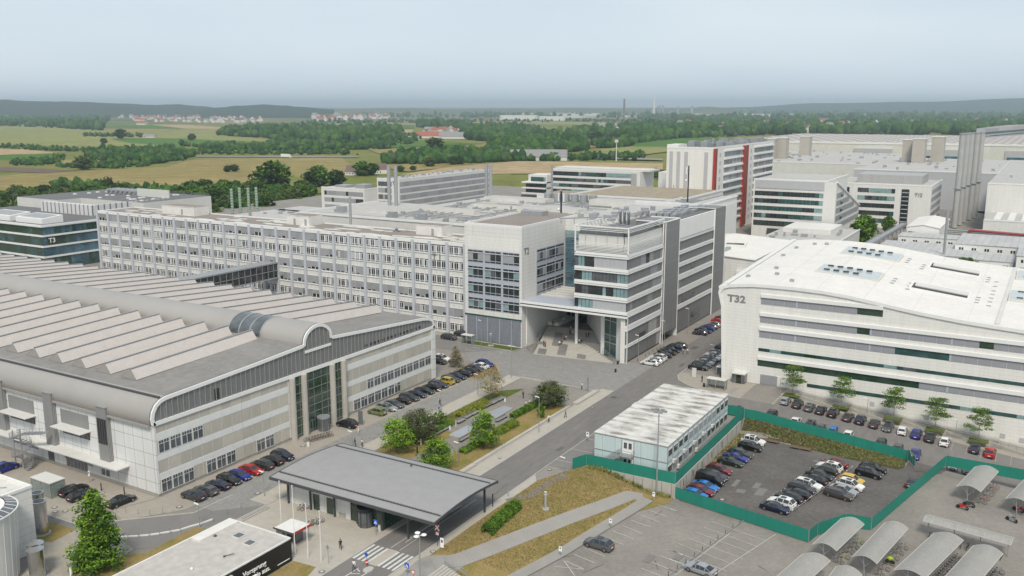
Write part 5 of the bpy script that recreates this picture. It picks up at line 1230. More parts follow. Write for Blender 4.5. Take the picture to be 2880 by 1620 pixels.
o=banded('lettered_office_block','lettered white office block with a dark stair window left of the five tall flues',-103.6,-54.2,517,566,23,[(18.6,20.9),(14.6,16.9),(10.6,12.9),(6.6,8.9),(2.6,4.9)],[2,3,2,4,5],[0,4,0,1],mg=(13,17.5),smg=(2,3),seed=33)
b=MB(); b.box(-68.5,-64.8,516.7,517,.5,21,0); b.box(-98,-94.8,516.7,517,9,21,0); 
for k in range(9): b.box(-68.3,-65,516.6,516.7,1.5+2.2*k,1.9+2.2*k,1)
b.build('stair_window',['glass_dark','blind_pale'],o); text('T12',2.3,'letter_gray',o,(-62,516.6,17.8),'Y',.1)
MB().box(-93,-60,527,552,23,27.5,0).build('roof_storey','mesh_pale',o)
# five tall flues
for k,(px,py,tx,ty) in enumerate(((1875,1000,1960,100),(1915,940,2010,95),(1970,900,2055,90),(2015,890,2110,90),(2070,880,2160,85))):
    x,y=-44+.9*k,538+15*k; zt=onY(*cZ4b(tx,ty),y)[1]
    xx=onY(*cZ4b(tx,ty),y)[0]
    t=root('tall_flue',('first','second','third','fourth','fifth')[k]+' of five tall pale steel flues in a row, counted from the left','chimney',(xx,y,0),'five tall steel flues'); MB().tube((xx,y,0),(xx,y,zt),1.45,14,0).build('stack','flue_grey',t) if 'flue_grey' in MATS else None
    if 'flue_grey' not in MATS: mat('flue_grey',(.36,.36,.35),.55,.06,.3); MB().tube((xx,y,0),(xx,y,zt),1.45,14,0).build('stack','flue_grey',t)
    MB().tube((xx,y,zt),(xx,y,zt+.6),1.7,14,0).tube((xx,y,zt*.42),(xx,y,zt*.42+.3),2.2,14,0).build('collar','galv',t)
# halls behind
o=stuffroof('long_pale_hall','long pale hall with many small roof ventilators in front of the huge flat hall',-250,-114,712,900,22,'offwhite','felt_pale',60,17)
for k,(px,py,zt) in enumerate(((1285,350,39),(1405,345,40),(1645,310,44))):
    x,y=G(*cZ4(px,py),22); zt=onY(*cZ4(px,{1285:150,1405:140,1645:125}[px]),y)[1]; t=root('concrete_flue_tower',('left','middle','right')[k]+' one of three beige concrete flue towers just right of the striped tower','flue tower',(x,y,22),'beige concrete flue towers'); MB().box(x-4,x+4.5,y,y+10,18,zt,0).build('shaft','beige_conc',t); MB().box(x-4.3,x+4.8,y-.3,y+10.3,zt,zt+.5,0).build('cap','offwhite',t)
for k,(px,py,zt) in enumerate(((1400,400,41),(1500,410,41.5),(1690,400,44))):
    x,y=G(*cZ4b(px,py),22); zt=onY(*cZ4b(px,{1400:160,1500:150,1690:130}[px]),y)[1]; t=root('concrete_flue_tower',('left','middle','right')[k]+' one of three beige concrete flue towers near the five tall flues','flue tower',(x,y,22),'beige concrete flue towers'); MB().box(x-4.2,x+4.2,y,y+11,18,zt,0).build('shaft','beige_conc',t); MB().box(x-4.5,x+4.5,y-.3,y+11.3,zt,zt+.5,0).build('cap','offwhite',t)
o=stuffroof('grey_hall','grey hall with round roof vents between the lettered block and the concrete flue towers',-114,-30,632,800,23.5,'blind_pale','felt_pale',26,18)
o=stuffroof('side_hall','tall pale hall with slit windows behind the five tall flues',-30,60,540,795,24,'white_clad','felt_pale',10,19)
MB().box(-30.2,-30,560,640,11,12.5,0).box(-30.2,-30,545,600,3,4.5,0).build('window_band','glass_gray',o)
# huge flat hall with roof-light dots
def dotroof():
    m=mat('dot_roof',(.33,.305,.29),.9,.06,.03); t=m.node_tree; l=t.links.new; b=t.nodes['Principled BSDF']; src=b.inputs['Base Color'].links[0].from_socket
    g=t.nodes.new('ShaderNodeNewGeometry'); br=t.nodes.new('ShaderNodeTexBrick'); br.offset=.5; br.inputs['Scale'].default_value=1; br.inputs['Brick Width'].default_value=16; br.inputs['Row Height'].default_value=22; br.inputs['Mortar Size'].default_value=6.2; br.inputs['Mortar Smooth'].default_value=0
    br.inputs['Color1'].default_value=(1,1,1,1); br.inputs['Color2'].default_value=(1,1,1,1); br.inputs['Mortar'].default_value=(0,0,0,1)
    a=t.nodes.new('ShaderNodeVectorMath'); a.inputs[1].default_value=(8000,8000,0); l(g.outputs['Position'],a.inputs[0]); l(a.outputs[0],br.inputs[0])
    mm=t.nodes.new('ShaderNodeMixRGB'); l(br.outputs[0],mm.inputs[0]); l(src,mm.inputs[1]); mm.inputs[2].default_value=(.72,.70,.68,1); l(mm.outputs[0],b.inputs['Base Color'])
dotroof()
bh=root('huge_flat_hall','huge flat factory hall with rows of roof lights stretching across the right distance','factory hall',(-100,1060,0))
MB().prism([(-330,1035),(-60,1060),(-10,1060),(160,1060),(160,1400),(-330,1400)],0,25.6,0,1).build('wall',['white_old','dot_roof'],bh)
b=MB()
for (x0,x1) in ((-190,-152),(-128,-66),(-46,-8)): b.box(x0,x1,1046+(x0+190)*.09,1061,9.5,20,0); b.box(x0+2,x1-2,1045.6+(x0+190)*.09,1060,9.5,13.5,1)
b.build('window_band',['blind_pale','glass_blue'],bh)
MB().prism([(-330,1034.6),(-60,1059.6),(-10,1059.6),(160,1059.6),(160,1061),(-10,1061),(-60,1061),(-330,1036)],24.5,26.6,0).build('parapet','white',bh)
fb=root('far_grey_hall','tall grey hall with a dark window strip beyond the five tall flues','factory hall',(20,1010,0))
x0,y0=G(*cZ4b(2100,40),39); x1,y1=G(2890,352,39)
MB().prism([(x0,y0),(x1,y1),(x1+60,y1+250),(x0+20,y0+260)],0,39,0,1).build('wall',['blind_pale','roof_tan'],fb)
b=MB(); dx,dy=(x1-x0),(y1-y0)
for (u0,u1,z0,z1,m_) in ((.1,1,31,34,1),(.1,1,28,29.5,1),(.15,.4,34.5,38,0),(.0,1,22,26,2),(.1,1,6,15,1),(.1,1,15,20,0)):
    p=(x0+dx*u0,y0+dy*u0-.6); q=(x0+dx*u1,y0+dy*u1-.6); b.prism([p,q,(q[0],q[1]+1),(p[0],p[1]+1)],z0,z1,m_)
b.build('window_band',['blind','glass_blue','white'],fb)
# gabled building T26 and low container roofs
o=root('gabled_white_building','small white gabled building with lettering among the container roofs','building',(-41.5,439,0))
b=MB(); b.extrude([(-54.7,0),(-54.7,10.6),(-48,11.8),(-41.5,10.6),(-41.5,0)],'y',438.6,480,0); b.build('wall','white',o)
b=MB(); b.extrude([(-55,10.65),(-48,11.9),(-41.2,10.65),(-41.2,10.9),(-48,12.15),(-55,10.9)],'y',438.3,480.3,0); b.build('roof','white_roof',o)
b=MB(); b.box(-50.2,-49.5,438.4,438.6,6.5,7.6,0); b.box(-49.2,-48.5,438.4,438.6,6.5,7.6,0); b.build('window','dark_metal',o); text('T26',1.9,'letter_gray',o,(-54.2,438.4,7.6),'Y',.05)
def contrange(lb,x0,x1,y0,y1,z,seed,wins=True):
    r=root('container_row',lb,'container offices',(x1,y0,0),'low container offices behind the wave roof'); MB().box(x0,x1,y0,y1,0,z,0).build('wall','white',r)
    b=MB().box(x0-.2,x1+.2,y0-.2,y1+.2,z,z+.25,0).build('roof','container_roof',r)
    m=MB(); k=0; x=x0+1.5
    while x<x1-2:
        for z0 in ([z-2.3] if z<7 else [z-2.3,z-5.2]): m.box(x,x+.7,y0-.06,y0,z0,z0+1.1,0); m.box(x+.95,x+1.65,y0-.06,y0,z0,z0+1.1,0)
        x+=4.6
    m.build('window','glass_dark',r); return r
panel('container_roof',(.47,.47,.465),2.5,14,(.62,.62,.62),.10,horiz=True,var=.12,pv=.12)
contrange('row of low container offices below the gabled building with six window pairs',-56,-33,423,437,8.3,1); contrange('wide low container roofs right behind the crest of the wave roof',-60,-24,385,419,6.6,2)
contrange('container block with window pairs at the right below the red pipe bridge',-32,6,405,440,9,3); contrange('nearest container block behind the right end of the wave roof',-24,-10,378,396,7,4); contrange('three storey container block at the right frame edge',-9,18,372,404,10.5,5)
contrange('far container roofs beside the pipe bridge',-30,30,442,480,6.4,6)
o=stuffroof('bright_dotted_roof_building','pale building with bright dots on its flat roof at the right foot of the flues',-28,10,500,560,9,'white_clad','felt_pale',0,3)
m=MB()
for i in range(5):
    for j in range(8): m.box(-24+6*i,-21+6*i,505+6*j,508.5+6*j,9,9.4,0)
m.build('rooflight','white',o)
pb=root('pipe_bridge','long pipe bridge on posts carrying grey and dark red pipes behind the container roofs','pipe bridge',(-20,445,0))
m=MB(); 
for z in (8,8.8,9.6): m.tube((-40,447,z),(40,438,z),.3,8,0)
truss(m,(-40,448,6.6),(40,439,6.6),2.6,26)
for k in range(9): x=-40+10*k; m.tube((x,447.6-1.12*k,0),(x,447.6-1.12*k,7),.2,6,0)
m.build('grey_pipe','galv',pb); mat('pipe_red',(.30,.055,.055),.6,.05,1); m=MB(); m.tube((-31,445,6),(-30,445,10),.55,8,0); m.tube((-30,445,10.2),(4,441.5,9.6),.55,8,0); m.tube((4,441.5,9.6),(12,440,9),.6,8,0); m.tube((12,440,9),(40,430,13),.6,8,0); m.build('red_pipe','pipe_red',pb)
cb=root('conveyor_bridge','grey covered conveyor bridge on posts running up beside the green tree','bridge',(-62,430,0))
m=MB(); m.bar((-63.9,392,7.4),(-60.7,476,7.4),2.6,1.2,0)
for k in range(9): y=396+9.5*k; m.tube((-63.9+3.2*k/9+.9,y,0),(-63.9+3.2*k/9+.9,y,7),.22,6,0)
for dx in (-1.2,1.2): m.bar((-63.9+dx,392,8.4),(-60.7+dx,476,8.4),.1,.1,0)
m.build('deck','galv',cb)
x,y=G(*cV(1415,590),7); t=root('lone_steel_pole','single tall grey pole rising behind the crest of the wave roof','pole',(x,y,0)); MB().tube((x,y,0),(x,y,24),.5,12,0).build('pole','galv',t)
# light mast by containers and far lattice masts
t=root('floodlight_mast','tall slim floodlight mast standing before the container offices','light mast',(-55.5,137.2,0)); lx,ly,_=PG(*cF(880,1215))
t.location=(lx,ly,hgt(lx,ly)); ORG[t.name]=(lx,ly,hgt(lx,ly)); zt=onY(*cF(900,375),ly)[1]
MB().tube((lx,ly,-2.3),(lx,ly,zt),.17,8,0,.08).build('pole','galv',t); m=MB(); m.bar((lx-1.2,ly,zt),(lx+1.2,ly,zt),.08,.08,0); m.bar((lx,ly-1,zt),(lx,ly+1,zt),.08,.08,0); [m.box(lx+dx-.3,lx+dx+.3,ly+dy-.2,ly+dy+.2,zt-.1,zt+.2,0) for dx,dy in ((-1.1,0),(-.5,.5),(.5,.5),(1.1,0),(.6,-.8),(-.2,-.9))]; m.build('floodlight','galv',t)
import numpy as np
HAZE=9e-5
# ================================================================ foliage
def leafm(name,c,v=.25):
    m=mat(name,c,.75,v,.9,0,.15); b=m.node_tree.nodes['Principled BSDF']; return m
for n_,c in (('leaf_dark',(.035,.075,.012)),('leaf_mid',(.062,.125,.018)),('leaf_bright',(.115,.215,.02)),('leaf_lime',(.19,.31,.025)),('leaf_yellow',(.30,.25,.07)),('leaf_bronze',(.075,.075,.038)),('leaf_olive',(.10,.145,.035)),('leaf_grey',(.10,.12,.07)),('leaf_straw',(.26,.22,.13)),('leaf_gold',(.24,.26,.03))): leafm(n_,c)
mat('bark',(.10,.075,.05),.95,.2,3); mat('bark_pale',(.22,.20,.17),.9,.2,3)
def crown_mesh(name,seed,mats,w,h,z0,clumps,leaves,ls,shape='round',jit=.35,layers=0,wts=None):
    """leaf-sized faces in clumps spread through the crown's volume. w,h: crown size, z0: bottom"""
    rn=np.random.default_rng(seed); V=[];M=[]
    for c in range(clumps):
        if layers:
            ly=int(rn.integers(0,layers)); t=(ly+.5)/layers; rad=w/2*(.95-.45*t)*rn.uniform(.35,1.1); a=rn.uniform(0,6.283) if rn.random()<.3 else (int(rn.integers(0,4))*1.7+ly*.9+rn.normal(0,.22)); cx,cy,cz=rad*math.cos(a),rad*math.sin(a),z0+h*t+rn.normal(0,h*.015)+.12*rad
            sx,sz=w*.13,h*.022
        else:
            t=rn.random()
            if shape=='round': t=rn.beta(1.6,1.6); prof=math.sqrt(max(0,1-(2*t-1)**2))
            elif shape=='cone': t=rn.beta(1.1,1.8); prof=(1-t)**.75*(.75+.25*min(1,t*6))
            elif shape=='maple': t=rn.beta(1.2,1.7); prof=(1-t)**.55*min(1,.55+t*3)
            else: prof=1
            rad=w/2*prof*(rn.random()**.4)*(1+rn.normal(0,.10)); a=rn.uniform(0,6.283); cx,cy,cz=rad*math.cos(a),rad*math.sin(a),z0+h*t
            sx=w*.095*(1+jit*rn.normal()); sz=sx*.62
        sx=abs(sx)+.02
        k=max(4,int(leaves*(.6+.8*rn.random()))); d=rn.normal(size=(k,3)); d/=np.linalg.norm(d,axis=1)[:,None]; r=rn.random(k)**.33
        p=np.array([cx,cy,cz])+d*r[:,None]*np.array([sx,sx,sz])*1.5
        u=rn.normal(size=(k,3)); u[:,2]*=.45; u/=np.linalg.norm(u,axis=1)[:,None]
        v=rn.normal(size=(k,3)); v[:,2]*=.6; v-=u*(u*v).sum(1)[:,None]; v/=np.linalg.norm(v,axis=1)[:,None]
        s=ls*rn.uniform(.6,1.25,k)[:,None]
        q=np.stack([p-u*s,p+v*s*.55,p+u*s,p-v*s*.55],1)
        V.append(q.reshape(-1,3)); mi=int(rn.choice(len(mats),p=wts)); M+= [mi]*k
    V=np.concatenate(V); n=len(V)//4
    me=bpy.data.meshes.new(name); me.vertices.add(len(V)); me.vertices.foreach_set('co',V.astype('f').ravel())
    me.loops.add(n*4); me.loops.foreach_set('vertex_index',np.arange(n*4,dtype='i')); me.polygons.add(n); me.polygons.foreach_set('loop_start',np.arange(0,n*4,4,dtype='i')); me.polygons.foreach_set('loop_total',np.full(n,4,dtype='i'))
    for m in mats: me.materials.append(MATS[m])
    me.polygons.foreach_set('material_index',np.array(M,dtype='i')); me.update(); me.validate(); return me
def trunk_mesh(name,seed,h,r,spread,n=7,m='bark',z0=.35,up=.85):
    rn=random.Random(seed); b=MB(); b.tube((0,0,-.1),(0,0,h*.5),r,8,0,r*.75); b.tube((0,0,h*.5),(rn.uniform(-.1,.1),0,h*up),r*.75,7,0,r*.2)
    for k in range(n):
        t=z0+(up-.1-z0)*k/max(1,n-1); a=k*2.4+rn.random(); L_=spread*(1.05-t*.7)*rn.uniform(.6,1)
        p=Vector((0,0,h*t)); q=p+Vector((math.cos(a)*L_,math.sin(a)*L_,L_*rn.uniform(.25,.6))); b.tube(p,q,r*.4*(1.2-t),6,0,r*.1)
        e=q+Vector((math.cos(a+.6)*L_*.35,math.sin(a+.6)*L_*.35,L_*.25)); b.tube((p+q)/2,e,r*.2,5,0,r*.06)
    return b.mesh(name,m)
TREES={}
def kindtree(key,crown,trunk): TREES[key]=(crown,trunk)
def place_tree(name,key,x,y,z,s,label,cat='tree',group=None,rz=None,sz=None):
    cr,tr=TREES[key]; o=bpy.data.objects.new(name,None); COL.objects.link(o); o.location=(x,y,z); rz=(x*7.3+y*3.1)%6.28 if rz is None else rz
    o.rotation_euler=(0,0,rz); o.scale=(s,s,sz or s); tag(o,label,cat,group); ORG[o.name]=(0,0,0)
    if tr: t=bpy.data.objects.new('trunk',tr); COL.objects.link(t); t.parent=o
    c=bpy.data.objects.new('crown',cr); COL.objects.link(c); c.parent=o
    return o
K=kindtree
K('columnar',crown_mesh('crown',1,['leaf_bright','leaf_mid','leaf_lime'],7.0,11.0,.5,250,44,.23,'cone',jit=.5,wts=[.45,.37,.18]),trunk_mesh('trunk',1,10.5,.22,2.6,10,z0=.12))
K('maple',crown_mesh('crown',2,['leaf_lime','leaf_bright','leaf_mid'],6.8,5.6,1.5,105,36,.20,'maple',jit=.5,wts=[.6,.3,.1]),trunk_mesh('trunk',2,6.4,.12,2.8,9,z0=.3))
K('maple_green',crown_mesh('crown',3,['leaf_bright','leaf_mid','leaf_lime'],6.6,5.4,1.2,115,36,.20,'maple',jit=.5,wts=[.5,.25,.25]),trunk_mesh('trunk',3,6.0,.12,2.8,9,z0=.3))
K('dark_bush',crown_mesh('crown',4,['leaf_bronze','leaf_olive','leaf_dark'],6.8,5.9,.3,210,46,.15,'round',wts=[.45,.3,.25]),trunk_mesh('trunk',4,5,.16,2.8,9,z0=.15))
K('sparse_straw',crown_mesh('crown',5,['leaf_straw','leaf_yellow'],5.6,4.6,1.3,95,26,.15,'round'),trunk_mesh('trunk',5,6.0,.09,2.6,16,'bark_pale',z0=.25,up=.98))
K('pale_birch',crown_mesh('crown',6,['leaf_straw','leaf_grey'],4.2,5.0,.6,110,26,.16,'cone'),trunk_mesh('trunk',6,5.6,.10,1.9,14,'bark_pale',z0=.15,up=.98))
for i in range(3): K('layered%d'%i,crown_mesh('crown',70+i,['leaf_olive','leaf_bright','leaf_mid'],5.4,4.9,1.9,64,44,.17,layers=5,wts=[.4,.35,.25]),trunk_mesh('trunk',8+i,6.6,.07,2.5,12,'bark_pale',z0=.28,up=.97))
for i in range(6):
    ms=(['leaf_mid','leaf_dark','leaf_bright'],['leaf_mid','leaf_olive','leaf_bright'],['leaf_dark','leaf_mid'],['leaf_bright','leaf_mid'],['leaf_olive','leaf_grey','leaf_mid'],['leaf_dark','leaf_bronze'])[i]
    K('wild%d'%i,crown_mesh('crown',20+i,ms,10,9.5,.8,110,26,.75,'round' if i!=5 else 'cone'),trunk_mesh('trunk',20+i,7,.25,3,5,z0=.2))
K('bush',crown_mesh('crown',41,['leaf_mid','leaf_bright'],2,1.8,0,40,30,.14,'round'),None)
T_=place_tree
def at_px(p): x,y,z=PG(*p); return x,y,z
x,y,z=-108.9,71.0,0; T_('leafy_tree','columnar',x,y,z,1.0,'tall cone shaped bright green tree at the lower left by the curved road',sz=1.04)
for key,p,s,sz,lb in (('maple',cC(1560,1335),.98,1.0,'light green maple with drooping tiers behind the gate house roof'),('dark_bush',cC(1790,1225),1.0,1.0,'dark bronze green round tree beside the park benches'),('maple_green',cD(1965,370),1.02,.85,'mid green spreading tree just behind the gate house roof'),('maple_green',cC(2440,1285),.95,1.08,'fresh green maple next to the flat water basins in the park'),('sparse_straw',cC(2505,795),1.0,1.12,'thin straw yellow tree at the corner of the park lawn'),('dark_bush',cZ5(880,1050),.98,.88,'round dark green tree at the end of the clipped hedge'),('pale_birch',cC(2155,470),.92,.95,'pale dry conifer shaped tree on the stony bed by the hall'),('bush',cC(1990,1045),1.25,1.4,'small rounded bush beside the dark bronze tree'),('bush',cZ5(790,1160),.9,1.6,'small conical bush at the end of the clipped hedge')):
    x,y,z=at_px(p); T_('park_tree' if key!='bush' else 'bush',key,x,y,z,s,lb,'tree' if key!='bush' else 'bush',sz=sz)
for k,(p) in enumerate((cT(240,740),cT(740,855),cT(1268,970),cT(1685,1080),cT(2120,1190))):
    x=(-45.7,-35.1,-24.4,-16.2,-8.1)[k]; y=(200,199.6,199.4,199.3,199.3)[k]; z=(0.25,-.55,-1.2,-2.1,-2.9)[k]
    T_('young_tree','layered%d'%(k%3),x,y,z,.93,('first','second','third','fourth','fifth')[k]+' from the left of five slender tiered young trees along the wave roof building',group='young trees along the wave roof building')
    b=drape('planting_bed',[(x-1.7+.0*0,y-2.4),(x+1.9,y-2.4),(x+1.9,y+.4),(x-1.7,y+.4)],'lawn',.0,kind='structure',h=lambda a,c,z=z:z-.1)
x,y=G(*cV(265,425),0); T_('big_green_tree','wild3',x,y,0,.95,'big round green tree beside the conveyor bridge',sz=1.25)
x,y=G(*cV(600,310),0); T_('big_green_tree','wild1',x,y,0,.6,'smaller green tree right of the conveyor bridge',sz=.9)
x,y=G(*cV(160,415),0); T_('bush','bush',x,y,0,5,'round green bush under the big tree by the conveyor bridge','bush')
T_('leafy_tree','wild3',-25.5,376,0,.75,'small yellow green tree peeking over the wave roof crest')
# hedges and shrub rows (ground cover reads as one mass each)
def shrubrow(name,a,b,wd,h,mats,label,cat='hedge',n=None,ls=.13,wob=.1,z=0,group=None):
    a=Vector(a);b=Vector(b); L_=(b-a).length; rn=np.random.default_rng(int(L_*100)); d=(b-a)/L_; nn=Vector((-d.y,d.x)); n=n or int(L_*wd*h*420)
    t=rn.random(n)*L_; face=rn.random(n); s=(rn.random(n)-.5)*wd; zz=rn.random(n)*h
    k=face<.45; zz[k]=h*(1+rn.normal(0,wob,k.sum())); k2=(face>=.45)&(face<.75); s[k2]=-wd/2*(1+rn.normal(0,wob,k2.sum())); k3=face>=.75; s[k3]=wd/2*(1+rn.normal(0,wob,k3.sum()))
    P=np.stack([a.x+d.x*t+nn.x*s,a.y+d.y*t+nn.y*s,z+zz],1); 
    if z=='h': pass
    u=rn.normal(size=(n,3));u/=np.linalg.norm(u,axis=1)[:,None]; v=rn.normal(size=(n,3)); v-=u*(u*v).sum(1)[:,None]; v/=np.linalg.norm(v,axis=1)[:,None]
    V=np.stack([P-u*ls,P+v*ls*.6,P+u*ls,P-v*ls*.6],1).reshape(-1,3)
    me=bpy.data.meshes.new(name); me.from_pydata(V.tolist(),[],[(4*i,4*i+1,4*i+2,4*i+3) for i in range(n)])
    for m in mats: me.materials.append(MATS[m])
    blk=(np.floor(t/(1.1 if len(mats)<3 else .6)).astype(int)*7919)%len(mats); me.polygons.foreach_set('material_index',np.where(rn.random(n)<.3,rn.integers(0,len(mats),n),blk).astype('i'))
    ob=bpy.data.objects.new(name,me); COL.objects.link(ob); tag(ob,label,cat,group)
    return ob
g2=lambda p:PG(*p)[:2]
shrubrow('clipped_hedge',g2(cZ5(500,1175)),g2(cZ5(765,1035)),1.2,1.0,['leaf_bright','leaf_mid'],'bright clipped hedge leading to the round dark tree')
shrubrow('clipped_hedge',g2(cC(1880,1180)),g2(cC(2100,1065)),1.0,.8,['leaf_bright','leaf_mid'],'short clipped hedge behind the park bench near the bronze tree')
shrubrow('clipped_hedge',g2(cC(2210,1350)),g2(cC(2395,1255)),1.5,.8,['leaf_bright','leaf_olive'],'clipped hedge below the flat basins near the white bollard')
shrubrow('flowering_shrubs',g2(cC(2180,985)),g2(cC(2450,850)),1.8,.9,['leaf_gold','leaf_bright','leaf_yellow'],'yellow flowering shrub strip on the lawn beside the benches','shrubs',wob=.3)
shrubrow('flowering_shrubs',g2(cZ5(350,1330)),g2(cZ5(530,1230)),1.7,.8,['leaf_gold','leaf_bright','leaf_olive'],'yellow green shrub patch between the fresh maple and the path','shrubs',wob=.3)
o=shrubrow('long_hedge',(-68.3,107.5),(-69.0,117.8),1.5,1.1,['leaf_mid','leaf_bright'],'long loose green hedge on the dry grass bank',wob=.2,z=hgt(-68.6,112))
# rough tufts on the bank, soil strip and along the wall
def tufts(name,pts,n,h,ls,mats,label,seed=1,accept=lambda x,y:True):
    rn=np.random.default_rng(seed); xs=[p[0] for p in pts]; ys=[p[1] for p in pts]; V=[];C=0
    def inside(x,y):
        c=False
        for i in range(len(pts)):
            x1,y1=pts[i];x2,y2=pts[i-1]
            if (y1>y)!=(y2>y) and x<(x2-x1)*(y-y1)/(y2-y1)+x1: c=not c
        return c
    while C<n:
        x,y=rn.uniform(min(xs),max(xs)),rn.uniform(min(ys),max(ys))
        if not inside(x,y) or not accept(x,y): continue
        z=hgt(x,y)
        for k in range(4):
            a=rn.uniform(0,6.28); dx,dy=math.cos(a)*ls,math.sin(a)*ls; hh=h*rn.uniform(.4,1.1); ox,oy=rn.normal(0,ls),rn.normal(0,ls)
            V+=[(x-dx,y-dy,z),(x+dx,y+dy,z),(x+ox,y+oy,z+hh)]
        C+=1
    me=bpy.data.meshes.new(name); me.from_pydata(V,[],[(3*i,3*i+1,3*i+2) for i in range(len(V)//3)])
    for m in mats: me.materials.append(MATS[m])
    me.polygons.foreach_set('material_index',[int(q) for q in np.random.default_rng(seed+1).integers(0,len(mats),len(V)//12).repeat(4)])
    ob=bpy.data.objects.new(name,me); COL.objects.link(ob); tag(ob,label,'grass'); ob['kind']='stuff'; return ob
for n_,c in (('straw',(.36,.27,.125)),('straw_green',(.26,.225,.08)),('weed',(.12,.17,.035)),('earth',(.14,.10,.07)),('straw_pale',(.33,.25,.13))): mat(n_,c,.95,.2,1)
def offpath(x,y):
    for ln in (PATHA,PATHB):
        for a,b in zip(ln,ln[1:]):
            a=Vector(a);b=Vector(b);p=Vector((x,y));t=clamp((p-a).dot(b-a)/(b-a).length_squared,0,1)
            if (a+(b-a)*t-p).length<1.35: return False
    return True
tufts('rough_grass',[(-71.4,99.5),(-71.4,128.5),(-68.2,137.6),(-67.5,139),(-52.6,139),(-54,131.5),(-56.3,126.5),(-58.6,116),(-60.5,103),(-66,101.5)],11000,.22,.07,['straw','straw_green','straw_pale','straw_green'],'dry uncut grass on the bank between road and car park',3,offpath)
tufts('rough_weeds',[(-50,176.6),(-42,175.5),(-30,173.2),(-19.8,172.3),(-19,173.5),(-19,178.8),(-50,178.8)],3800,.3,.13,['weed','earth','weed','straw_green'],'weeds and clods on the soil bank above the sunken car park',4)
tufts('rough_weeds',[(-50.1,140),(-49.2,140),(-49.0,175.5),(-50.1,175.8)],380,.45,.18,['weed','straw_green','straw'],'weeds growing at the foot of the long retaining wall',5)
tufts('rough_weeds',[(-66.5,138.2),(-66.5,139.05),(-51,139.05),(-51,138.2)],140,.8,.2,['weed','straw_green'],'weeds growing at the foot of the short retaining wall',6)
tufts('dry_shrubs',[(-121,173.5),(-113,173.5),(-110.8,180),(-116,187),(-121,187)],900,.5,.16,['straw','leaf_straw','earth'],'pale dry shrubs on the stony bed by the hall corner',7)
drape('stony_bed',[(-121.4,172.6),(-113,172.6),(-110.6,180),(-115.5,188),(-121.4,187)],'gravel',.06)
# ================================================================ plain, fields, woods, villages, hills
def field(pts,m,dz,nm='field'):
    q=[G(x,y,-6) for x,y in pts]
    if poly_area(q)<0: q=q[::-1]
    MB().face([(x,y,-6+dz) for x,y in q]) 
    b=MB(); b.face([(x,y,-6+dz) for x,y in q]); return b.build(nm,m,kind='structure')
def fieldm(n,a,b,c): grassm(n,a,b,c,.006,.05)
fieldm('f_tan',(.24,.20,.075),(.27,.22,.09),(.31,.25,.11)); fieldm('f_wheat',(.36,.27,.16),(.40,.30,.18),(.42,.325,.20)); fieldm('f_green',(.065,.15,.025),(.08,.165,.03),(.10,.18,.035))
fieldm('f_pale',(.21,.23,.08),(.24,.25,.09),(.28,.27,.11)); fieldm('f_olive',(.14,.17,.035),(.18,.19,.05),(.22,.20,.07)); fieldm('f_plough',(.15,.11,.09),(.16,.12,.10),(.18,.14,.11)); fieldm('f_road',(.24,.24,.23),(.26,.26,.25),(.28,.27,.26))
ly=0
def F(m,*pts,cr=cL,nm='field'):
    global ly; ly+=1; field([cr(*p) for p in pts],m,.05+.06*ly,nm)
F('f_olive',(-600,900),(3000,900),(7600,900),(7600,300),(2576,260),(0,268),(-600,268))
F('f_tan',(-200,664),(700,618),(1250,590),(1500,525),(2576,520),(2700,620),(2300,680),(1960,600),(1950,700),(1500,740),(1250,800),(0,830),(-200,830))
F('f_pale',(-200,270),(760,285),(1700,300),(1640,350),(2085,385),(1960,400),(1200,372),(840,372),(1240,435),(0,425),(-200,425))
F('f_green',(830,378),(1400,375),(1950,405),(1940,425),(1340,435),(950,405)); F('f_wheat',(-200,448),(200,458),(440,485),(0,503),(-200,503)); F('f_green',(-200,504),(500,486),(480,520),(0,537),(-200,537))
F('f_plough',(-200,590),(0,590),(590,618),(350,638),(-200,620)); F('f_green',(770,272),(1130,273),(1380,302),(780,300)); F('f_wheat',(1130,271),(1400,272),(1720,293),(1700,306),(1400,300)); F('f_tan',(770,302),(1390,303),(1250,320),(960,335),(770,322)); F('f_pale',(1600,262),(3500,262),(3500,275),(1700,272))
F('f_tan',(490,540),(800,535),(1000,545),(900,560),(450,580)); F('f_olive',(1980,790),(2576,700),(2700,740),(2576,780),(2050,830)) ; F('f_road',(1480,508),(2700,512),(2700,520),(1480,518),nm='motorway')
F('f_wheat',(640,592),(1000,535),(1450,498),(2440,515),(2440,580),(1290,586),cr=cM); F('f_tan',(530,520),(1050,508),(1160,518),(700,572),(500,540),cr=cM); F('f_olive',(400,640),(640,592),(1400,588),(1400,800),(400,800),cr=cM)
F('f_tan',(430,420),(830,405),(1250,378),(1250,405),(900,432),(530,458),cr=cM); F('f_green',(550,352),(1250,378),(830,395),(540,405),cr=cM); F('f_wheat',(480,285),(740,278),(730,300),(560,312),cr=cM); F('f_tan',(490,232),(745,235),(730,250),(520,248),cr=cM)
F('f_green',(450,248),(740,252),(740,276),(450,276),cr=cM); F('f_tan',(1870,346),(2185,348),(2170,372),(1930,410),cr=cM); F('f_pale',(1950,452),(2030,415),(2230,398),(2560,402),(2560,425),(2300,457),cr=cM); F('f_green',(2235,400),(2240,378),(2576,340),(2900,340),(2900,402),cr=cM)
F('f_pale',(970,222),(1560,225),(1560,240),(1100,255),(980,236),cr=cM); F('f_pale',(1560,222),(2250,232),(2200,250),(1560,248),cr=cM); F('f_pale',(1070,178),(1700,170),(1700,186),(1100,190),cr=cM); F('f_road',(1820,468),(2440,485),(2440,497),(1820,480),cr=cM,nm='country_road')
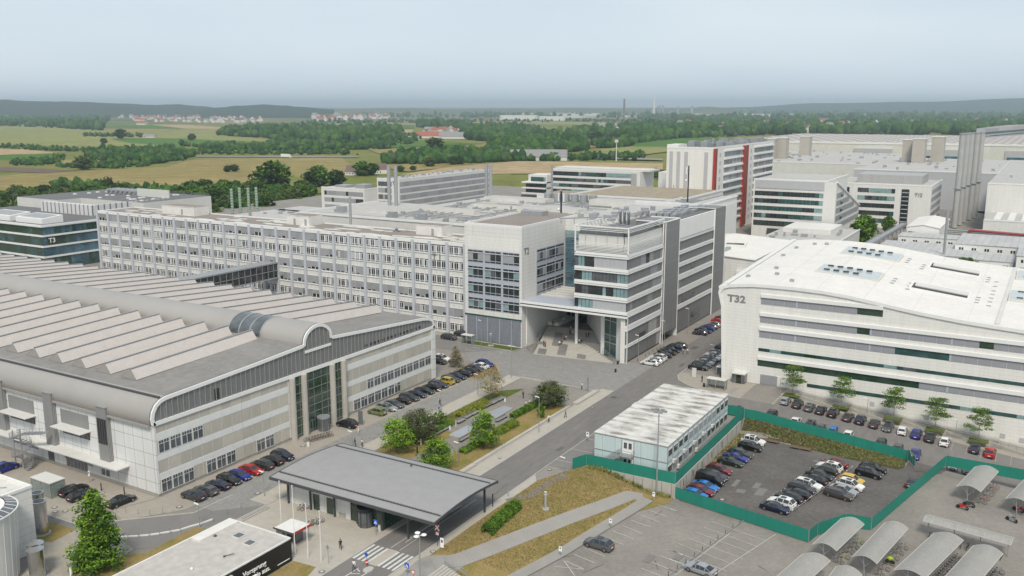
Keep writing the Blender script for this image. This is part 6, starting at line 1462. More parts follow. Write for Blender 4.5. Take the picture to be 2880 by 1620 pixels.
F('f_pale',(250,143),(1600,150),(1500,175),(250,165)); F('f_pale',(2300,150),(3200,150),(3200,165),(2300,170)); F('f_pale',(1250,145),(1490,143),(1490,160),(1250,155),cr=cRr)
# woods
def ico():
    bm=bmesh.new(); bmesh.ops.create_icosphere(bm,subdivisions=2,radius=1); v=np.array([x.co[:] for x in bm.verts]); f=np.array([[q.index for q in p.verts] for p in bm.faces]); bm.free(); return v,f
IV,IF=ico()
def inpoly(pts,x,y):
    c=False
    for i in range(len(pts)):
        x1,y1=pts[i];x2,y2=pts[i-1]
        if (y1>y)!=(y2>y) and x<(x2-x1)*(y-y1)/(y2-y1)+x1: c=not c
    return c
for n_,c in (('wood_dark',(.030,.075,.020)),('wood_mid',(.045,.105,.022)),('wood_light',(.075,.14,.026)),('wood_grey',(.07,.115,.05))): mat(n_,c,.95,.35,.05,0,.05,var2=.35,scale2=.35)
def wood(label,pts,n,size,seed,cr=None,mats=('wood_dark','wood_mid','wood_light','wood_grey'),name='woodland',hk=1.0):
    if cr: pts=[cr(*p) for p in pts]
    rn=np.random.default_rng(seed); xs=[p[0] for p in pts];ys=[p[1] for p in pts]; V=[];Fs=[];Ms=[];o=0;k=0; n=int(n*2.1); hk*=1.25
    while k<n:
        px,py=rn.uniform(min(xs),max(xs)),rn.uniform(min(ys),max(ys))
        if not inpoly(pts,px,py): continue
        x,y=G(px,py,-6); s=size*rn.uniform(.35,.85); h=s*rn.uniform(.8,1.15)*hk
        v=IV*(1+rn.normal(0,.21,(len(IV),1)))*np.array([s,s,h])+np.array([x,y,-6+h*rn.uniform(.55,1.15)]); V.append(v); Fs.append(IF+o); o+=len(IV); Ms+=[int(rn.choice(len(mats),p=[.34,.36,.22,.08][:len(mats)] if len(mats)==4 else None))]*len(IF); k+=1
    V=np.concatenate(V);Fs=np.concatenate(Fs); me=bpy.data.meshes.new(name); me.vertices.add(len(V)); me.vertices.foreach_set('co',V.astype('f').ravel()); m=len(Fs); me.loops.add(m*3); me.loops.foreach_set('vertex_index',Fs.astype('i').ravel()); me.polygons.add(m); me.polygons.foreach_set('loop_start',np.arange(0,m*3,3,dtype='i')); me.polygons.foreach_set('loop_total',np.full(m,3,dtype='i'))
    for q in mats: me.materials.append(MATS[q])
    me.polygons.foreach_set('material_index',np.array(Ms,dtype='i')); me.update(); ob=bpy.data.objects.new(name,me); COL.objects.link(ob); tag(ob,label,'woodland'); ob['kind']='stuff'; return ob
wood('dark wood left of the big meadow',[(-200,200),(300,170),(850,200),(770,318),(500,300),(160,285),(-200,275)],420,13,1,cL)
wood('large wood behind the meadow in the left middle distance',[(1640,352),(1750,300),(1950,285),(2700,290),(3000,300),(3060,390),(2950,412),(2100,395),(2000,372)],520,11,2,cL)
wood('wood edge before the big left wood',[(1350,430),(2000,425),(2100,400),(2900,420),(2950,455),(2300,470),(1650,465)],260,7,3,cL,hk=.8)
wood('bushy strip between the fields at the left',[(600,492),(800,465),(1300,450),(1480,500),(1400,540),(1120,575),(700,540)],240,5.5,4,cL)
wood('low scrub on the left fields',[(60,560),(480,510),(480,545),(350,580),(120,580)],70,3.2,5,cL)
wood('low scrub before the tan field',[(390,590),(850,565),(1130,560),(1150,580),(900,605),(700,600),(560,600)],80,3.6,6,cL)
wood('hedge line across the left fields',[(0,432),(280,440),(800,470),(1100,470),(1100,485),(700,482),(200,462),(0,445)],110,3.6,7,cL)
wood('tree row on the pale field',[(625,352),(730,350),(870,355),(1080,352),(1085,366),(880,366),(630,360)],40,5,8,cL)
wood('hedges beyond the motorway',[(1400,470),(2600,480),(2700,500),(2200,500),(1500,495)],90,4,9,cL)
wood('dark wood behind the village',[(750,262),(800,230),(940,240),(1150,265),(1100,300),(1000,270),(850,275)],120,13,10,cM)
wood('wood behind the farm village',[(1060,300),(1200,262),(1500,262),(1600,300),(1450,345),(1240,360),(1100,350)],260,11,11,cM)
wood('big round topped wood in the middle distance',[(1240,400),(1400,330),(1700,310),(1850,345),(1935,410),(1900,430),(1500,445),(1300,420)],360,10,12,cM)
wood('long green row of trees before the wheat field',[(530,515),(620,470),(1000,440),(1500,430),(1760,470),(1700,492),(1400,498),(1100,510),(700,522)],340,7,13,cM)
wood('trees around the farm village',[(560,320),(760,310),(800,330),(720,385),(560,395)],50,6,14,cM)
wood('wooded suburb on the right',[(1780,300),(1900,275),(2576,225),(2576,340),(2200,380),(2180,345),(1880,340)],360,11,15,cM)
wood('tree row at the green field edge',[(1960,385),(2180,360),(2240,385),(2200,400),(2000,410)],50,8,16,cM)
wood('wide wooded suburb right of the tower',[(-100,250),(500,215),(1200,205),(2700,200),(2700,312),(900,312),(300,335),(-100,350)],900,14,17,cRr)
wood('far wooded belt on the right',[(0,190),(400,200),(900,205),(1500,190),(2700,175),(2700,205),(400,215),(0,205)],300,20,18,cRr)
wood('far woods on the left horizon',[(250,165),(1500,190),(2576,195),(2576,205),(900,205),(250,175)],150,12,19,cL)
wood('far woods in the centre',[(0,215),(750,215),(1300,215),(1900,215),(2576,205),(2576,225),(1500,232),(0,240)],150,9,20,cM)
wood('distant woods on the centre horizon',[(330,165),(720,180),(1000,175),(1900,190),(2576,190),(2576,197),(1900,200),(330,195)],130,20,21,cM)
wood('distant woods on the right horizon',[(0,165),(900,168),(1700,165),(2700,150),(2700,165),(1700,180),(0,178)],160,26,22,cRr)
wood('bush belt behind the factory roofs',[(380,700),(1250,770),(2000,740),(2400,770),(2350,850),(1600,850),(400,830)],230,4.2,23,cL,hk=.9)
wood('scrub right of the long tree row',[(1560,478),(1700,480),(1960,462),(2300,455),(2320,480),(1960,490),(1700,495)],60,5,24,cM)
# individual trees near the works and on the fields
rn=np.random.default_rng(77); zone=[(0,560),(110,545),(330,552),(430,570),(560,545),(700,540),(880,545),(880,585),(620,625),(380,600),(0,600)]; k=0
while k<150:
    px,py=rn.uniform(0,900),rn.uniform(535,625)
    if not inpoly(zone,px,py): continue
    x,y=G(px,py,-6); s=rn.uniform(.6,1.15); kd=int(rn.integers(0,5)); T_('belt_tree','wild%d'%kd,x,y,-6,s,('deep green','olive green','very dark green','bright green','greyish green')[kd]+' tree in the belt between the works and the fields',group='trees of the green belt'); k+=1
for px,py,s,key,lb in ((768,538,3.3,0,'huge round tree at the edge of the tan field'),(893,528,2.5,0,'second huge round tree right of the biggest one'),(945,524,2.0,2,'dark tree right of the two huge round trees'),(305,545,1.9,5,'dark pointed conifer in the belt left of centre'),(575,548,1.7,2,'dark tree clump standing at the tan field edge'),(540,546,1.5,2,'dark rounded tree left of the dark clump'),(125,560,1.5,2,'dark tree behind the glass building roof'),(340,390,3.0,2,'lone dark tree on the pale field'),(293,404,1.5,2,'small round tree on the pale field'),(234,478,2.2,4,'greyish tree between scrub and tan field'),(640,484,1.0,2,'left one of two small bushes on the tan field'),(660,483,1.1,2,'right one of two small bushes on the tan field'),(1208,470,1.7,4,'grey green willow at the wheat field'),(1273,465,1.5,2,'left tree of a pair before the tree row'),(1293,464,1.5,2,'right tree of a pair before the tree row'),(1126,484,1.0,4,'round pale bush at the wheat field edge'),(1162,481,.8,2,'small bush at the wheat field edge'),(1018,495,2.0,0,'broad tree beside the dark roofed farmhouse'),(1045,493,1.7,2,'darker tree hiding the farmhouse'),(1222,430,3.2,2,'dark round tree in the meadow below the village'),(1214,430,1.6,4,'grey tree beside the meadow'),(1580,440,1.0,2,'dark tree before the barn'),(1650,452,.8,2,'first small round roadside tree'),(1700,452,.8,2,'second small round roadside tree'),(1760,452,.8,2,'third small round roadside tree'),(1783,453,.8,2,'fourth small round roadside tree'),(1675,400,3.0,2,'dark tree pair on the yellow field'),(1860,505,1.3,1,'green bushes left of the white tower'),(1845,500,1.3,3,'bright bushes left of the white tower'),(540,395,2.0,4,'pale tree right of the pale field'),(810,555,1.2,1,'slim tree left of the annex block'),(860,552,1.3,3,'slender tree touching the annex block')):
    x,y=G(px,py,-6); T_('lone_tree','wild%d'%key,x,y,-6,s*.8,lb,sz=s*.7)
# houses
mat('house_white',(.62,.60,.57),.8,.08,.1); mat('roof_red',(.30,.10,.06),.85,.2,.2); mat('roof_brown',(.14,.10,.085),.85,.2,.2); mat('roof_grey',(.22,.22,.22),.8,.1,.2)
def house_mesh(L_,W_,h,rf,name='village_house'):
    b=MB(); b.extrude([(-W_/2,0),(-W_/2,h),(0,h+W_*.42),(W_/2,h),(W_/2,0)],'x',-L_/2,L_/2,0)
    e=.5; 
    for sg in (-1,1): b.face([(-L_/2-e,sg*(W_/2+e),h-.3),(L_/2+e,sg*(W_/2+e),h-.3),(L_/2+e,0,h+W_*.42+.25),(-L_/2-e,0,h+W_*.42+.25)],1)
    for k in range(3): b.box(-L_/2+1.5+3*k,-L_/2+2.6+3*k,-W_/2-.05,-W_/2,1.2,2.6,2)
    return b.mesh(name,['house_white',rf,'glass_dark'])
HM=[house_mesh(14,9,5.5,'roof_red'),house_mesh(12,10,6,'roof_brown'),house_mesh(18,10,5,'roof_red'),house_mesh(11,9,7,'roof_grey')]
def village(lb,pts,n,seed,cr,sc=1,group=None):
    pts=[cr(*p) for p in pts]; rn=np.random.default_rng(seed); xs=[p[0] for p in pts];ys=[p[1] for p in pts];k=0; RC=('red','brown','long red','grey')
    while k<n:
        px,py=rn.uniform(min(xs),max(xs)),rn.uniform(min(ys),max(ys))
        if not inpoly(pts,px,py): continue
        hi=int(rn.integers(0,4)); x,y=G(px,py,-6); o=bpy.data.objects.new('village_house',HM[hi]); COL.objects.link(o); o.location=(x,y,-6+2); s=sc*rn.uniform(.8,1.3); o.scale=(s,s,s*1.1); o.rotation_euler=(0,0,rn.uniform(0,3.1)); tag(o,lb.replace('house ','house with %s roof '%RC[hi]),'house',group or lb.replace('small ','').replace('house','houses')); k+=1
village('small white house in the town on the left horizon',[(900,205),(1400,200),(2000,215),(2000,250),(1700,262),(1200,255),(900,245)],120,1,cL,1.5)
village('small pale house in the hillside town left of centre',[(60,160),(300,150),(700,165),(740,190),(400,220),(60,225)],95,2,cM,2.4)
village('small white house of the farm village in the middle distance',[(790,300),(900,278),(1050,285),(1070,320),(830,322)],16,3,cM,1.15)
village('white house among the trees of the right suburb',[(300,240),(800,225),(1600,215),(2500,215),(2500,250),(1700,250),(1250,300),(350,310)],60,4,cRr,1.5)
village('tiny pale house on the far right slope',[(1500,145),(2300,120),(2600,130),(2600,160),(1800,155)],30,5,cRr,3.5)
village('lone house scattered among the trees behind the tower',[(1900,270),(2576,240),(2576,310),(2000,320)],10,6,cM,1.5)
def bighouse(nm,lb,px,py,L_,W_,h,rf,rz=.3,cat='farm building'):
    x,y=G(px,py,-6); o=bpy.data.objects.new(nm,house_mesh(L_,W_,h,rf,nm)); COL.objects.link(o); o.location=(x,y,-6); o.rotation_euler=(0,0,rz); tag(o,lb,cat)
bighouse('farmhouse','farmhouse with dark roof left of the broad tree',1000,492,18,14,4,'roof_brown',.4); bighouse('farmhouse','farmhouse with pale gable right of the broad tree',1066,488,16,13,5,'roof_brown',.9)
bighouse('long_barn','long low white barn before the wheat field',1515,451,75,22,5,'roof_grey',.52); bighouse('red_roofed_farm','red roofed farmhouse alone on the left fields',400,351,40,24,6,'roof_red',.4)
bighouse('red_barn','long red roofed barn at the farm village',1220,388,80,24,5,'roof_red',.5); bighouse('grey_barn','grey roofed barn right of the red barn',1273,390,60,24,5,'roof_grey',.5); bighouse('farm_shed','low pale shed by the tree row on the pale field',420,387,30,10,3,'roof_grey',.4)
bighouse('church','little white church among the village trees',1370,354,24,14,14,'roof_red',.3,'church'); bighouse('long_barn','white walled shed in front of the farm village',1162,394,26,14,3,'roof_grey',.4)
# oil tanks, industrial strip and refinery
for k in range(6):
    x,y=G(*cM(1365+36*k,214),-6); o=root('storage_tank','white oil storage tank of the left tank row on the horizon','storage tank',(x,y,-6),'white storage tanks'); MB().tube((x,y,-6),(x,y,22),34,20,0).build('drum','white_roof',o)
for k in range(4):
    x,y=G(*cM(1630+36*k,217),-6); o=root('storage_tank','white oil storage tank of the right tank row on the horizon','storage tank',(x,y,-6),'white storage tanks'); MB().tube((x,y,-6),(x,y,18),34,20,0).build('drum','white_roof',o)
rn=random.Random(5)
def industry(lb,x0,x1,y0,y1,n,cr,seed,s=1):
    rn=random.Random(seed)
    for k in range(n):
        px,py=cr(rn.uniform(x0,x1),rn.uniform(y0,y1)); x,y=G(px,py,-6); L_,D_,h=rn.uniform(40,130)*s,rn.uniform(25,60)*s,rn.uniform(8,18)*s; b=MB().box(x-L_/2,x+L_/2,y-D_/2,y+D_/2,-6,h,0,1); o=b.build('industrial_shed',[rn.choice(['white_roof','offwhite','felt_pale']),'felt_pale'],loc=(x,y,-6)); tag(o,lb,'industrial shed',lb+' group')
industry('pale industrial shed on the horizon left of the refinery',1500,2080,180,200,16,cM,6,1.2); industry('pale industrial shed on the horizon right of the refinery',380,1500,183,197,20,cRr,7,1.2)
industry('pale refinery building between the two tall chimneys',2100,2576,180,195,12,cM,8,.8)
for nm,lb,px,yt,m_,r in (('tall_chimney','tall brown chimney on the horizon',1755,277,'roof_brown',6),('tall_chimney','tall white chimney on the horizon',1838.6,275,'white_roof',6)):
    x,y=G(px,329,-6); zt=onY(px,yt,y)[1]; o=root(nm,lb,'chimney',(x,y,-6)); MB().tube((x,y,-6),(x,y,zt),r*1.5,10,0,r).build('shaft',m_,o)
x0,y0=G(1900,329,-6)
for k in range(14):
    px=1850+rn.uniform(-20,100); x,y=G(px,329,-6); h=rn.uniform(25,85); o=root('refinery_column','thin grey refinery column right of the tall white chimney','refinery column',(x,y,-6),'refinery columns'); MB().tube((x,y,-6),(x,y,h),rn.uniform(4,9),8,0).build('column','galv',o)
# radio mast with platforms far away
x,y=G(1733,453,-6); o=root('mobile_mast','pale lattice mobile phone mast by the roadside trees','antenna mast',(x,y,-6)); zt=onY(1733,392,y)[1]; MB().tube((x,y,-6),(x,y,zt),1.0,8,0,.5).box(x-2.2,x+2.2,y-1,y+1,zt-4,zt-.5,0).build('pole','offwhite',o)
x,y=G(2351,312,-6); zt=onY(2351,262,y)[1]; o=root('lattice_mast','faint red and white lattice mast on the right horizon','lattice mast',(x,y,-6)); b=MB(); [b.tube((x+q,y,-6+(zt+6)*k/8),(x+q*.8,y,-6+(zt+6)*(k+1)/8),2.5,5,k%2) for k in range(8) for q in (-14,14)]; [b.bar((x-14,y,-6+(zt+6)*k/8),(x+14,y,-6+(zt+6)*(k+1)/8),2,2,k%2) for k in range(8)]; b.build('lattice',['frame_white','sign_red'],o) if 'sign_red' in MATS else (mat('sign_red',(.60,.02,.02),.4,.02),b.build('lattice',['frame_white','sign_red'],o))
# truck on the motorway
x,y=G(807,444,-6); o=root('lorry','white lorry driving on the distant motorway','lorry',(x,y,-6)); b=MB().box(x-10,x+5,y-1.6,y+1.6,-4.8,-.6,0); b.build('trailer','frame_white',o); MB().box(x+5.6,x+9,y-1.5,y+1.5,-5.2,-1.8,0).box(x+8.9,x+9.1,y-1.3,y+1.3,-3.6,-2.2,1).build('cab',['frame_white','glass_dark'],o); m=MB(); [m.tube((x+q,y-1.7,-5.4),(x+q,y+1.7,-5.4),.6,10,0) for q in (-8,-6.5,-5,6.5)]; m.build('wheel','black_metal',o)
# hill ridges
def ridge(name,crest,D,m,width):
    b=MB(); rows_=[]
    for px,py in crest:
        dx,dy,dz=ray(px,py); L_=math.hypot(dx,dy); ux,uy=dx/L_,dy/L_; z=CAMH+dz/L_*D
        rows_.append([(ux*(D-width),uy*(D-width),-8),(ux*(D-width*.45),uy*(D-width*.45),-6+(z+6)*.62),(ux*D,uy*D,z),(ux*(D+width),uy*(D+width),-8)])
    for a,c_ in zip(rows_,rows_[1:]):
        for k in range(3): b.face([a[k],c_[k],c_[k+1],a[k+1]],0)
    ob=b.build(name,m,smooth=True,kind='structure'); return ob
def smooth_crest(pts,seed,amp=.5,n=7):
    rn=random.Random(seed); o=[]
    for a,c_ in zip(pts,pts[1:]):
        for k in range(n): t=k/n; s=t*t*(3-2*t); o.append((a[0]+(c_[0]-a[0])*t,a[1]+(c_[1]-a[1])*s+rn.uniform(-amp,amp)))
    return o+[pts[-1]]
mat('hill_wood',(.022,.042,.02),.95,.3,.002,0,.05); mat('hill_field',(.10,.12,.05),.95,.3,.0015,0,.05)
ridge('hills',smooth_crest([(-300,276),(0,280),(104,285),(209,286),(335,291),(429,295),(496,293),(559,298),(640,306)],1),8600,'hill_wood',1500)
ridge('hills',smooth_crest([(560,308),(620,302),(671,297),(745,294),(801,297),(838,300),(940,307)],2),7600,'hill_wood',1200)
ridge('hills',smooth_crest([(930,307),(1004,306.5),(1074,304.5),(1156,304.5),(1240,307),(1400,305.5),(1520,306),(1600,303.5),(1720,305),(1800,304.5),(1926,303.5),(1989,300),(2060,304),(2110,309)],3),9800,'hill_field',1800)
ridge('hills',smooth_crest([(1980,306),(2085,301),(2303,290),(2597,286),(2880,276),(3200,270)],4,.4),14000,'hill_wood',3000)
ridge('hills',smooth_crest([(-300,304),(0,303),(600,303),(1200,302.5),(1800,302.5),(2300,302)],5,.2),17000,'hill_field',2500)
# air
hm=bpy.data.materials.new('haze'); hm.use_nodes=True; t=hm.node_tree; t.nodes.clear(); o_=t.nodes.new('ShaderNodeOutputMaterial'); pv=t.nodes.new('ShaderNodeVolumePrincipled')
pv.inputs['Color'].default_value=(.76,.90,1.0,1); pv.inputs['Density'].default_value=HAZE; pv.inputs['Anisotropy'].default_value=.2; t.links.new(pv.outputs[0],o_.inputs['Volume']); MATS['haze']=hm
b=MB().box(-24000,24000,-400,26000,-9,250,0).build('haze','haze',kind='stuff')
# ================================================================ cars
PAINT={}
def paint(nm,c,metal=.35,rough=.32):
    m,t,b=_new('paint_'+nm); c=lin(c); l=t.links.new; b.inputs['Metallic'].default_value=metal; b.inputs['Roughness'].default_value=rough; b.inputs['Coat Weight'].default_value=.6; b.inputs['Coat Roughness'].default_value=.08
    tcn=t.nodes.new('ShaderNodeTexCoord'); n=t.nodes.new('ShaderNodeTexNoise'); n.inputs['Scale'].default_value=1.5; l(tcn.outputs['Object'],n.inputs[0]); r=t.nodes.new('ShaderNodeValToRGB'); r.color_ramp.elements[0].color=sc_(c,.88); r.color_ramp.elements[1].color=sc_(c,1.1); l(n.outputs[0],r.inputs[0]); l(r.outputs[0],b.inputs['Base Color']); PAINT[nm]=m
for nm,c in (('white',(.72,.72,.71)),('black',(.012,.012,.014)),('dark grey',(.045,.047,.05)),('grey',(.12,.125,.13)),('silver',(.36,.38,.40)),('navy blue',(.012,.018,.055)),('blue',(.015,.03,.27)),('bright blue',(.01,.20,.62)),('red',(.50,.012,.012)),('dark red',(.17,.008,.015)),('yellow',(.60,.38,.03)),('sage green',(.20,.25,.08)),('dark green',(.02,.032,.022)),('brown',(.075,.06,.055)),('mustard',(.45,.33,.02))): paint(nm,c,0 if nm in('white','yellow','mustard') else .35)
glassm('car_glass',(.018,.022,.026),.06,.3); mat('tyre',(.015,.015,.015),.9,.1,4); mat('rim',(.32,.33,.34),.35,.05,2,metal=.8); mat('lamp_clear',(.65,.68,.7),.15,.02); mat('lamp_red',(.35,.012,.012),.25,.02); mat('plate',(.7,.7,.68),.5,.02); mat('trim',(.02,.02,.02),.7,.05)
ST={ # x (0 front .. 1 rear), belt z, top z (0 = none), belt half width, top half width
 'suv':(4.65,1.88,[(0,.62,0,.70,0),(.02,.78,0,.80,0),(.10,.90,0,.90,0),(.25,1.0,0,.92,0),(.40,1.04,1.58,.94,.62),(.62,1.06,1.64,.94,.66),(.84,1.08,1.58,.93,.62),(.965,1.10,0,.88,0),(.985,1.0,0,.84,0),(1,.66,0,.80,0)],.36),
 'estate':(4.85,1.84,[(0,.52,0,.68,0),(.02,.66,0,.78,0),(.10,.78,0,.88,0),(.27,.88,0,.90,0),(.41,.90,1.38,.92,.60),(.62,.92,1.44,.92,.64),(.88,.94,1.36,.91,.60),(.97,.97,0,.86,0),(.985,.88,0,.82,0),(1,.56,0,.78,0)],.33),
 'saloon':(4.80,1.84,[(0,.52,0,.68,0),(.02,.66,0,.78,0),(.10,.77,0,.88,0),(.27,.87,0,.90,0),(.42,.89,1.36,.92,.60),(.56,.91,1.41,.92,.63),(.72,.93,1.30,.91,.58),(.88,.96,0,.88,0),(.98,.94,0,.82,0),(1,.56,0,.78,0)],.33),
 'hatchback':(4.2,1.80,[(0,.54,0,.68,0),(.02,.68,0,.78,0),(.11,.80,0,.87,0),(.25,.89,0,.89,0),(.41,.91,1.40,.91,.60),(.62,.93,1.44,.91,.63),(.86,.96,1.36,.90,.59),(.965,.98,0,.85,0),(.985,.88,0,.81,0),(1,.56,0,.77,0)],.32),
 'van':(5.0,1.95,[(0,.75,0,.75,0),(.02,.95,0,.85,0),(.09,1.1,0,.93,0),(.15,1.18,0,.95,0),(.28,1.2,1.88,.96,.80),(.6,1.22,1.95,.97,.84),(.95,1.22,1.93,.97,.82),(.985,1.22,0,.95,0),(.99,1.1,0,.93,0),(1,.7,0,.9,0)],.36)}
CARP={}
def car_proto(kind,col):
    key=(kind,col)
    L_,W_,S,wr=ST[kind]; h0=.24
    X=lambda t:(.5-t)*L_
    body=MB(); gl=MB(); N=len(S)
    def ring(s):
        t,zb,zt,wb,wt=s; return [(X(t),-wb*.93,h0),(X(t),-wb*1.0,(h0+zb)*.5),(X(t),-wb*.97,zb),(X(t),wb*.97,zb),(X(t),wb*1.0,(h0+zb)*.5),(X(t),wb*.93,h0)]
    for a,b in zip(S,S[1:]):
        ra,rb=ring(a),ring(b)
        for k in (0,1,3,4): body.face([ra[k],ra[k+1],rb[k+1],rb[k]],0)
        body.face([ra[5],ra[0],rb[0],rb[5]],1)
        ta,tb=a[2]>0,b[2]>0; za,zb_=(a[2] if ta else a[1]),(b[2] if tb else b[1]); wa,wb_=(a[4] if ta else a[3]*.80),(b[4] if tb else b[3]*.80)
        pa=[(X(a[0]),-wa,za),(X(a[0]),wa,za)]; pb=[(X(b[0]),-wb_,zb_),(X(b[0]),wb_,zb_)]
        if not ta and not tb: body.face([ra[2],ra[3],rb[3],rb[2]],0)
        else:
            van=kind=='van' and a[0]>.5
            (gl if (ta!=tb) else body).face([pa[0],pa[1],pb[1],pb[0]],0)
            tgt=body if van else gl
            tgt.face([ra[2],pa[0],pb[0],rb[2]],0); tgt.face([ra[3],pa[1],pb[1],rb[3]],0)
            for sg,k in ((0,2),(1,3)):
                body.bar(ra[k],pa[sg],.07,.05,0) if ta else None
                if tb: body.bar(rb[k],pb[sg],.09,.05,0 if b[0]>.6 or b[0]<.45 else 1)
                body.bar(pa[sg],pb[sg],.06,.05,0)
    body.face(ring(S[0]),0); body.face(ring(S[-1])[::-1],0)
    body.box(X(.02),X(-.004),-.55,.55,.28,.52,1); body.box(X(1.004),X(.98),-.6,.6,.26,.42,1); body.box(X(.0),X(-.008),-.32,.32,.5,.64,1)
    for sg in (-1,1): body.box(X(.32)-.05,X(.32)+.12,sg*W_*.5-.02+.0*sg,sg*(W_*.5+.14),.92,1.06,0) if sg>0 else body.box(X(.32)-.05,X(.32)+.12,-(W_*.5+.14),-(W_*.5-.02),.92,1.06,0)
    if kind in('suv','estate') and col in('white','silver','grey','black'): gl.box(X(.66),X(.46),-.42,.42,S[5][2]-.02,S[5][2]+.015,0)
    o=bpy.data.objects.new('parked_car',None); COL.objects.link(o); ORG[o.name]=(0,0,0)
    body.build('body',[PAINT[col],'trim'],o,loc=(0,0,0)); gl.build('windows','car_glass',o)
    for t in (.19,.81):
        for sg in (-1,1):
            w_=MB(); y=sg*W_*.5; w_.tube((X(t),y-sg*.22,wr),(X(t),y+sg*.015,wr),wr,14,0); w_.tube((X(t),y-sg*.1,wr),(X(t),y+sg*.005,wr),wr+.06,14,0) if False else None
            wo=w_.build('wheel','tyre',o); r_=MB(); r_.tube((X(t),y,wr),(X(t),y+sg*.03,wr),wr*.66,10,0); r_.build('rim','rim',wo)
    zl=S[1][1]-.06
    for sg in (-1,1):
        MB().box(X(.035),X(.002),min(sg*.45,sg*.76),max(sg*.45,sg*.76),zl-.12,zl+.03,0).build('headlight','lamp_clear',o)
        z=S[-1][1]+.16; MB().box(X(1.0),X(.975),min(sg*.42,sg*.80),max(sg*.42,sg*.80),z,z+.14,0).build('taillight','lamp_red',o)
    MB().box(X(-.006),X(-.01)+.0,-.26,.26,.4,.5,0).build('number_plate','plate',o); MB().box(X(1.008),X(1.0),-.26,.26,.58,.70,0).build('number_plate','plate',o)
    return o
ORD=['first','second','third','fourth','fifth','sixth','seventh','eighth','ninth','tenth','eleventh','twelfth','thirteenth','fourteenth','fifteenth','sixteenth','seventeenth','eighteenth']
crn=random.Random(8)
def car(x,y,z,rz,kind,col,label,group,tilt=0):
    k=(kind,col); rz+=crn.uniform(-.035,.035)
    if k not in CARP: o=CARP[k]=car_proto(kind,col)
    else:
        o=copy_tree(CARP[k])
        if 'group' in o: del o['group']
    o.name='parked_car'; o.location=(x,y,z); o.rotation_euler=(0,-tilt,rz) if True else (0,0,rz); tag(o,label,'car',group); return o
def row(name,end,items,group=None):
    for i,(x,y,z,rz,kind,col) in enumerate(items): car(x,y,z,rz,kind,col,'%s %s, %s from the %s end of %s'%(col,kind if kind not in('suv',) else 'SUV',ORD[i],end,name),'cars in '+name)
E_,W_d,N_d,S_d=0,math.pi,math.pi/2,-math.pi/2
A_=[('hatchback','sage green',W_d),('estate','silver',E_),('saloon','grey',E_),('hatchback','black',W_d),('estate','dark grey',E_),('saloon','navy blue',E_),('saloon','black',E_),('suv','black',W_d),('estate','navy blue',E_),('suv','mustard',W_d),('estate','dark grey',E_),('saloon','navy blue',E_),('estate','black',W_d),('estate','black',W_d),('saloon','dark grey',E_),('saloon','white',W_d),('suv','blue',E_)]
Ay=[142.0,145.2,147.7,150.5,153.2,155.9,158.8,161.6,164.2,167.0,169.3,171.7,174.3,176.8,179.5,181.9,184.0]
row('the long row beside the hall entrance','near',[(-117.2,y,.03,h,k,c) for y,(k,c,h) in zip(Ay,A_)])
B_=[('suv','dark grey',W_d),('estate','grey',W_d),('saloon','navy blue',W_d),('estate','black',E_),('saloon','blue',E_),('saloon','red',E_),('suv','dark grey',W_d),('suv','black',W_d),('suv','navy blue',E_)]
row('the short row by the hall corner','near',[(-116.4,y,.03,h,k,c) for y,(k,c,h) in zip((93.6,96.1,98.7,101.2,103.5,106.2,108.7,111.2,113.8),B_)])
row('the row beside the entrance building','near',[(-82.3,y,.03,h,k,c) for y,(k,c,h) in zip((206.1,208.7,211.3,214.5,217.7,220.4,223,225.6),[('estate','white',W_d),('estate','white',W_d),('suv','white',W_d),('saloon','dark grey',W_d),('estate','black',E_),('saloon','black',E_),('suv','navy blue',W_d),('estate','dark green',W_d)])])
row('the far row beyond the stair tower','near',[(-82.0,y,.03,h,k,c) for y,(k,c,h) in zip((242.2,245,247.6,250.5,253.4,258.5,263),[('hatchback','dark grey',W_d),('saloon','navy blue',E_),('suv','blue',W_d),('estate','grey',W_d),('estate','silver',W_d),('hatchback','red',E_),('saloon','black',E_)])])
row('the row at the rounded white corner','near',[(-70.6,y,.03,h,k,c) for y,(k,c,h) in zip((208.4,211,213.5,215.9,218.4,221,223.6,228.4,231.2),[('saloon','black',E_),('estate','dark grey',E_),('saloon','silver',E_),('hatchback','grey',E_),('estate','white',E_),('saloon','white',E_),('estate','silver',E_),('suv','dark green',E_),('estate','dark grey',E_)])])
tx=[PG(*cT(x,y))[0] for x,y in ((165,850),(290,880),(410,910),(525,940),(650,970),(800,1010),(925,1040),(1065,1075),(1205,1105),(1350,1140),(1488,1185),(1625,1215),(1775,1255),(2075,1330),(2230,1380))]
tcs=[('hatchback','silver',N_d),('suv','dark grey',N_d),('estate','grey',N_d),('saloon','black',N_d),('suv','black',N_d),('estate','brown',N_d),('suv','navy blue',N_d),('estate','dark grey',N_d),('estate','grey',S_d),('hatchback','white',N_d),('suv','blue',N_d),('suv','dark green',N_d),('saloon','white',N_d),('hatchback','navy blue',N_d),('suv','red',N_d)]
row('the row under the young trees','left',[(x,193.6,street(x)+.03,h,k,c) for x,(k,c,h) in zip(tx,tcs)])
fx=[(cT(300,965),'saloon','white'),(cT(440,1000),'suv','grey'),(cT(578,1040),'saloon','grey'),(cT(695,1068),'hatchback','bright blue'),(cT(840,1105),'hatchback','white'),(cT(1150,1195),'suv','dark green'),(cT(1312,1240),'hatchback','grey'),(cT(1480,1300),'saloon','blue')]
it=[]
for p,k,c in [(cT(50,935),'suv','black')]+fx: x=G(*p,-1.0 if p[0]>2300 else .6)[0]; it.append((x,182.0,street(x)+.03,S_d,k,c))
it.insert(0,(-53.2,181.6,.03,S_d,'saloon','dark grey'))
row('the row behind the long green fence','left',it)
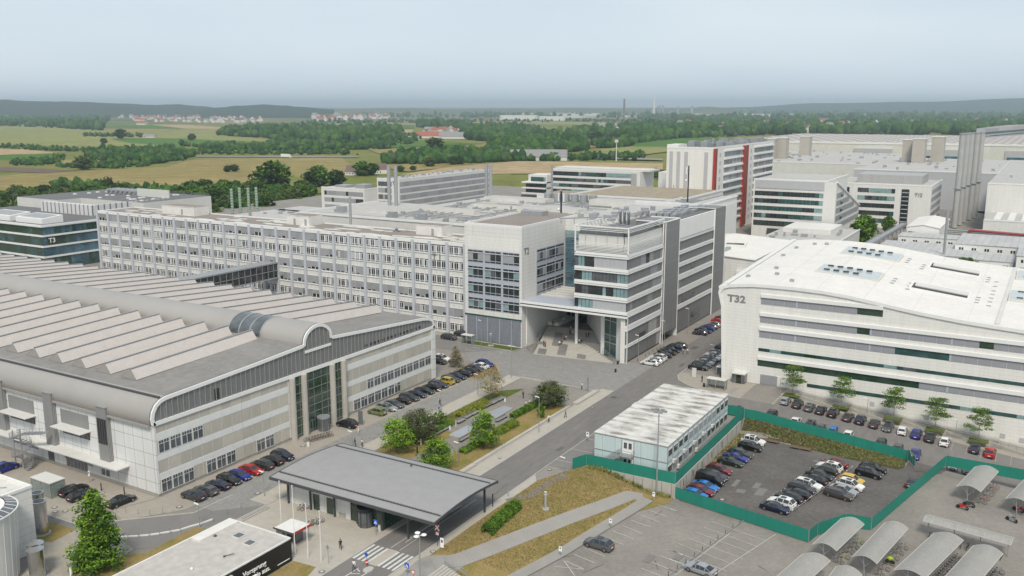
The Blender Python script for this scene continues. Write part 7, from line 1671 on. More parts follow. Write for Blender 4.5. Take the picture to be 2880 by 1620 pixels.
for p,k,c,lb in ((cN(1450,245),'hatchback','white','white car roof showing over the corner of the right green fence'),(cN(1610,262),'estate','grey','grey car roof showing over the right green fence')):
    x=G(*p,-2.2)[0]; car(x,181.8,street(x)+.03,S_d,k,c,lb,None)
LOTY={}
def lotcar(p,k,c,rz,lb,dx=-2.3,dy=.75,g=None,yaw=.0):
    x,y=G(*p,-2.33); x+=dx; y+=dy; q=LOTY.get(g)
    if q and abs(y-q)<2.15: y=q+(2.15 if y>=q or g!='cars along the retaining wall' else -2.15)
    LOTY[g]=y; car(x,y,-2.31,rz+yaw,k,c,lb,g)
lw=[((1970,745),'suv','white',E_),((1940,805),'suv','black',E_),((1840,872),'estate','dark grey',E_),((1795,915),'saloon','blue',E_),((1745,960),'saloon','dark green',E_),((1628,1045),'suv','dark red',E_),((1590,1100),'estate','dark grey',E_),((1542,1150),'van','black',E_),((1492,1210),'saloon','bright blue',E_),((1452,1252),'estate','dark red',E_),((1400,1290),'hatchback','bright blue',E_)]
for i,(p,k,c,h) in enumerate(lw): lotcar(cF(*p),k,c,h-.02,'%s %s parked %s from the far end along the foot of the retaining wall'%(c,k if k!='suv' else 'SUV',ORD[i]),-2.45,.7,'cars along the retaining wall',-.08)
mw_=[((1213,845),'saloon','navy blue',E_),((1280,795),'suv','white',W_d),((1345,745),'suv','black',W_d),((1425,700),'estate','black',W_d),((1482,640),'estate','dark grey',E_),((1535,612),'estate','white',E_),((1592,560),'suv','black',W_d),((1655,505),'saloon','dark grey',E_),((1697,462),'suv','dark green',W_d),((1752,425),'suv','white',W_d),((1797,395),'saloon','dark red',W_d)]
for i,(p,k,c,h) in enumerate(mw_): lotcar(cK(*p),k,c,h,'%s %s, %s from the near end of the middle row in the car park'%(c,k if k!='suv' else 'SUV',ORD[i]),-2.5,.75,'cars in the middle row of the sunken car park',-.16)
rw_=[((1850,705),'estate','brown',E_),((1897,662),'saloon','silver',E_),((1965,612),'suv','white',E_),((1978,555),'hatchback','yellow',E_),((2150,487),'suv','black',E_),((2192,432),'estate','black',E_)]
for i,(p,k,c,h) in enumerate(rw_): lotcar(cK(*p),k,c,h,'%s %s, %s from the near end of the right row in the car park'%(c,k if k!='suv' else 'SUV',ORD[i]),-2.4,.75,'cars in the right row of the sunken car park',-.16)
x,y=G(*cN(1040,500),-1.6); car(x,y,-2.31,N_d-.2,'saloon','dark grey','dark grey car half hidden behind the diagonal green fence',None)
x,y,z=PG(*cE(1730,1165)); car(x,y,-2.31,W_d-.1,'suv','grey','lone grey SUV in the painted bays beside the dry bank',None)
x,y,z=PG(*cK(320,1415)); car(x,y,-2.31,W_d-.12,'saloon','silver','lone silver car at the bottom edge in the painted bays',None)
for p,k,c,rz,lb in ((cC(1060,1075),'suv','black',W_d,'black SUV standing alone by the revolving door of the hall'),(cB(800,690),'estate','black',N_d,'shiny black estate with chrome window line beside the glass cabin'),(cB(720,645),'estate','black',N_d,'black estate hidden behind the chrome lined one'),(cB(1180,750),'saloon','black',N_d,'black car half hidden by the tall lower left tree'),(cB(50,430),'suv','blue',N_d,'blue car cut by the left frame edge'),(cC(2085,195),'suv','dark grey',E_,'dark grey car in front of the long office block'),(cC(2215,165),'suv','dark grey',E_,'dark car behind another at the louvred garage corner'),(cC(2015,410),'suv','white',E_,'white car parked by the stony bed'),(cC(1975,435),'saloon','black',E_,'black car beside the white one at the hall corner')):
    x,y,z=PG(*p); car(x,y,z+.03,rz,k,c,lb,None)
for (p,k,c,lb) in ((cF(700,300),'van','white','white van parked at the roadside behind the container offices'),(cF(600,385),'suv','grey','grey SUV behind the white van at the roadside'),(cF(640,350),'estate','black','black car between white van and grey SUV'),(cF(470,490),'hatchback','mustard','mustard car mostly hidden by the container offices')):
    x,y=G(*p,1.2); car(-70.3,y,.03,W_d,k,c,lb,None)
mb=MB(); x,y=G(*cK(1215,800),-2.3); x2,y2=G(*cK(1850,345),-1.6)
t=root('parking_rail','low rail with white posts between the two rows of the sunken car park','railing',(x+2.4,y-.6,-2.35)); p0=Vector((x+.6,y-.7,-2.35)); p1=Vector((x2,y2,-2.35)); mb.bar(p0+Vector((0,0,.55)),p1+Vector((0,0,.55)),.07,.07,0)
for k in range(11): p=p0+(p1-p0)*k/10; mb.tube(p,p+Vector((0,0,.6)),.04,6,0); mb.ball(p+Vector((0,0,.7)),.1,6,4,1)
mb.build('rail',['galv','frame_white'],t)
mb=MB(); t=root('parking_rail','rail with thin posts crossing the painted empty bays','railing',(-45,115,-2.35)); a=PG(*cK(0,1449)); b=PG(*cK(790,870)); p0=Vector(a);p1=Vector(b); p0.z=p1.z=-2.35
for k in range(11): p=p0+(p1-p0)*k/10; mb.tube(p,p+Vector((0,0,.75)),.05,6,0)
mb.bar(p0+Vector((0,0,.1)),p1+Vector((0,0,.1)),.1,.08,1); mb.build('rail',['dark_metal','galv'],t)
# ================================================================ people
def pm(n,c): return mat('cloth_'+n,c,.9,.06,6)
for n_,c in (('white',(.68,.68,.68)),('black',(.018,.018,.02)),('navy',(.03,.035,.07)),('grey',(.16,.17,.19)),('blue',(.35,.42,.60)),('red',(.45,.06,.06)),('skin',(.45,.27,.19)),('hair',(.05,.035,.02)),('pink',(.6,.42,.38))): pm(n_,c)
def man(pose):
    J={};E=[]
    def j(n,p,r): J[n]=(Vector(p),r)
    H_=1.74
    if pose=='sit':
        j('pel',(0,0,.52),.14); j('che',(.02,0,.95),.15); j('nec',(.03,0,1.16),.055); j('hed',(.05,0,1.28),.095); j('top',(.04,0,1.36),.07)
        for s,n in ((1,'l'),(-1,'r')):
            j('hip'+n,(.02,.09*s,.5),.095); j('kne'+n,(.45,.12*s,.52),.065); j('ank'+n,(.47,.12*s,.09),.045); j('toe'+n,(.62,.13*s,.04),.035)
            j('sho'+n,(.02,.19*s,1.08),.062); j('elb'+n,(.10,.24*s,.80),.045); j('wri'+n,(.32,.15*s,.64),.03); j('pal'+n,(.39,.12*s,.62),.026)
    else:
        st_={'walk':.30,'walk2':-.26,'stand':.03}[pose]
        j('pel',(0,0,.92),.13); j('che',(.02,0,1.28),.145); j('nec',(.03,0,1.48),.052); j('hed',(.05,0,1.60),.092); j('top',(.045,0,1.68),.068)
        for s,n in ((1,'l'),(-1,'r')):
            f=st_*s; b_=.10 if f<0 and pose!='stand' else 0
            j('hip'+n,(.0,.085*s,.88),.09); j('kne'+n,(f*.55+.05,.09*s,.48),.062); j('ank'+n,(f*1.05-.0,.09*s,.09+b_),.042); j('toe'+n,(f*1.05+.15,.10*s,.035+b_*.5),.032)
            a=-f; j('sho'+n,(.02,.19*s,1.40),.06); j('elb'+n,(a*.5-.02,.24*s,1.13),.042); j('wri'+n,(a*1.1+.05,.24*s,.92),.028); j('pal'+n,(a*1.2+.08,.235*s,.86),.025)
    E=[('pel','che'),('che','nec'),('nec','hed'),('hed','top')]
    for n in 'lr':
        E+=[('pel','hip'+n),('hip'+n,'kne'+n),('kne'+n,'ank'+n),('ank'+n,'toe'+n),('che','sho'+n),('sho'+n,'elb'+n),('elb'+n,'wri'+n),('wri'+n,'pal'+n)]
        s=1 if n=='l' else -1; w_=J['wri'+n][0]; p=J['pal'+n][0]; d=(p-w_).normalized()
        for k,(o,L_) in enumerate(((-.03,.055),(-.01,.07),(.01,.075),(.03,.065))):
            q=p+Vector((o,0,0))+d*.03; j('f%d'%k+n,q,.009); j('g%d'%k+n,q+d*L_*.6+Vector((0,-s*.012,0)),.008); E+=[('pal'+n,'f%d'%k+n),('f%d'%k+n,'g%d'%k+n)]
        j('th'+n,w_+d*.03+Vector((.035,-s*.01,0)),.010); j('ti'+n,w_+d*.07+Vector((.06,-s*.015,0)),.009); E+=[('wri'+n,'th'+n),('th'+n,'ti'+n)]
    j('nos',J['hed'][0]+Vector((.10,0,-.005)),.018); E.append(('hed','nos'))
    for n,s in (('el',1),('er',-1)): j(n,J['hed'][0]+Vector((-.01,.095*s,0)),.016); E.append(('hed',n))
    names=list(J); me=bpy.data.meshes.new('p'); me.from_pydata([J[n][0] for n in names],[(names.index(a),names.index(b)) for a,b in E],[])
    ob=bpy.data.objects.new('p',me); COL.objects.link(ob); md=ob.modifiers.new('s','SKIN'); sv=me.skin_vertices[0].data
    for i,n in enumerate(names): r=J[n][1]; sv[i].radius=(r,r) if n not in('che','pel') else (r*.8,r*1.15); sv[i].use_root=(n=='pel')
    md.use_smooth_shade=True; m2=ob.modifiers.new('u','SUBSURF'); m2.levels=1; m2.render_levels=1
    dg=bpy.context.evaluated_depsgraph_get(); out=bpy.data.meshes.new_from_object(ob.evaluated_get(dg)); bpy.data.objects.remove(ob)
    head=J['hed'][0]; waist=J['pel'][0].z+.10; idx=[]
    for p in out.polygons:
        c=p.center; 
        if c.z>J['nec'][0].z-.02 or min((c-J['pal'+n][0]).length for n in 'lr')<.13: idx.append(2)
        elif (pose!='sit' and c.z<.09) or (pose=='sit' and c.z<.1): idx.append(3)
        elif c.z<waist and (abs(c.y)<.2 if pose!='sit' else True) and not (pose=='sit' and min((c-J['elb'+n][0]).length for n in 'lr')<.1): idx.append(0)
        else: idx.append(1)
    out.polygons.foreach_set('material_index',idx)
    hb=MB(); hb.ball((head.x-.025,0,head.z+.035),.105,10,8,0,(1,.92,.95)); hair=hb.mesh('hair','cloth_hair',smooth=True)
    eb=MB(); [eb.ball((head.x+.085,.035*s,head.z+.01),.011,6,4,0) for s in (-1,1)]; eb.box(head.x+.082,head.x+.09,-.025,.025,head.z-.045,head.z-.038,0); eyes=eb.mesh('face_features','cloth_black')
    return out,hair,eyes
POSES={p:man(p) for p in('walk','walk2','stand','sit')}; PV={}
def person(p,pose,top_,leg,rz,label,z=None,extra=None,xyz=None,group=None):
    if xyz: x,y,z=xyz
    elif z is not None: x,y=G(*p,z)
    else: x,y,z=PG(*p); z+=.04
    k=(pose,top_,leg)
    if k not in PV:
        me=POSES[pose][0].copy(); [me.materials.append(MATS['cloth_'+q]) for q in (leg,top_,'skin','black')]; me.name='person'; PV[k]=me
    o=bpy.data.objects.new('person',PV[k]); COL.objects.link(o); o.location=(x,y,z); o.rotation_euler=(0,0,rz); tag(o,label,'person',group); ORG[o.name]=(0,0,0)
    for n,m in (('hair',POSES[pose][1]),('face_features',POSES[pose][2])): h=bpy.data.objects.new(n,m); COL.objects.link(h); h.parent=o
    return o
P_=person
o=P_(cD(995,1187),'walk','black','black',2.4,'person in black with a backpack walking across the pale forecourt')
bp=MB().box(-.30,-.13,-.15,.15,1.02,1.45,0).mesh('backpack','black_metal'); b_=bpy.data.objects.new('backpack',bp); COL.objects.link(b_); b_.location=o.location; b_.rotation_euler=o.rotation_euler; tag(b_,'black backpack on the back of the person crossing the forecourt','backpack')
P_(cD(1130,1400),'walk2','white','navy',-1.2,'person in a white shirt crossing the road by the zebra crossing')
P_(cC(1175,1140),'walk','pink','white',-1.5,'person in pale pink walking behind the lone black SUV'); P_(cD(1140,147),'stand','navy','black',1,'person in navy standing just behind the gate house roof'); P_(cD(1212,157),'stand','pink','navy',2,'person in pale pink behind the gate house roof')
P_(cC(1985,920),'walk','blue','black',.5,'person in a light blue shirt walking past the lamp post on the cobbled lane'); P_(cC(1994,868),'walk2','black','black',.5,'person in black behind the one in the light blue shirt')
P_(cZ5(1205,880),'stand','white','black',-2,'person in a white shirt standing on the cobbled square'); P_(cZ5(613,970),'stand','black','black',1.2,'person in dark clothes standing on the park paving'); P_(cZ5(872,1212),'walk','white','black',-1.9,'person in white walking on the roadside pavement'); P_(cZ5(1040,1165),'walk2','grey','black',-1.9,'person in grey walking further up the roadside pavement')
P_(cZ5(645,1048),'sit','white','black',-2.6,'left one of two people in white seated on the bench by the clipped hedge',z=.05); P_(cZ5(680,1033),'sit','white','navy',-2.6,'right one of two people in white seated on the bench by the clipped hedge',z=.05)
P_(cC(2315,1178),'sit','red','navy',2.6,'person in a red jacket seated at the long bench beside the basins',z=.05)
P_(cZ5(2220,528),'walk','blue','navy',1.3,'person in a light blue shirt on the road beside the parked cars'); P_(cZ5(2265,528),'walk2','white','black',1.3,'person in a white shirt walking in the middle of the road'); P_(cZ5(2412,805),'stand','black','black',-.5,'person in black near the glass shelter at the rounded pavement')
def stz_(x,y):
    k=(y-(x+112)*.12-200)/.76; return clamp(3.5*(math.floor(k)+1)/22,0,3.5)
def onsteps(p):
    z=0
    for _ in range(10): x,y=G(*p,z); z=.5*z+.5*stz_(x,y)
    return x,y,stz_(x,y)
for i,(p,po,a,b,rz,lb) in enumerate(((cS4(420,1065),'stand','black','black',0,'left one of two people standing at the left rail of the steps'),(cS4(460,1080),'stand','red','black',3,'right one of two people standing at the left rail of the steps'),(cS4(800,1025),'sit','white','black',-1.6,'left person of the pair seated lowest on the steps'),(cS4(855,1020),'sit','black','black',-1.6,'right person of the pair seated lowest on the steps'),(cS4(915,905),'sit','red','black',-1.6,'person in red of the pair seated mid way up the steps'),(cS4(960,905),'sit','white','black',-1.6,'person in white of the pair seated mid way up the steps'),(cS4(1060,790),'sit','black','black',-1.6,'dark dressed person seated high on the steps'),(cS4(1112,790),'sit','white','black',-1.6,'white dressed person seated high on the steps'),(cS4(1070,660),'sit','blue','navy',-1.6,'person in light blue seated at the top of the steps'),(cS4(1275,975),'sit','white','black',-1.6,'person in white seated left of the round column'),(cS4(1325,975),'sit','black','black',-1.6,'person in black seated right beside the round column'))):
    x,y,z=onsteps(p); P_(None,po,a,b,rz,lb,xyz=(x,y,z+(0 if po=='stand' else -.12)))
for p,a,lb in ((cS4(885,520),'white','left person in white at the glass entrance doors'),(cS4(935,500),'white','right person in white at the glass entrance doors'),(cS4(640,560),'red','person in red on the left entrance terrace'),(cS4(680,560),'pink','person in pink on the left entrance terrace'),(cS4(1440,850),'grey','left person in the shade behind the column'),(cS4(1500,850),'black','right person in the shade behind the column')):
    x,y=G(*p,3.5 if p[1]<930 else 2.6); P_(None,'stand',a,'black',-1.5,lb,xyz=(x,min(y,225.4),3.52 if p[1]<930 else 2.5))
x,y=G(*cZ4(457,618),23.8); P_(None,'stand','black','black',0,'tiny dark figure on the gravel roof below the tower',xyz=(x,min(y,430),23.82))
# ================================================================ bicycles and motorbikes
def ringtube(mb,c,r,t,n=14,m=0):
    for k in range(n): a,b=2*math.pi*k/n,2*math.pi*(k+1)/n; mb.bar((c[0]+r*math.cos(a),c[1],c[2]+r*math.sin(a)),(c[0]+r*math.cos(b),c[1],c[2]+r*math.sin(b)),t,t,m)
def bike(col):
    o=bpy.data.objects.new('bicycle',None); COL.objects.link(o); ORG[o.name]=(0,0,0)
    for x in (-.52,.52):
        w_=MB(); ringtube(w_,(x,0,.34),.32,.04); [w_.bar((x,0,.34),(x+.3*math.cos(a),0,.34+.3*math.sin(a)),.012,.012,0) for a in (0,1.05,2.1,3.14,4.2,5.2)]; w_.build('wheel','tyre',o)
    f=MB(); [f.tube(a,b,.024,5,0) for a,b in (((-.52,0,.34),(-.08,0,.3)),((-.08,0,.3),(-.2,0,.85)),((-.08,0,.3),(.38,0,.82)),((-.18,0,.75),(.36,0,.86)),((.52,0,.34),(.36,0,.95)),((-.52,0,.34),(-.2,0,.8)))]; f.build('frame',col,o)
    MB().tube((.34,-.28,1.02),(.34,.28,1.02),.02,5,0).tube((.36,0,.9),(.34,0,1.02),.02,5,0).build('handlebar','dark_metal',o); MB().box(-.34,-.1,-.07,.07,.86,.93,0).build('saddle','black_metal',o); return o
mat('bike_lime',(.35,.45,.02),.4,.02); mat('bike_red',(.45,.03,.03),.4,.02); mat('bike_mint',(.15,.5,.4),.4,.02)
BK={}
def putbike(x,y,z,rz,col,lb,group):
    if col not in BK: o=BK[col]=bike(col)
    else: o=copy_tree(BK[col])
    o.name='bicycle'; o.location=(x,y,z); o.rotation_euler=(crn.uniform(-.08,.08),0,rz); tag(o,lb,'bicycle',group)
for k in range(9): putbike(-118.3+.18*k,122.3+.62*k,.03,.15+crn.uniform(-.2,.2),['dark_metal','galv','dark_metal','bike_red','dark_metal'][k%5],'bicycle in the stand beside the hall entrance','bicycles beside the hall entrance')
for k,(x,y) in enumerate(((-98.3,99.6),(-97.6,99.7),(-92.6,96.6),(-92.2,97.3),(-93,95.9))): putbike(x,y,.03,1.4,'galv' if k%2 else 'dark_metal','bicycle by the gate house wall' if k<2 else 'bicycle in the rack on the forecourt','bicycles by the gate house wall' if k<2 else 'bicycles in the forecourt rack')
def motorbike(p,rz,col,lb,z=-2.33):
    x,y=G(*p,z); o=root('motorcycle',lb,'motorcycle',(x,y,z)); o.rotation_euler=(0,0,rz); ORG[o.name]=(0,0,0)
    for q in (-.7,.7): MB().tube((q,-.07,.31),(q,.07,.31),.31,14,0).build('wheel','tyre',o)
    b=MB(); b.extrude([(-.75,.62),(-.3,.58),(-.25,.3),(.3,.3),(.4,.6),(.62,.72),(.45,.95),(.1,.9),(-.1,.76),(-.55,.82),(-.9,.85)],'y',-.13,.13,0); b.build('body',col,o); MB().box(-.6,-.02,-.12,.12,.78,.87,0).build('seat','black_metal',o)
    m=MB(); m.tube((.7,0,.31),(.42,0,1.0),.05,6,0).tube((.42,-.34,1.03),(.42,.34,1.03),.025,6,0).box(.45,.55,-.12,.12,.85,1.25,0).tube((-.8,.15,.4),(-.1,.15,.3),.06,8,0); m.build('fork_and_handlebar','galv',o)
motorbike(cN(1525,775),2.9,'bike_red','red motorcycle with a black top box on the open paving'); motorbike(cN(1590,750),2.9,'dark_metal','dark motorcycle behind the red one'); motorbike(cN(2020,900),2.6,'galv','silver motorcycle standing alone near the right frame edge'); motorbike(cN(2090,800),2.7,'bike_red','red motorcycle cut by the right frame edge')
# ---------------------------------------------------------------- bicycle shelters
m=mat('polycarbonate',(.33,.32,.30),.45,.08,1.2,alpha=.82,stretch=(1,1,1))
mat('rib_pale',(.46,.455,.44),.5,.03)
def shelter(fl,fr,bl,lb,cr,rise=.75,ribs=24,bikes=0,bside=1,cols=('dark_metal','galv'),z=.15,grp='arched bicycle shelters',posts=True):
    a=Vector((*G(*cr(*fl),z),0)); b=Vector((*G(*cr(*fr),z),0)); c=Vector((*G(*cr(*bl),z),0)); u=b-a; v=c-a; zb=z
    r=root('bicycle_shelter',lb,'bicycle shelter',(a.x,a.y,-2.35),grp); mb=MB(); n=10
    prof=[(k/n,rise*math.sin(math.pi*(k/n)*.92+.0)+.0) for k in range(n+1)]
    for i in range(n):
        p0,p1=a+u*prof[i][0],a+u*prof[i+1][0]; z0,z1=zb+prof[i][1],zb+prof[i+1][1]
        mb.face([(p0.x,p0.y,z0),(p1.x,p1.y,z1),(p1.x+v.x,p1.y+v.y,z1),(p0.x+v.x,p0.y+v.y,z0)],0)
    mb.build('roof_sheet','polycarbonate',r,smooth=True)
    mb=MB()
    for k in range(ribs+1):
        q=v*k/ribs; w_=.06 if k in(0,ribs) else .028
        for i in range(n):
            p0,p1=a+u*prof[i][0]+q,a+u*prof[i+1][0]+q; mb.bar((p0.x,p0.y,zb+prof[i][1]+.02),(p1.x,p1.y,zb+prof[i+1][1]+.02),w_,w_,0)
    for t in (0,1): p0=a+u*t; mb.bar((p0.x,p0.y,zb+(prof[-1][1] if t else 0)),(p0.x+v.x,p0.y+v.y,zb+(prof[-1][1] if t else 0)),.08,.08,0)
    mb.build('rib','rib_pale',r)
    mb=MB(); 
    for k in (.04,.35,.65,.96):
        p=a+u*.5+v*k; mb.tube((p.x,p.y,-2.35),(p.x-u.x*.12,p.y-u.y*.12,zb+rise*.9),.07,8,0); q=a+u*.8+v*k; mb.bar((p.x,p.y,-.9),(q.x,q.y,zb+.45),.06,.06,0); q=a+u*.15+v*k; mb.bar((p.x,p.y,-.9),(q.x,q.y,zb+.3),.06,.06,0)
    for k in range(14):
        p=a+u*.72+v*(.05+.065*k); ringtube(mb,(p.x,p.y,-2.05),.25,.03,8)
    mb.build('post_and_rack','galv',r)
    ang=math.atan2(u.y,u.x)
    for k in range(bikes):
        t=(k+.5)/bikes; p=a+u*(.98 if bside>0 else .1)+v*(t*.9+.05); putbike(p.x,p.y,-2.33,ang+crn.uniform(-.15,.15),cols[k%len(cols)],'bicycle parked under '+lb,'bicycles parked under '+lb)
    return r
shelter((1450,1130),(1690,1210),(1740,870),'the arched shelter touching the corner of the green fence',cK,bikes=5,cols=('dark_metal','bike_lime','dark_metal'))
shelter((1850,1255),(2095,1340),(2180,912),'the long arched shelter second from the green fence',cK,bikes=6)
shelter((835,1390),(1150,1490),(1240,1018),'the long arched shelter third from the green fence',cN,bikes=16)
shelter((1330,1480),(1640,1590),(1640,1142),'the long arched shelter nearest the right frame edge',cN,bikes=12)
shelter((1060,1480),(1350,1570),(1350,1228),'the arched shelter cut by the bottom edge left of the others',cK,bikes=4,cols=('dark_metal','bike_mint'))
shelter((1470,1650),(1740,1760),(1690,1352),'the arched shelter just entering at the bottom edge',cK,bikes=4)
shelter((1465,550),(1710,615),(1655,350),'the small arched shelter at the far green fence',cN,bikes=5,cols=('dark_metal','bike_red','galv'))
shelter((1960,672),(2210,755),(2150,476),'the small arched shelter at the right frame edge',cN,bikes=4,cols=('bike_red','dark_metal'))
shelter((1180,830),(1130,900),(2052,1066),'the long narrow shelter lying across the open paving',cN,rise=.35,ribs=10,bikes=12,grp='arched bicycle shelters')
o=root('covered_moped','moped under a lime yellow cover beside the second arched shelter','moped',(*G(*cN(795,1320),-2.33),-2.33)); lx,ly,lz=o.location; MB().ball((lx,ly,lz+.75),.42,10,8,0,(1.1,.8,.8)).build('cover','bike_lime',o); b=MB(); [b.tube((lx+q,ly-.05,lz+.25),(lx+q,ly+.05,lz+.25),.25,12,0) for q in (-.45,.45)]; b.box(lx-.5,lx+.4,ly-.12,ly+.12,lz+.25,lz+.5,0); b.build('wheel','black_metal',o)
# ================================================================ street furniture
def lamp(p,lb,h=None,top=None,z=None,arm=(-1,0),double=False,group='street lamps'):
    x,y,zz=PG(*p) if z is None else (*G(*p,z),z); h=h or (onY(*top,y)[1]-zz); o=root('street_lamp',lb,'street lamp',(x,y,zz),group); MB().tube((x,y,zz-.1),(x,y,zz+h),.075,8,0,.05).build('pole','galv',o)
    for s in ((1,-1) if double else (1,)):
        m=MB(); ax,ay=arm[0]*s,arm[1]*s; m.bar((x,y,zz+h),(x+ax*.95,y+ay*.95,zz+h+.12),.24,.09,0); m.build('lamp_head','frame_white',o)
LP=[(cC(1112,1262),cC(1100,1125),'beside the bicycles in front of the hall'),(cC(2008,922),cC(1997,712),'on the cobbled lane next to two walkers'),(cC(2375,752),cC(2365,548),'at the corner of the lane by the straw yellow tree'),(cC(1570,1120),cC(1570,912),'behind the light green maple'),(cD(228,648),cD(222,408),'at the forecourt edge opposite the red car'),(cB(1940,978),cB(1938,762),'beside the curved road line at the lower left'),(cZ5(772,1315),cZ5(772,958),'on the roadside pavement near the round dark tree'),(cC(2182,1425),cC(2180,1238),'in the park beside the lower clipped hedge'),(cZ5(192,460),cZ5(185,185),'on the lawn before the louvred garage'),(cZ5(1770,600),cZ5(1768,335),'nearest the corner of the entrance building'),(cZ5(2032,455),cZ5(2035,190),'at the grey stair tower'),(cZ5(2270,325),cZ5(2275,65),'at the far row of cars'),(cZ5(2525,645),cZ5(2522,432),'among the cars by the rounded white corner'),(cT(118,765),cT(118,575),'at the left end of the white ramps'),(cT(995,955),cT(995,790),'on the ramps between second and third young tree'),(cT(1888,1160),cT(1890,1005),'on the ramps between fourth and fifth young tree'),(cE(1392,432),cE(1387,262),'at the roadside left of the green fence corner')]
for b,t,lb in LP: lamp(b,'single arm street lamp '+lb,top=t)
lamp(cZ5(495,762),'twin armed street lamp between park corner and lawn',top=cZ5(495,442),double=True)
x,y=G(1182,1640,0); o=root('street_lamp','three headed white street lamp right of the zebra crossing','street lamp',(x,y,0),'street lamps'); zt=onY(1180,1505,y)[1]; MB().tube((x,y,0),(x,y,zt),.09,8,0).build('pole','galv',o)
for k in range(3): a=k*2.09+.5; MB().ball((x+.62*math.cos(a),y+.62*math.sin(a),zt+.05),.34,10,6,0,(1.15,1.15,.42)).bar((x,y,zt-.1),(x+.5*math.cos(a),y+.5*math.sin(a),zt),.07,.07,0).build('lamp_head','frame_white',o)
for k,(b,t) in enumerate(((cD(402,1022),cD(388,500)),(cD(538,1225),cD(515,545)),(cD(667,1265),cD(652,728)),(cD(800,1308),cD(786,798)))):
    x,y,z=PG(*b); zt=onY(*t,y)[1]; o=root('flagpole',ORD[k]+' from the left of four bare white flagpoles on the forecourt','flagpole',(x,y,z),'flagpoles'); MB().tube((x,y,0),(x,y,zt),.07,8,0,.045).build('pole','frame_white',o); MB().ball((x,y,zt),.1,6,5,0).build('cap','frame_white',o)
mat('sign_blue',(.01,.10,.55),.4,.02)
def sign(p,lb,h,build,z=None,pole='galv',hh=None):
    x,y,zz=PG(*p); o=root('road_sign',lb,'road sign',(x,y,zz)); MB().tube((x,y,zz),(x,y,zz+h),.04,6,0).build('post',pole,o); 
    if build: m,ms=build(x,y,zz+h); m.build('sign_plate',ms,o)
    return o
# plates face the camera side (-Y)
def sq(m,x,y,z,w_,h,mi,d=0): m.box(x-w_/2,x+w_/2,y-.05-d,y-.02-d,z-h,z,mi)
def ped(x,y,z):
    m=MB(); sq(m,x,y,z,.75,.75,0); m.face([(x-.27,y-.06,z-.64),(x+.27,y-.06,z-.64),(x,y-.06,z-.14)],1); m.bar((x,y-.07,z-.28),(x-.02,y-.07,z-.45),.02,.06,2); m.bar((x-.02,y-.07,z-.45),(x-.1,y-.07,z-.6),.02,.05,2); m.bar((x-.02,y-.07,z-.45),(x+.08,y-.07,z-.6),.02,.05,2); return m,['sign_blue','letter_white','black_metal']
sign(cD(1352,1045),'blue zebra crossing sign above a white notice before the revolving door of the gate house',2.6,ped); sign(cD(1665,1445),'blue zebra crossing sign at the road edge near the bottom',1.9,ped)
def notice(w_,h,mi=0):
    def f(x,y,z): m=MB(); sq(m,x,y,z,w_,h,0); sq(m,x,y,z-h*.2,w_*.45,h*.28,1,.02); return m,['letter_white','dark_metal']
    return f
sign(cD(2017,1178),'tall white notice board at the end of the roadside pavement',1.75,notice(.6,1.5)); sign(cE(1346,1258),'white notice on a post beside the lower footpath',1.7,notice(.5,.75)); sign(cE(1850,968),'white notice on a post at the middle of the lower footpath',1.6,notice(.5,.7)); sign(cF(188,690),'white sign with a dark symbol standing at the road edge left of the container offices',2.0,notice(.6,.9)); sign(cB(872,545),'white sign with a red circle before the glass doors of the yard side',2.2,notice(.4,1.0)); sign(cE(2283,715),'white notice next to the floodlight mast at the retaining wall',2.0,notice(.45,.8))
def cross(x,y,z):
    m=MB(); sq(m,x,y,z+.0,.9,.22,1); sq(m,x,y,z-1.0,.8,.28,1); m.bar((x-.36,y-.04,z-.15),(x+.36,y-.04,z-.95),.03,.17,0); m.bar((x+.36,y-.07,z-.15),(x-.36,y-.07,z-.95),.03,.17,0); m.bar((x-.42,y-.05,z-.08),(x-.28,y-.05,z-.26),.06,.18,1); m.bar((x+.42,y-.05,z-.08),(x+.28,y-.05,z-.26),.06,.18,1); sq(m,x,y,z-1.3,.5,.4,0); return m,['letter_white','sign_red']
sign(cD(1970,1150),'red and white diagonal cross sign under the gate house roof edge',3.5,cross,pole='dark_metal')
def yieldt(x,y,z): m=MB(); m.face([(x-.42,y-.05,z),(x+.42,y-.05,z),(x,y-.05,z-.75)],1); m.face([(x-.27,y-.06,z-.09),(x+.27,y-.06,z-.09),(x,y-.06,z-.57)],0); return m,['letter_white','sign_red']
sign((1163,1640),'red edged triangular give way sign at the bottom edge',1.9,yieldt)
def diamond(x,y,z): m=MB(); m.face([(x-.32,y-.05,z-.4),(x,y-.05,z-.8),(x+.32,y-.05,z-.4),(x,y-.05,z)],0); return m,['galv']
sign(cD(873,1325),'grey diamond shaped sign seen from behind on the forecourt',2.9,diamond)
def keep(x,y,z): m=MB(); m.tube((x,y-.05,z-.3),(x,y-.02,z-.3),.3,14,0); m.box(x-.1,x+.1,y-.12,y+.1,z-1.8,z-1.1,1); m.box(x-.11,x+.11,y-.13,y+.11,z-1.5,z-1.35,2); return m,['sign_blue','sign_red','letter_white']
sign(cD(1259,1352),'round blue arrow sign over a red and white block on the traffic island',2.1,keep)
isl=MB(); isl.prism([(-76.6+.65*math.cos(a),89.9+.9*math.sin(a)) for a in [k*math.pi/8 for k in range(16)]],0,.14,0); isl.build('traffic_island','kerb',kind='structure'); drape('traffic_island',[(-77.9,91.2),(-76.3,91.2),(-76.3,96.3),(-77.9,96.3)],'paver_pale',.06)
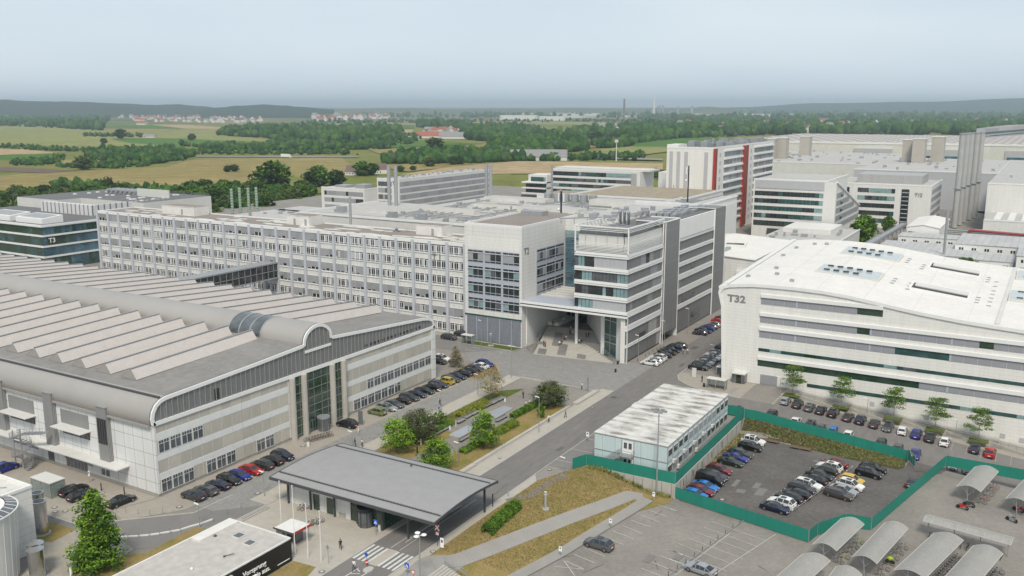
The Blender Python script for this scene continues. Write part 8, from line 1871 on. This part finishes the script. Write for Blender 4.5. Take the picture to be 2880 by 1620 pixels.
# pylons, shelters, columns
def slab(p,lb,w_,d_,h,m_='corrugated',name='sign_pylon',cat='sign pylon'):
    x,y,z=PG(*p); o=root(name,lb,cat,(x,y,z)); MB().box(x-w_/2,x+w_/2,y-d_/2,y+d_/2,z,z+h,0).build('slab',m_,o); MB().box(x-w_/2-.15,x+w_/2+.15,y-d_/2-.15,y+d_/2+.15,z,z+.08,0).build('base','concrete',o)
slab(cC(1197,1055),'tall dark grey information pylon beside the hall pavement',1.0,.25,3.0,'dark_slab') if 'dark_slab' in MATS else (mat('dark_slab',(.16,.165,.18),.5,.05),slab(cC(1197,1055),'tall dark grey information pylon beside the hall pavement',1.0,.25,3.0,'dark_slab'))
slab(cZ5(2332,752),'pale grey information pylon at the rounded pavement',1.0,.25,2.2,'offwhite'); slab(cZ5(1262,905),'slim white and grey post pylon on the cobbled square',.35,.25,3.6,'galv')
def glassbox(x0,x1,y0,y1,z,h,lb,open_=True,roofm='offwhite',name='glass_shelter'):
    o=root(name,lb,'shelter',(x0,y0,z)); b=MB(); b.box(x0-.1,x1+.1,y0-.1,y1+.1,z+h,z+h+.14,0); b.build('roof',roofm,o); b=MB(); b.box(x0,x1,y1-.04,y1,z+.1,z+h,0).box(x0,x0+.04,y0,y1-.05,z+.1,z+h,0).box(x1-.04,x1,y0,y1-.05,z+.1,z+h,0)
    if not open_: b.box(x0+.05,x1-.05,y0,y0+.04,z+.1,z+h,0)
    b.build('glass_panel','clear_glass',o); b=MB()
    for x in (x0,(x0+x1)/2,x1):
        for y in (y0,y1): b.box(x-.05,x+.05,y-.05,y+.05,z,z+h,0)
    b.build('post','galv',o); MB().box(x0+.5,x1-.5,y1-.6,y1-.2,z+.42,z+.48,0).build('bench','dark_metal',o)
mat('clear_glass',(.30,.36,.34),.1,.1,.5,alpha=.45)
glassbox(-141.6,-136.4,81.6,84.2,0,2.6,'closed glass cabin with a white roof in the yard',False); x,y,z=PG(*cF(1385,150)); glassbox(x,x+4.2,y,y+1.7,0,2.3,'long glass bus shelter at the rounded pavement'); x,y,z=PG(*cF(1500,30)); glassbox(x-.6,x+2.4,y+.5,y+2.4,0,2.1,'second glass shelter behind the long bus shelter'); x,y,z=PG(*cC(2210,240)); glassbox(x,x+3.3,y,y+1.6,0,2.5,'small glass shelter on the pavement before the louvred garage')
def column(p,lb,r,h,m_='steel',cap=True):
    x,y,z=PG(*p); o=root('light_column',lb,'column',(x,y,z)); MB().tube((x,y,z-.2),(x,y,z+h),r,14,0).build('shaft',m_,o); MB().tube((x,y,z-.2),(x,y,z+.15),r*3.2,14,0).build('base','concrete',o); MB().tube((x,y,z+h*.86),(x,y,z+h*.9),r*1.25,14,0).tube((x,y,z+h),(x,y,z+h+.06),r*1.2,14,0).build('collar','offwhite',o)
column(cE(1195,775),'stubby concrete light column on the dry bank',.2,2.9,'concrete'); column(cZ5(288,438),'thick steel column on the lawn before the louvred garage',.28,3.4)
o=root('barrel_bollard','dark bollard column in the park before the gate house roof','bollard',(*PG(*cD(1766,215)),)); x,y,z=o.location; MB().tube((x,y,z),(x,y,z+1.3),.14,10,0).build('post','black_metal',o)
# bollards and bins
def bollards(ps,lb,h=.9,r=.05,m_='dark_metal',grp=None):
    proto=None
    for p in ps:
        x,y,z=PG(*p)
        o=MB().tube((x,y,z),(x,y,z+h),r,7,0).ball((x,y,z+h),r*1.1,7,4,0).build('bollard',m_,None,loc=(x,y,z)); tag(o,lb,'bollard',grp or lb)
bollards([cB(x,y) for x,y in ((1245,1100),(1345,1080),(1447,1070),(1550,1060),(1650,1040),(1750,1025),(2068,925),(2205,855),(2338,792))],'thin bollard along the curved white road line',1.0,.05,'galv')
bollards([cB(x,y) for x,y in ((1220,835),(1340,850),(1455,865),(1580,845))],'thin bollard on the beige corner by the hall',1.0,.04,'galv'); bollards([cB(985,622),cB(1208,660)],'black bollard beside the yard cars',1.3,.09,'black_metal')
bollards([cD(2525,752),],'tall dark post on the pavement right of the gate house roof',2.2,.09); bollards([cE(820,650)],'pale post by the footpath start',1.0,.07,'galv')
bollards([cK2(x,y) for x,y in ((545,1035),(620,985),(700,940),(775,900),(850,860),(385,1120))],'small bollard on the pavement along the entrance building',.55,.06,'black_metal')
def binn(p,lb,m_='black_metal',h=.95,r=.25,z=None):
    x,y,z=PG(*p) if z is None else (*G(*p,z),z); o=root('litter_bin',lb,'litter bin',(x,y,z)); MB().tube((x,y,z),(x,y,z+h),r,10,0).build('drum',m_,o); MB().tube((x,y,z+h),(x,y,z+h+.08),r*1.1,10,0).build('lid','galv' if m_!='galv' else 'dark_metal',o)
binn(cZ5(1543,705),'black litter bin at the foot of the steps'); binn(cZ5(1565,625),'black litter bin beside the corner column of the entrance building'); binn(cZ5(2432,852),'black litter bin by the long bus shelter'); binn(cC(670,1270),'white litter bin at the bicycle stand','frame_white'); binn(cD(1385,998),'white litter bin beside the zebra sign','frame_white',1.0,.2); binn(cC(2095,1105),'white bin at the end of the park bench row','frame_white',.8,.2); binn(cZ5(430,1000),'white bin at the upper bench row','frame_white',.8,.2); binn(cC(1555,1060) if False else cP(1560,1030),'pale post bin beside the upper bench row','offwhite',1.2,.12); binn(cP(927,1370),'tall white light bollard behind the bronze tree','frame_white',1.3,.1); binn(cY(970,1449),'white capped post at the bottom left','frame_white',1.4,.2)
# park benches, basins, seat walls
def bench(a,b,lb,wd=1.1,grp='grey slab benches in the park'):
    a=Vector((*PG(*a)[:2],0)); b=Vector((*PG(*b)[:2],0)); d=(b-a).normalized(); n=Vector((-d.y,d.x,0)); o=root('park_bench',lb,'bench',(a.x,a.y,0),grp); m=MB(); m.bar(a+Vector((0,0,.42)),b+Vector((0,0,.42)),wd,.09,0); m.build('seat','bench_grey',o); m=MB(); m.bar(a+n*wd*.45+Vector((0,0,.62)),b+n*wd*.45+Vector((0,0,.62)),.08,.35,0); m.build('backrest','bench_grey',o); m=MB()
    for t in (.12,.88): p=a+(b-a)*t; m.bar(p-n*.35+Vector((0,0,.2)),p+n*.35+Vector((0,0,.2)),.12,.38,0)
    m.build('leg','dark_metal',o)
mat('bench_grey',(.22,.215,.205),.8,.08,2)
for i,(a,b) in enumerate((((1030,1270),(1165,1195)),((1175,1200),(1310,1120)),((1310,1125),(1440,1055)))): bench(cP(*a),cP(*b),ORD[i]+' bench from the left in the lower bench row behind the basins')
for i,(a,b) in enumerate((((1580,985),(1710,915)),((1720,900),(1830,835)),((1840,840),(1950,775)),((2080,690),(2190,630)),((2200,640),(2310,575)),((2320,580),(2430,520)))): bench(cP(*a),cP(*b),ORD[i]+' bench from the left in the upper bench row along the shrubs')
def basin(pts,lb):
    q=[PG(*cP(*p))[:2] for p in pts]; o=root('water_basin',lb,'basin',(*q[0],0),'flat park basins'); MB().prism(q,0,.34,0).build('rim','concrete_pale',o); c=Vector(q[0])*0; cx=sum(p[0] for p in q)/4; cy=sum(p[1] for p in q)/4; MB().prism([(cx+(x-cx)*.9,cy+(y-cy)*.96) for x,y in q],.34,.36,0).build('surface','basin_top',o)
mat('basin_top',(.30,.33,.37),.25,.05,.4)
basin([(1430,1205),(1640,1258),(1905,1085),(1825,1010)],'flat grey blue basin nearer the gate house'); basin([(2160,800),(2440,678),(2590,720),(2270,905)],'flat grey blue basin nearer the entrance building')
for i,(a,b) in enumerate((((1630,1320),(1810,1220)),((2290,960),(2480,860)))): bench(cP(*a),cP(*b),('nearer','farther')[i]+' long bench right beside the basins',.7,'long benches beside the basins')
sw=root('seat_wall','long low concrete seat wall between park lawn and roadside pavement','wall',(-84.4,118,0)); m=MB()
for (a,b,w_) in ((117.5,121,1.2),(124.5,129,.9),(129.1,136,.7),(136.1,146,.6),(146.1,156,.6),(156.1,166.5,.6),(168.5,179.5,1.2)): m.box(-84.9,-84.9+w_,a,b,0,.45,0)
m.build('slab','concrete_pale',sw)
sw=root('seat_wall','low concrete edge wall between park and cobbled lane','wall',(-104.2,140,0)); MB().box(-104.3,-104.0,117,180,0,.3,0).box(-104,-99,179.7,180.1,0,.32,0).box(-103,-97,117,117.3,0,.3,0).build('slab','concrete_pale',sw)
# bicycle racks, planter, manholes and bits
mb=MB()
for p,r in ((cD(160,620),.45),(cC(615,1270),.5),(cE(735,265),.35),(cE(1238,382),.35),(cD(805,1408),.45),(cD(1925,1208),.45),(cK(540,683),.45),(cY(740,520),.45),(cY(750,580),.45),(cY(890,570),.45),(cZ5(1310,1060),.3),(cB(1740,780),.5)):
    x,y,z=PG(*p); mb.tube((x,y,z+.03),(x,y,z+.075),r,16,0); mb.tube((x,y,z+.07),(x,y,z+.085),r*.72,16,1)
mb.build('manhole_cover',['dark_metal','kerb'],kind='structure')
for lb,p in (('wooden skid pallet nearer the fence gate on the soil bank edge',cF(2330,765)),('wooden skid pallet farther from the fence gate',cF(2010,690))):
    x,y,z=PG(*p); z=-2.3; o=root('wooden_skid',lb,'pallet',(x,y,z)); m=MB(); m.box(x-2,x+2,y-.6,y+.6,z+.25,z+.35,0); [m.box(x+q-.15,x+q+.15,y-.55,y+.55,z,z+.25,0) for q in (-1.8,0,1.8)]; m.build('deck','rust_wood',o) if 'rust_wood' in MATS else (mat('rust_wood',(.13,.085,.06),.9,.2,2),m.build('deck','rust_wood',o))
x,y,z=PG(*cD(1020,860)); o=root('planter_box','small beige stone box at the gate house glass front','box',(x,y,0)); MB().box(x-.6,x+.6,y-.3,y+.4,0,.75,0).build('box','beige_conc',o); MB().box(x-.65,x+.65,y-.35,y+.45,.75,.82,0).build('lid','concrete',o)
o=root('white_road_edge','white painted curved guide rail along the road at the lower left','guide rail',(*PG(*cB(1130,1075)),)); m=MB(); pts=[PG(*cB(x,y)) for x,y in ((1060,1078),(1130,1076),(1250,1072),(1350,1066),(1450,1056),(1550,1042),(1650,1024),(1750,1006),(1850,972),(1950,946),(2062,905))]
for a,b in zip(pts,pts[1:]): m.bar((a[0],a[1],.12),(b[0],b[1],.12),.16,.2,0)
m.build('rail','frame_white',o)
for nm,ps in (('step_edge',((0,905),(275,765))),('step_edge',((0,880),(250,755)))):
    a,b=[PG(*cD(*p)) for p in ps]; MB().bar((a[0],a[1],.08),(b[0],b[1],.08),.25,.16,0).build(nm,'concrete',kind='structure')
o=root('entrance_stairs','wide pale steps at the bottom edge beside the dry bank','steps',(-66,96,0)); m=MB()
for k in range(9): a=PG(*cE(190+28*k,1449-8*k)); m.box(-68.6+.42*k,-68.2+.42*k,91,96.6,-1.2,-.05-.14*k,0)
m.build('tread','concrete_pale',o); m=MB(); rail(m,[(-68.6,96.9,0),(-64.6,96.9,-1.2)]); m.build('handrail','galv',o)
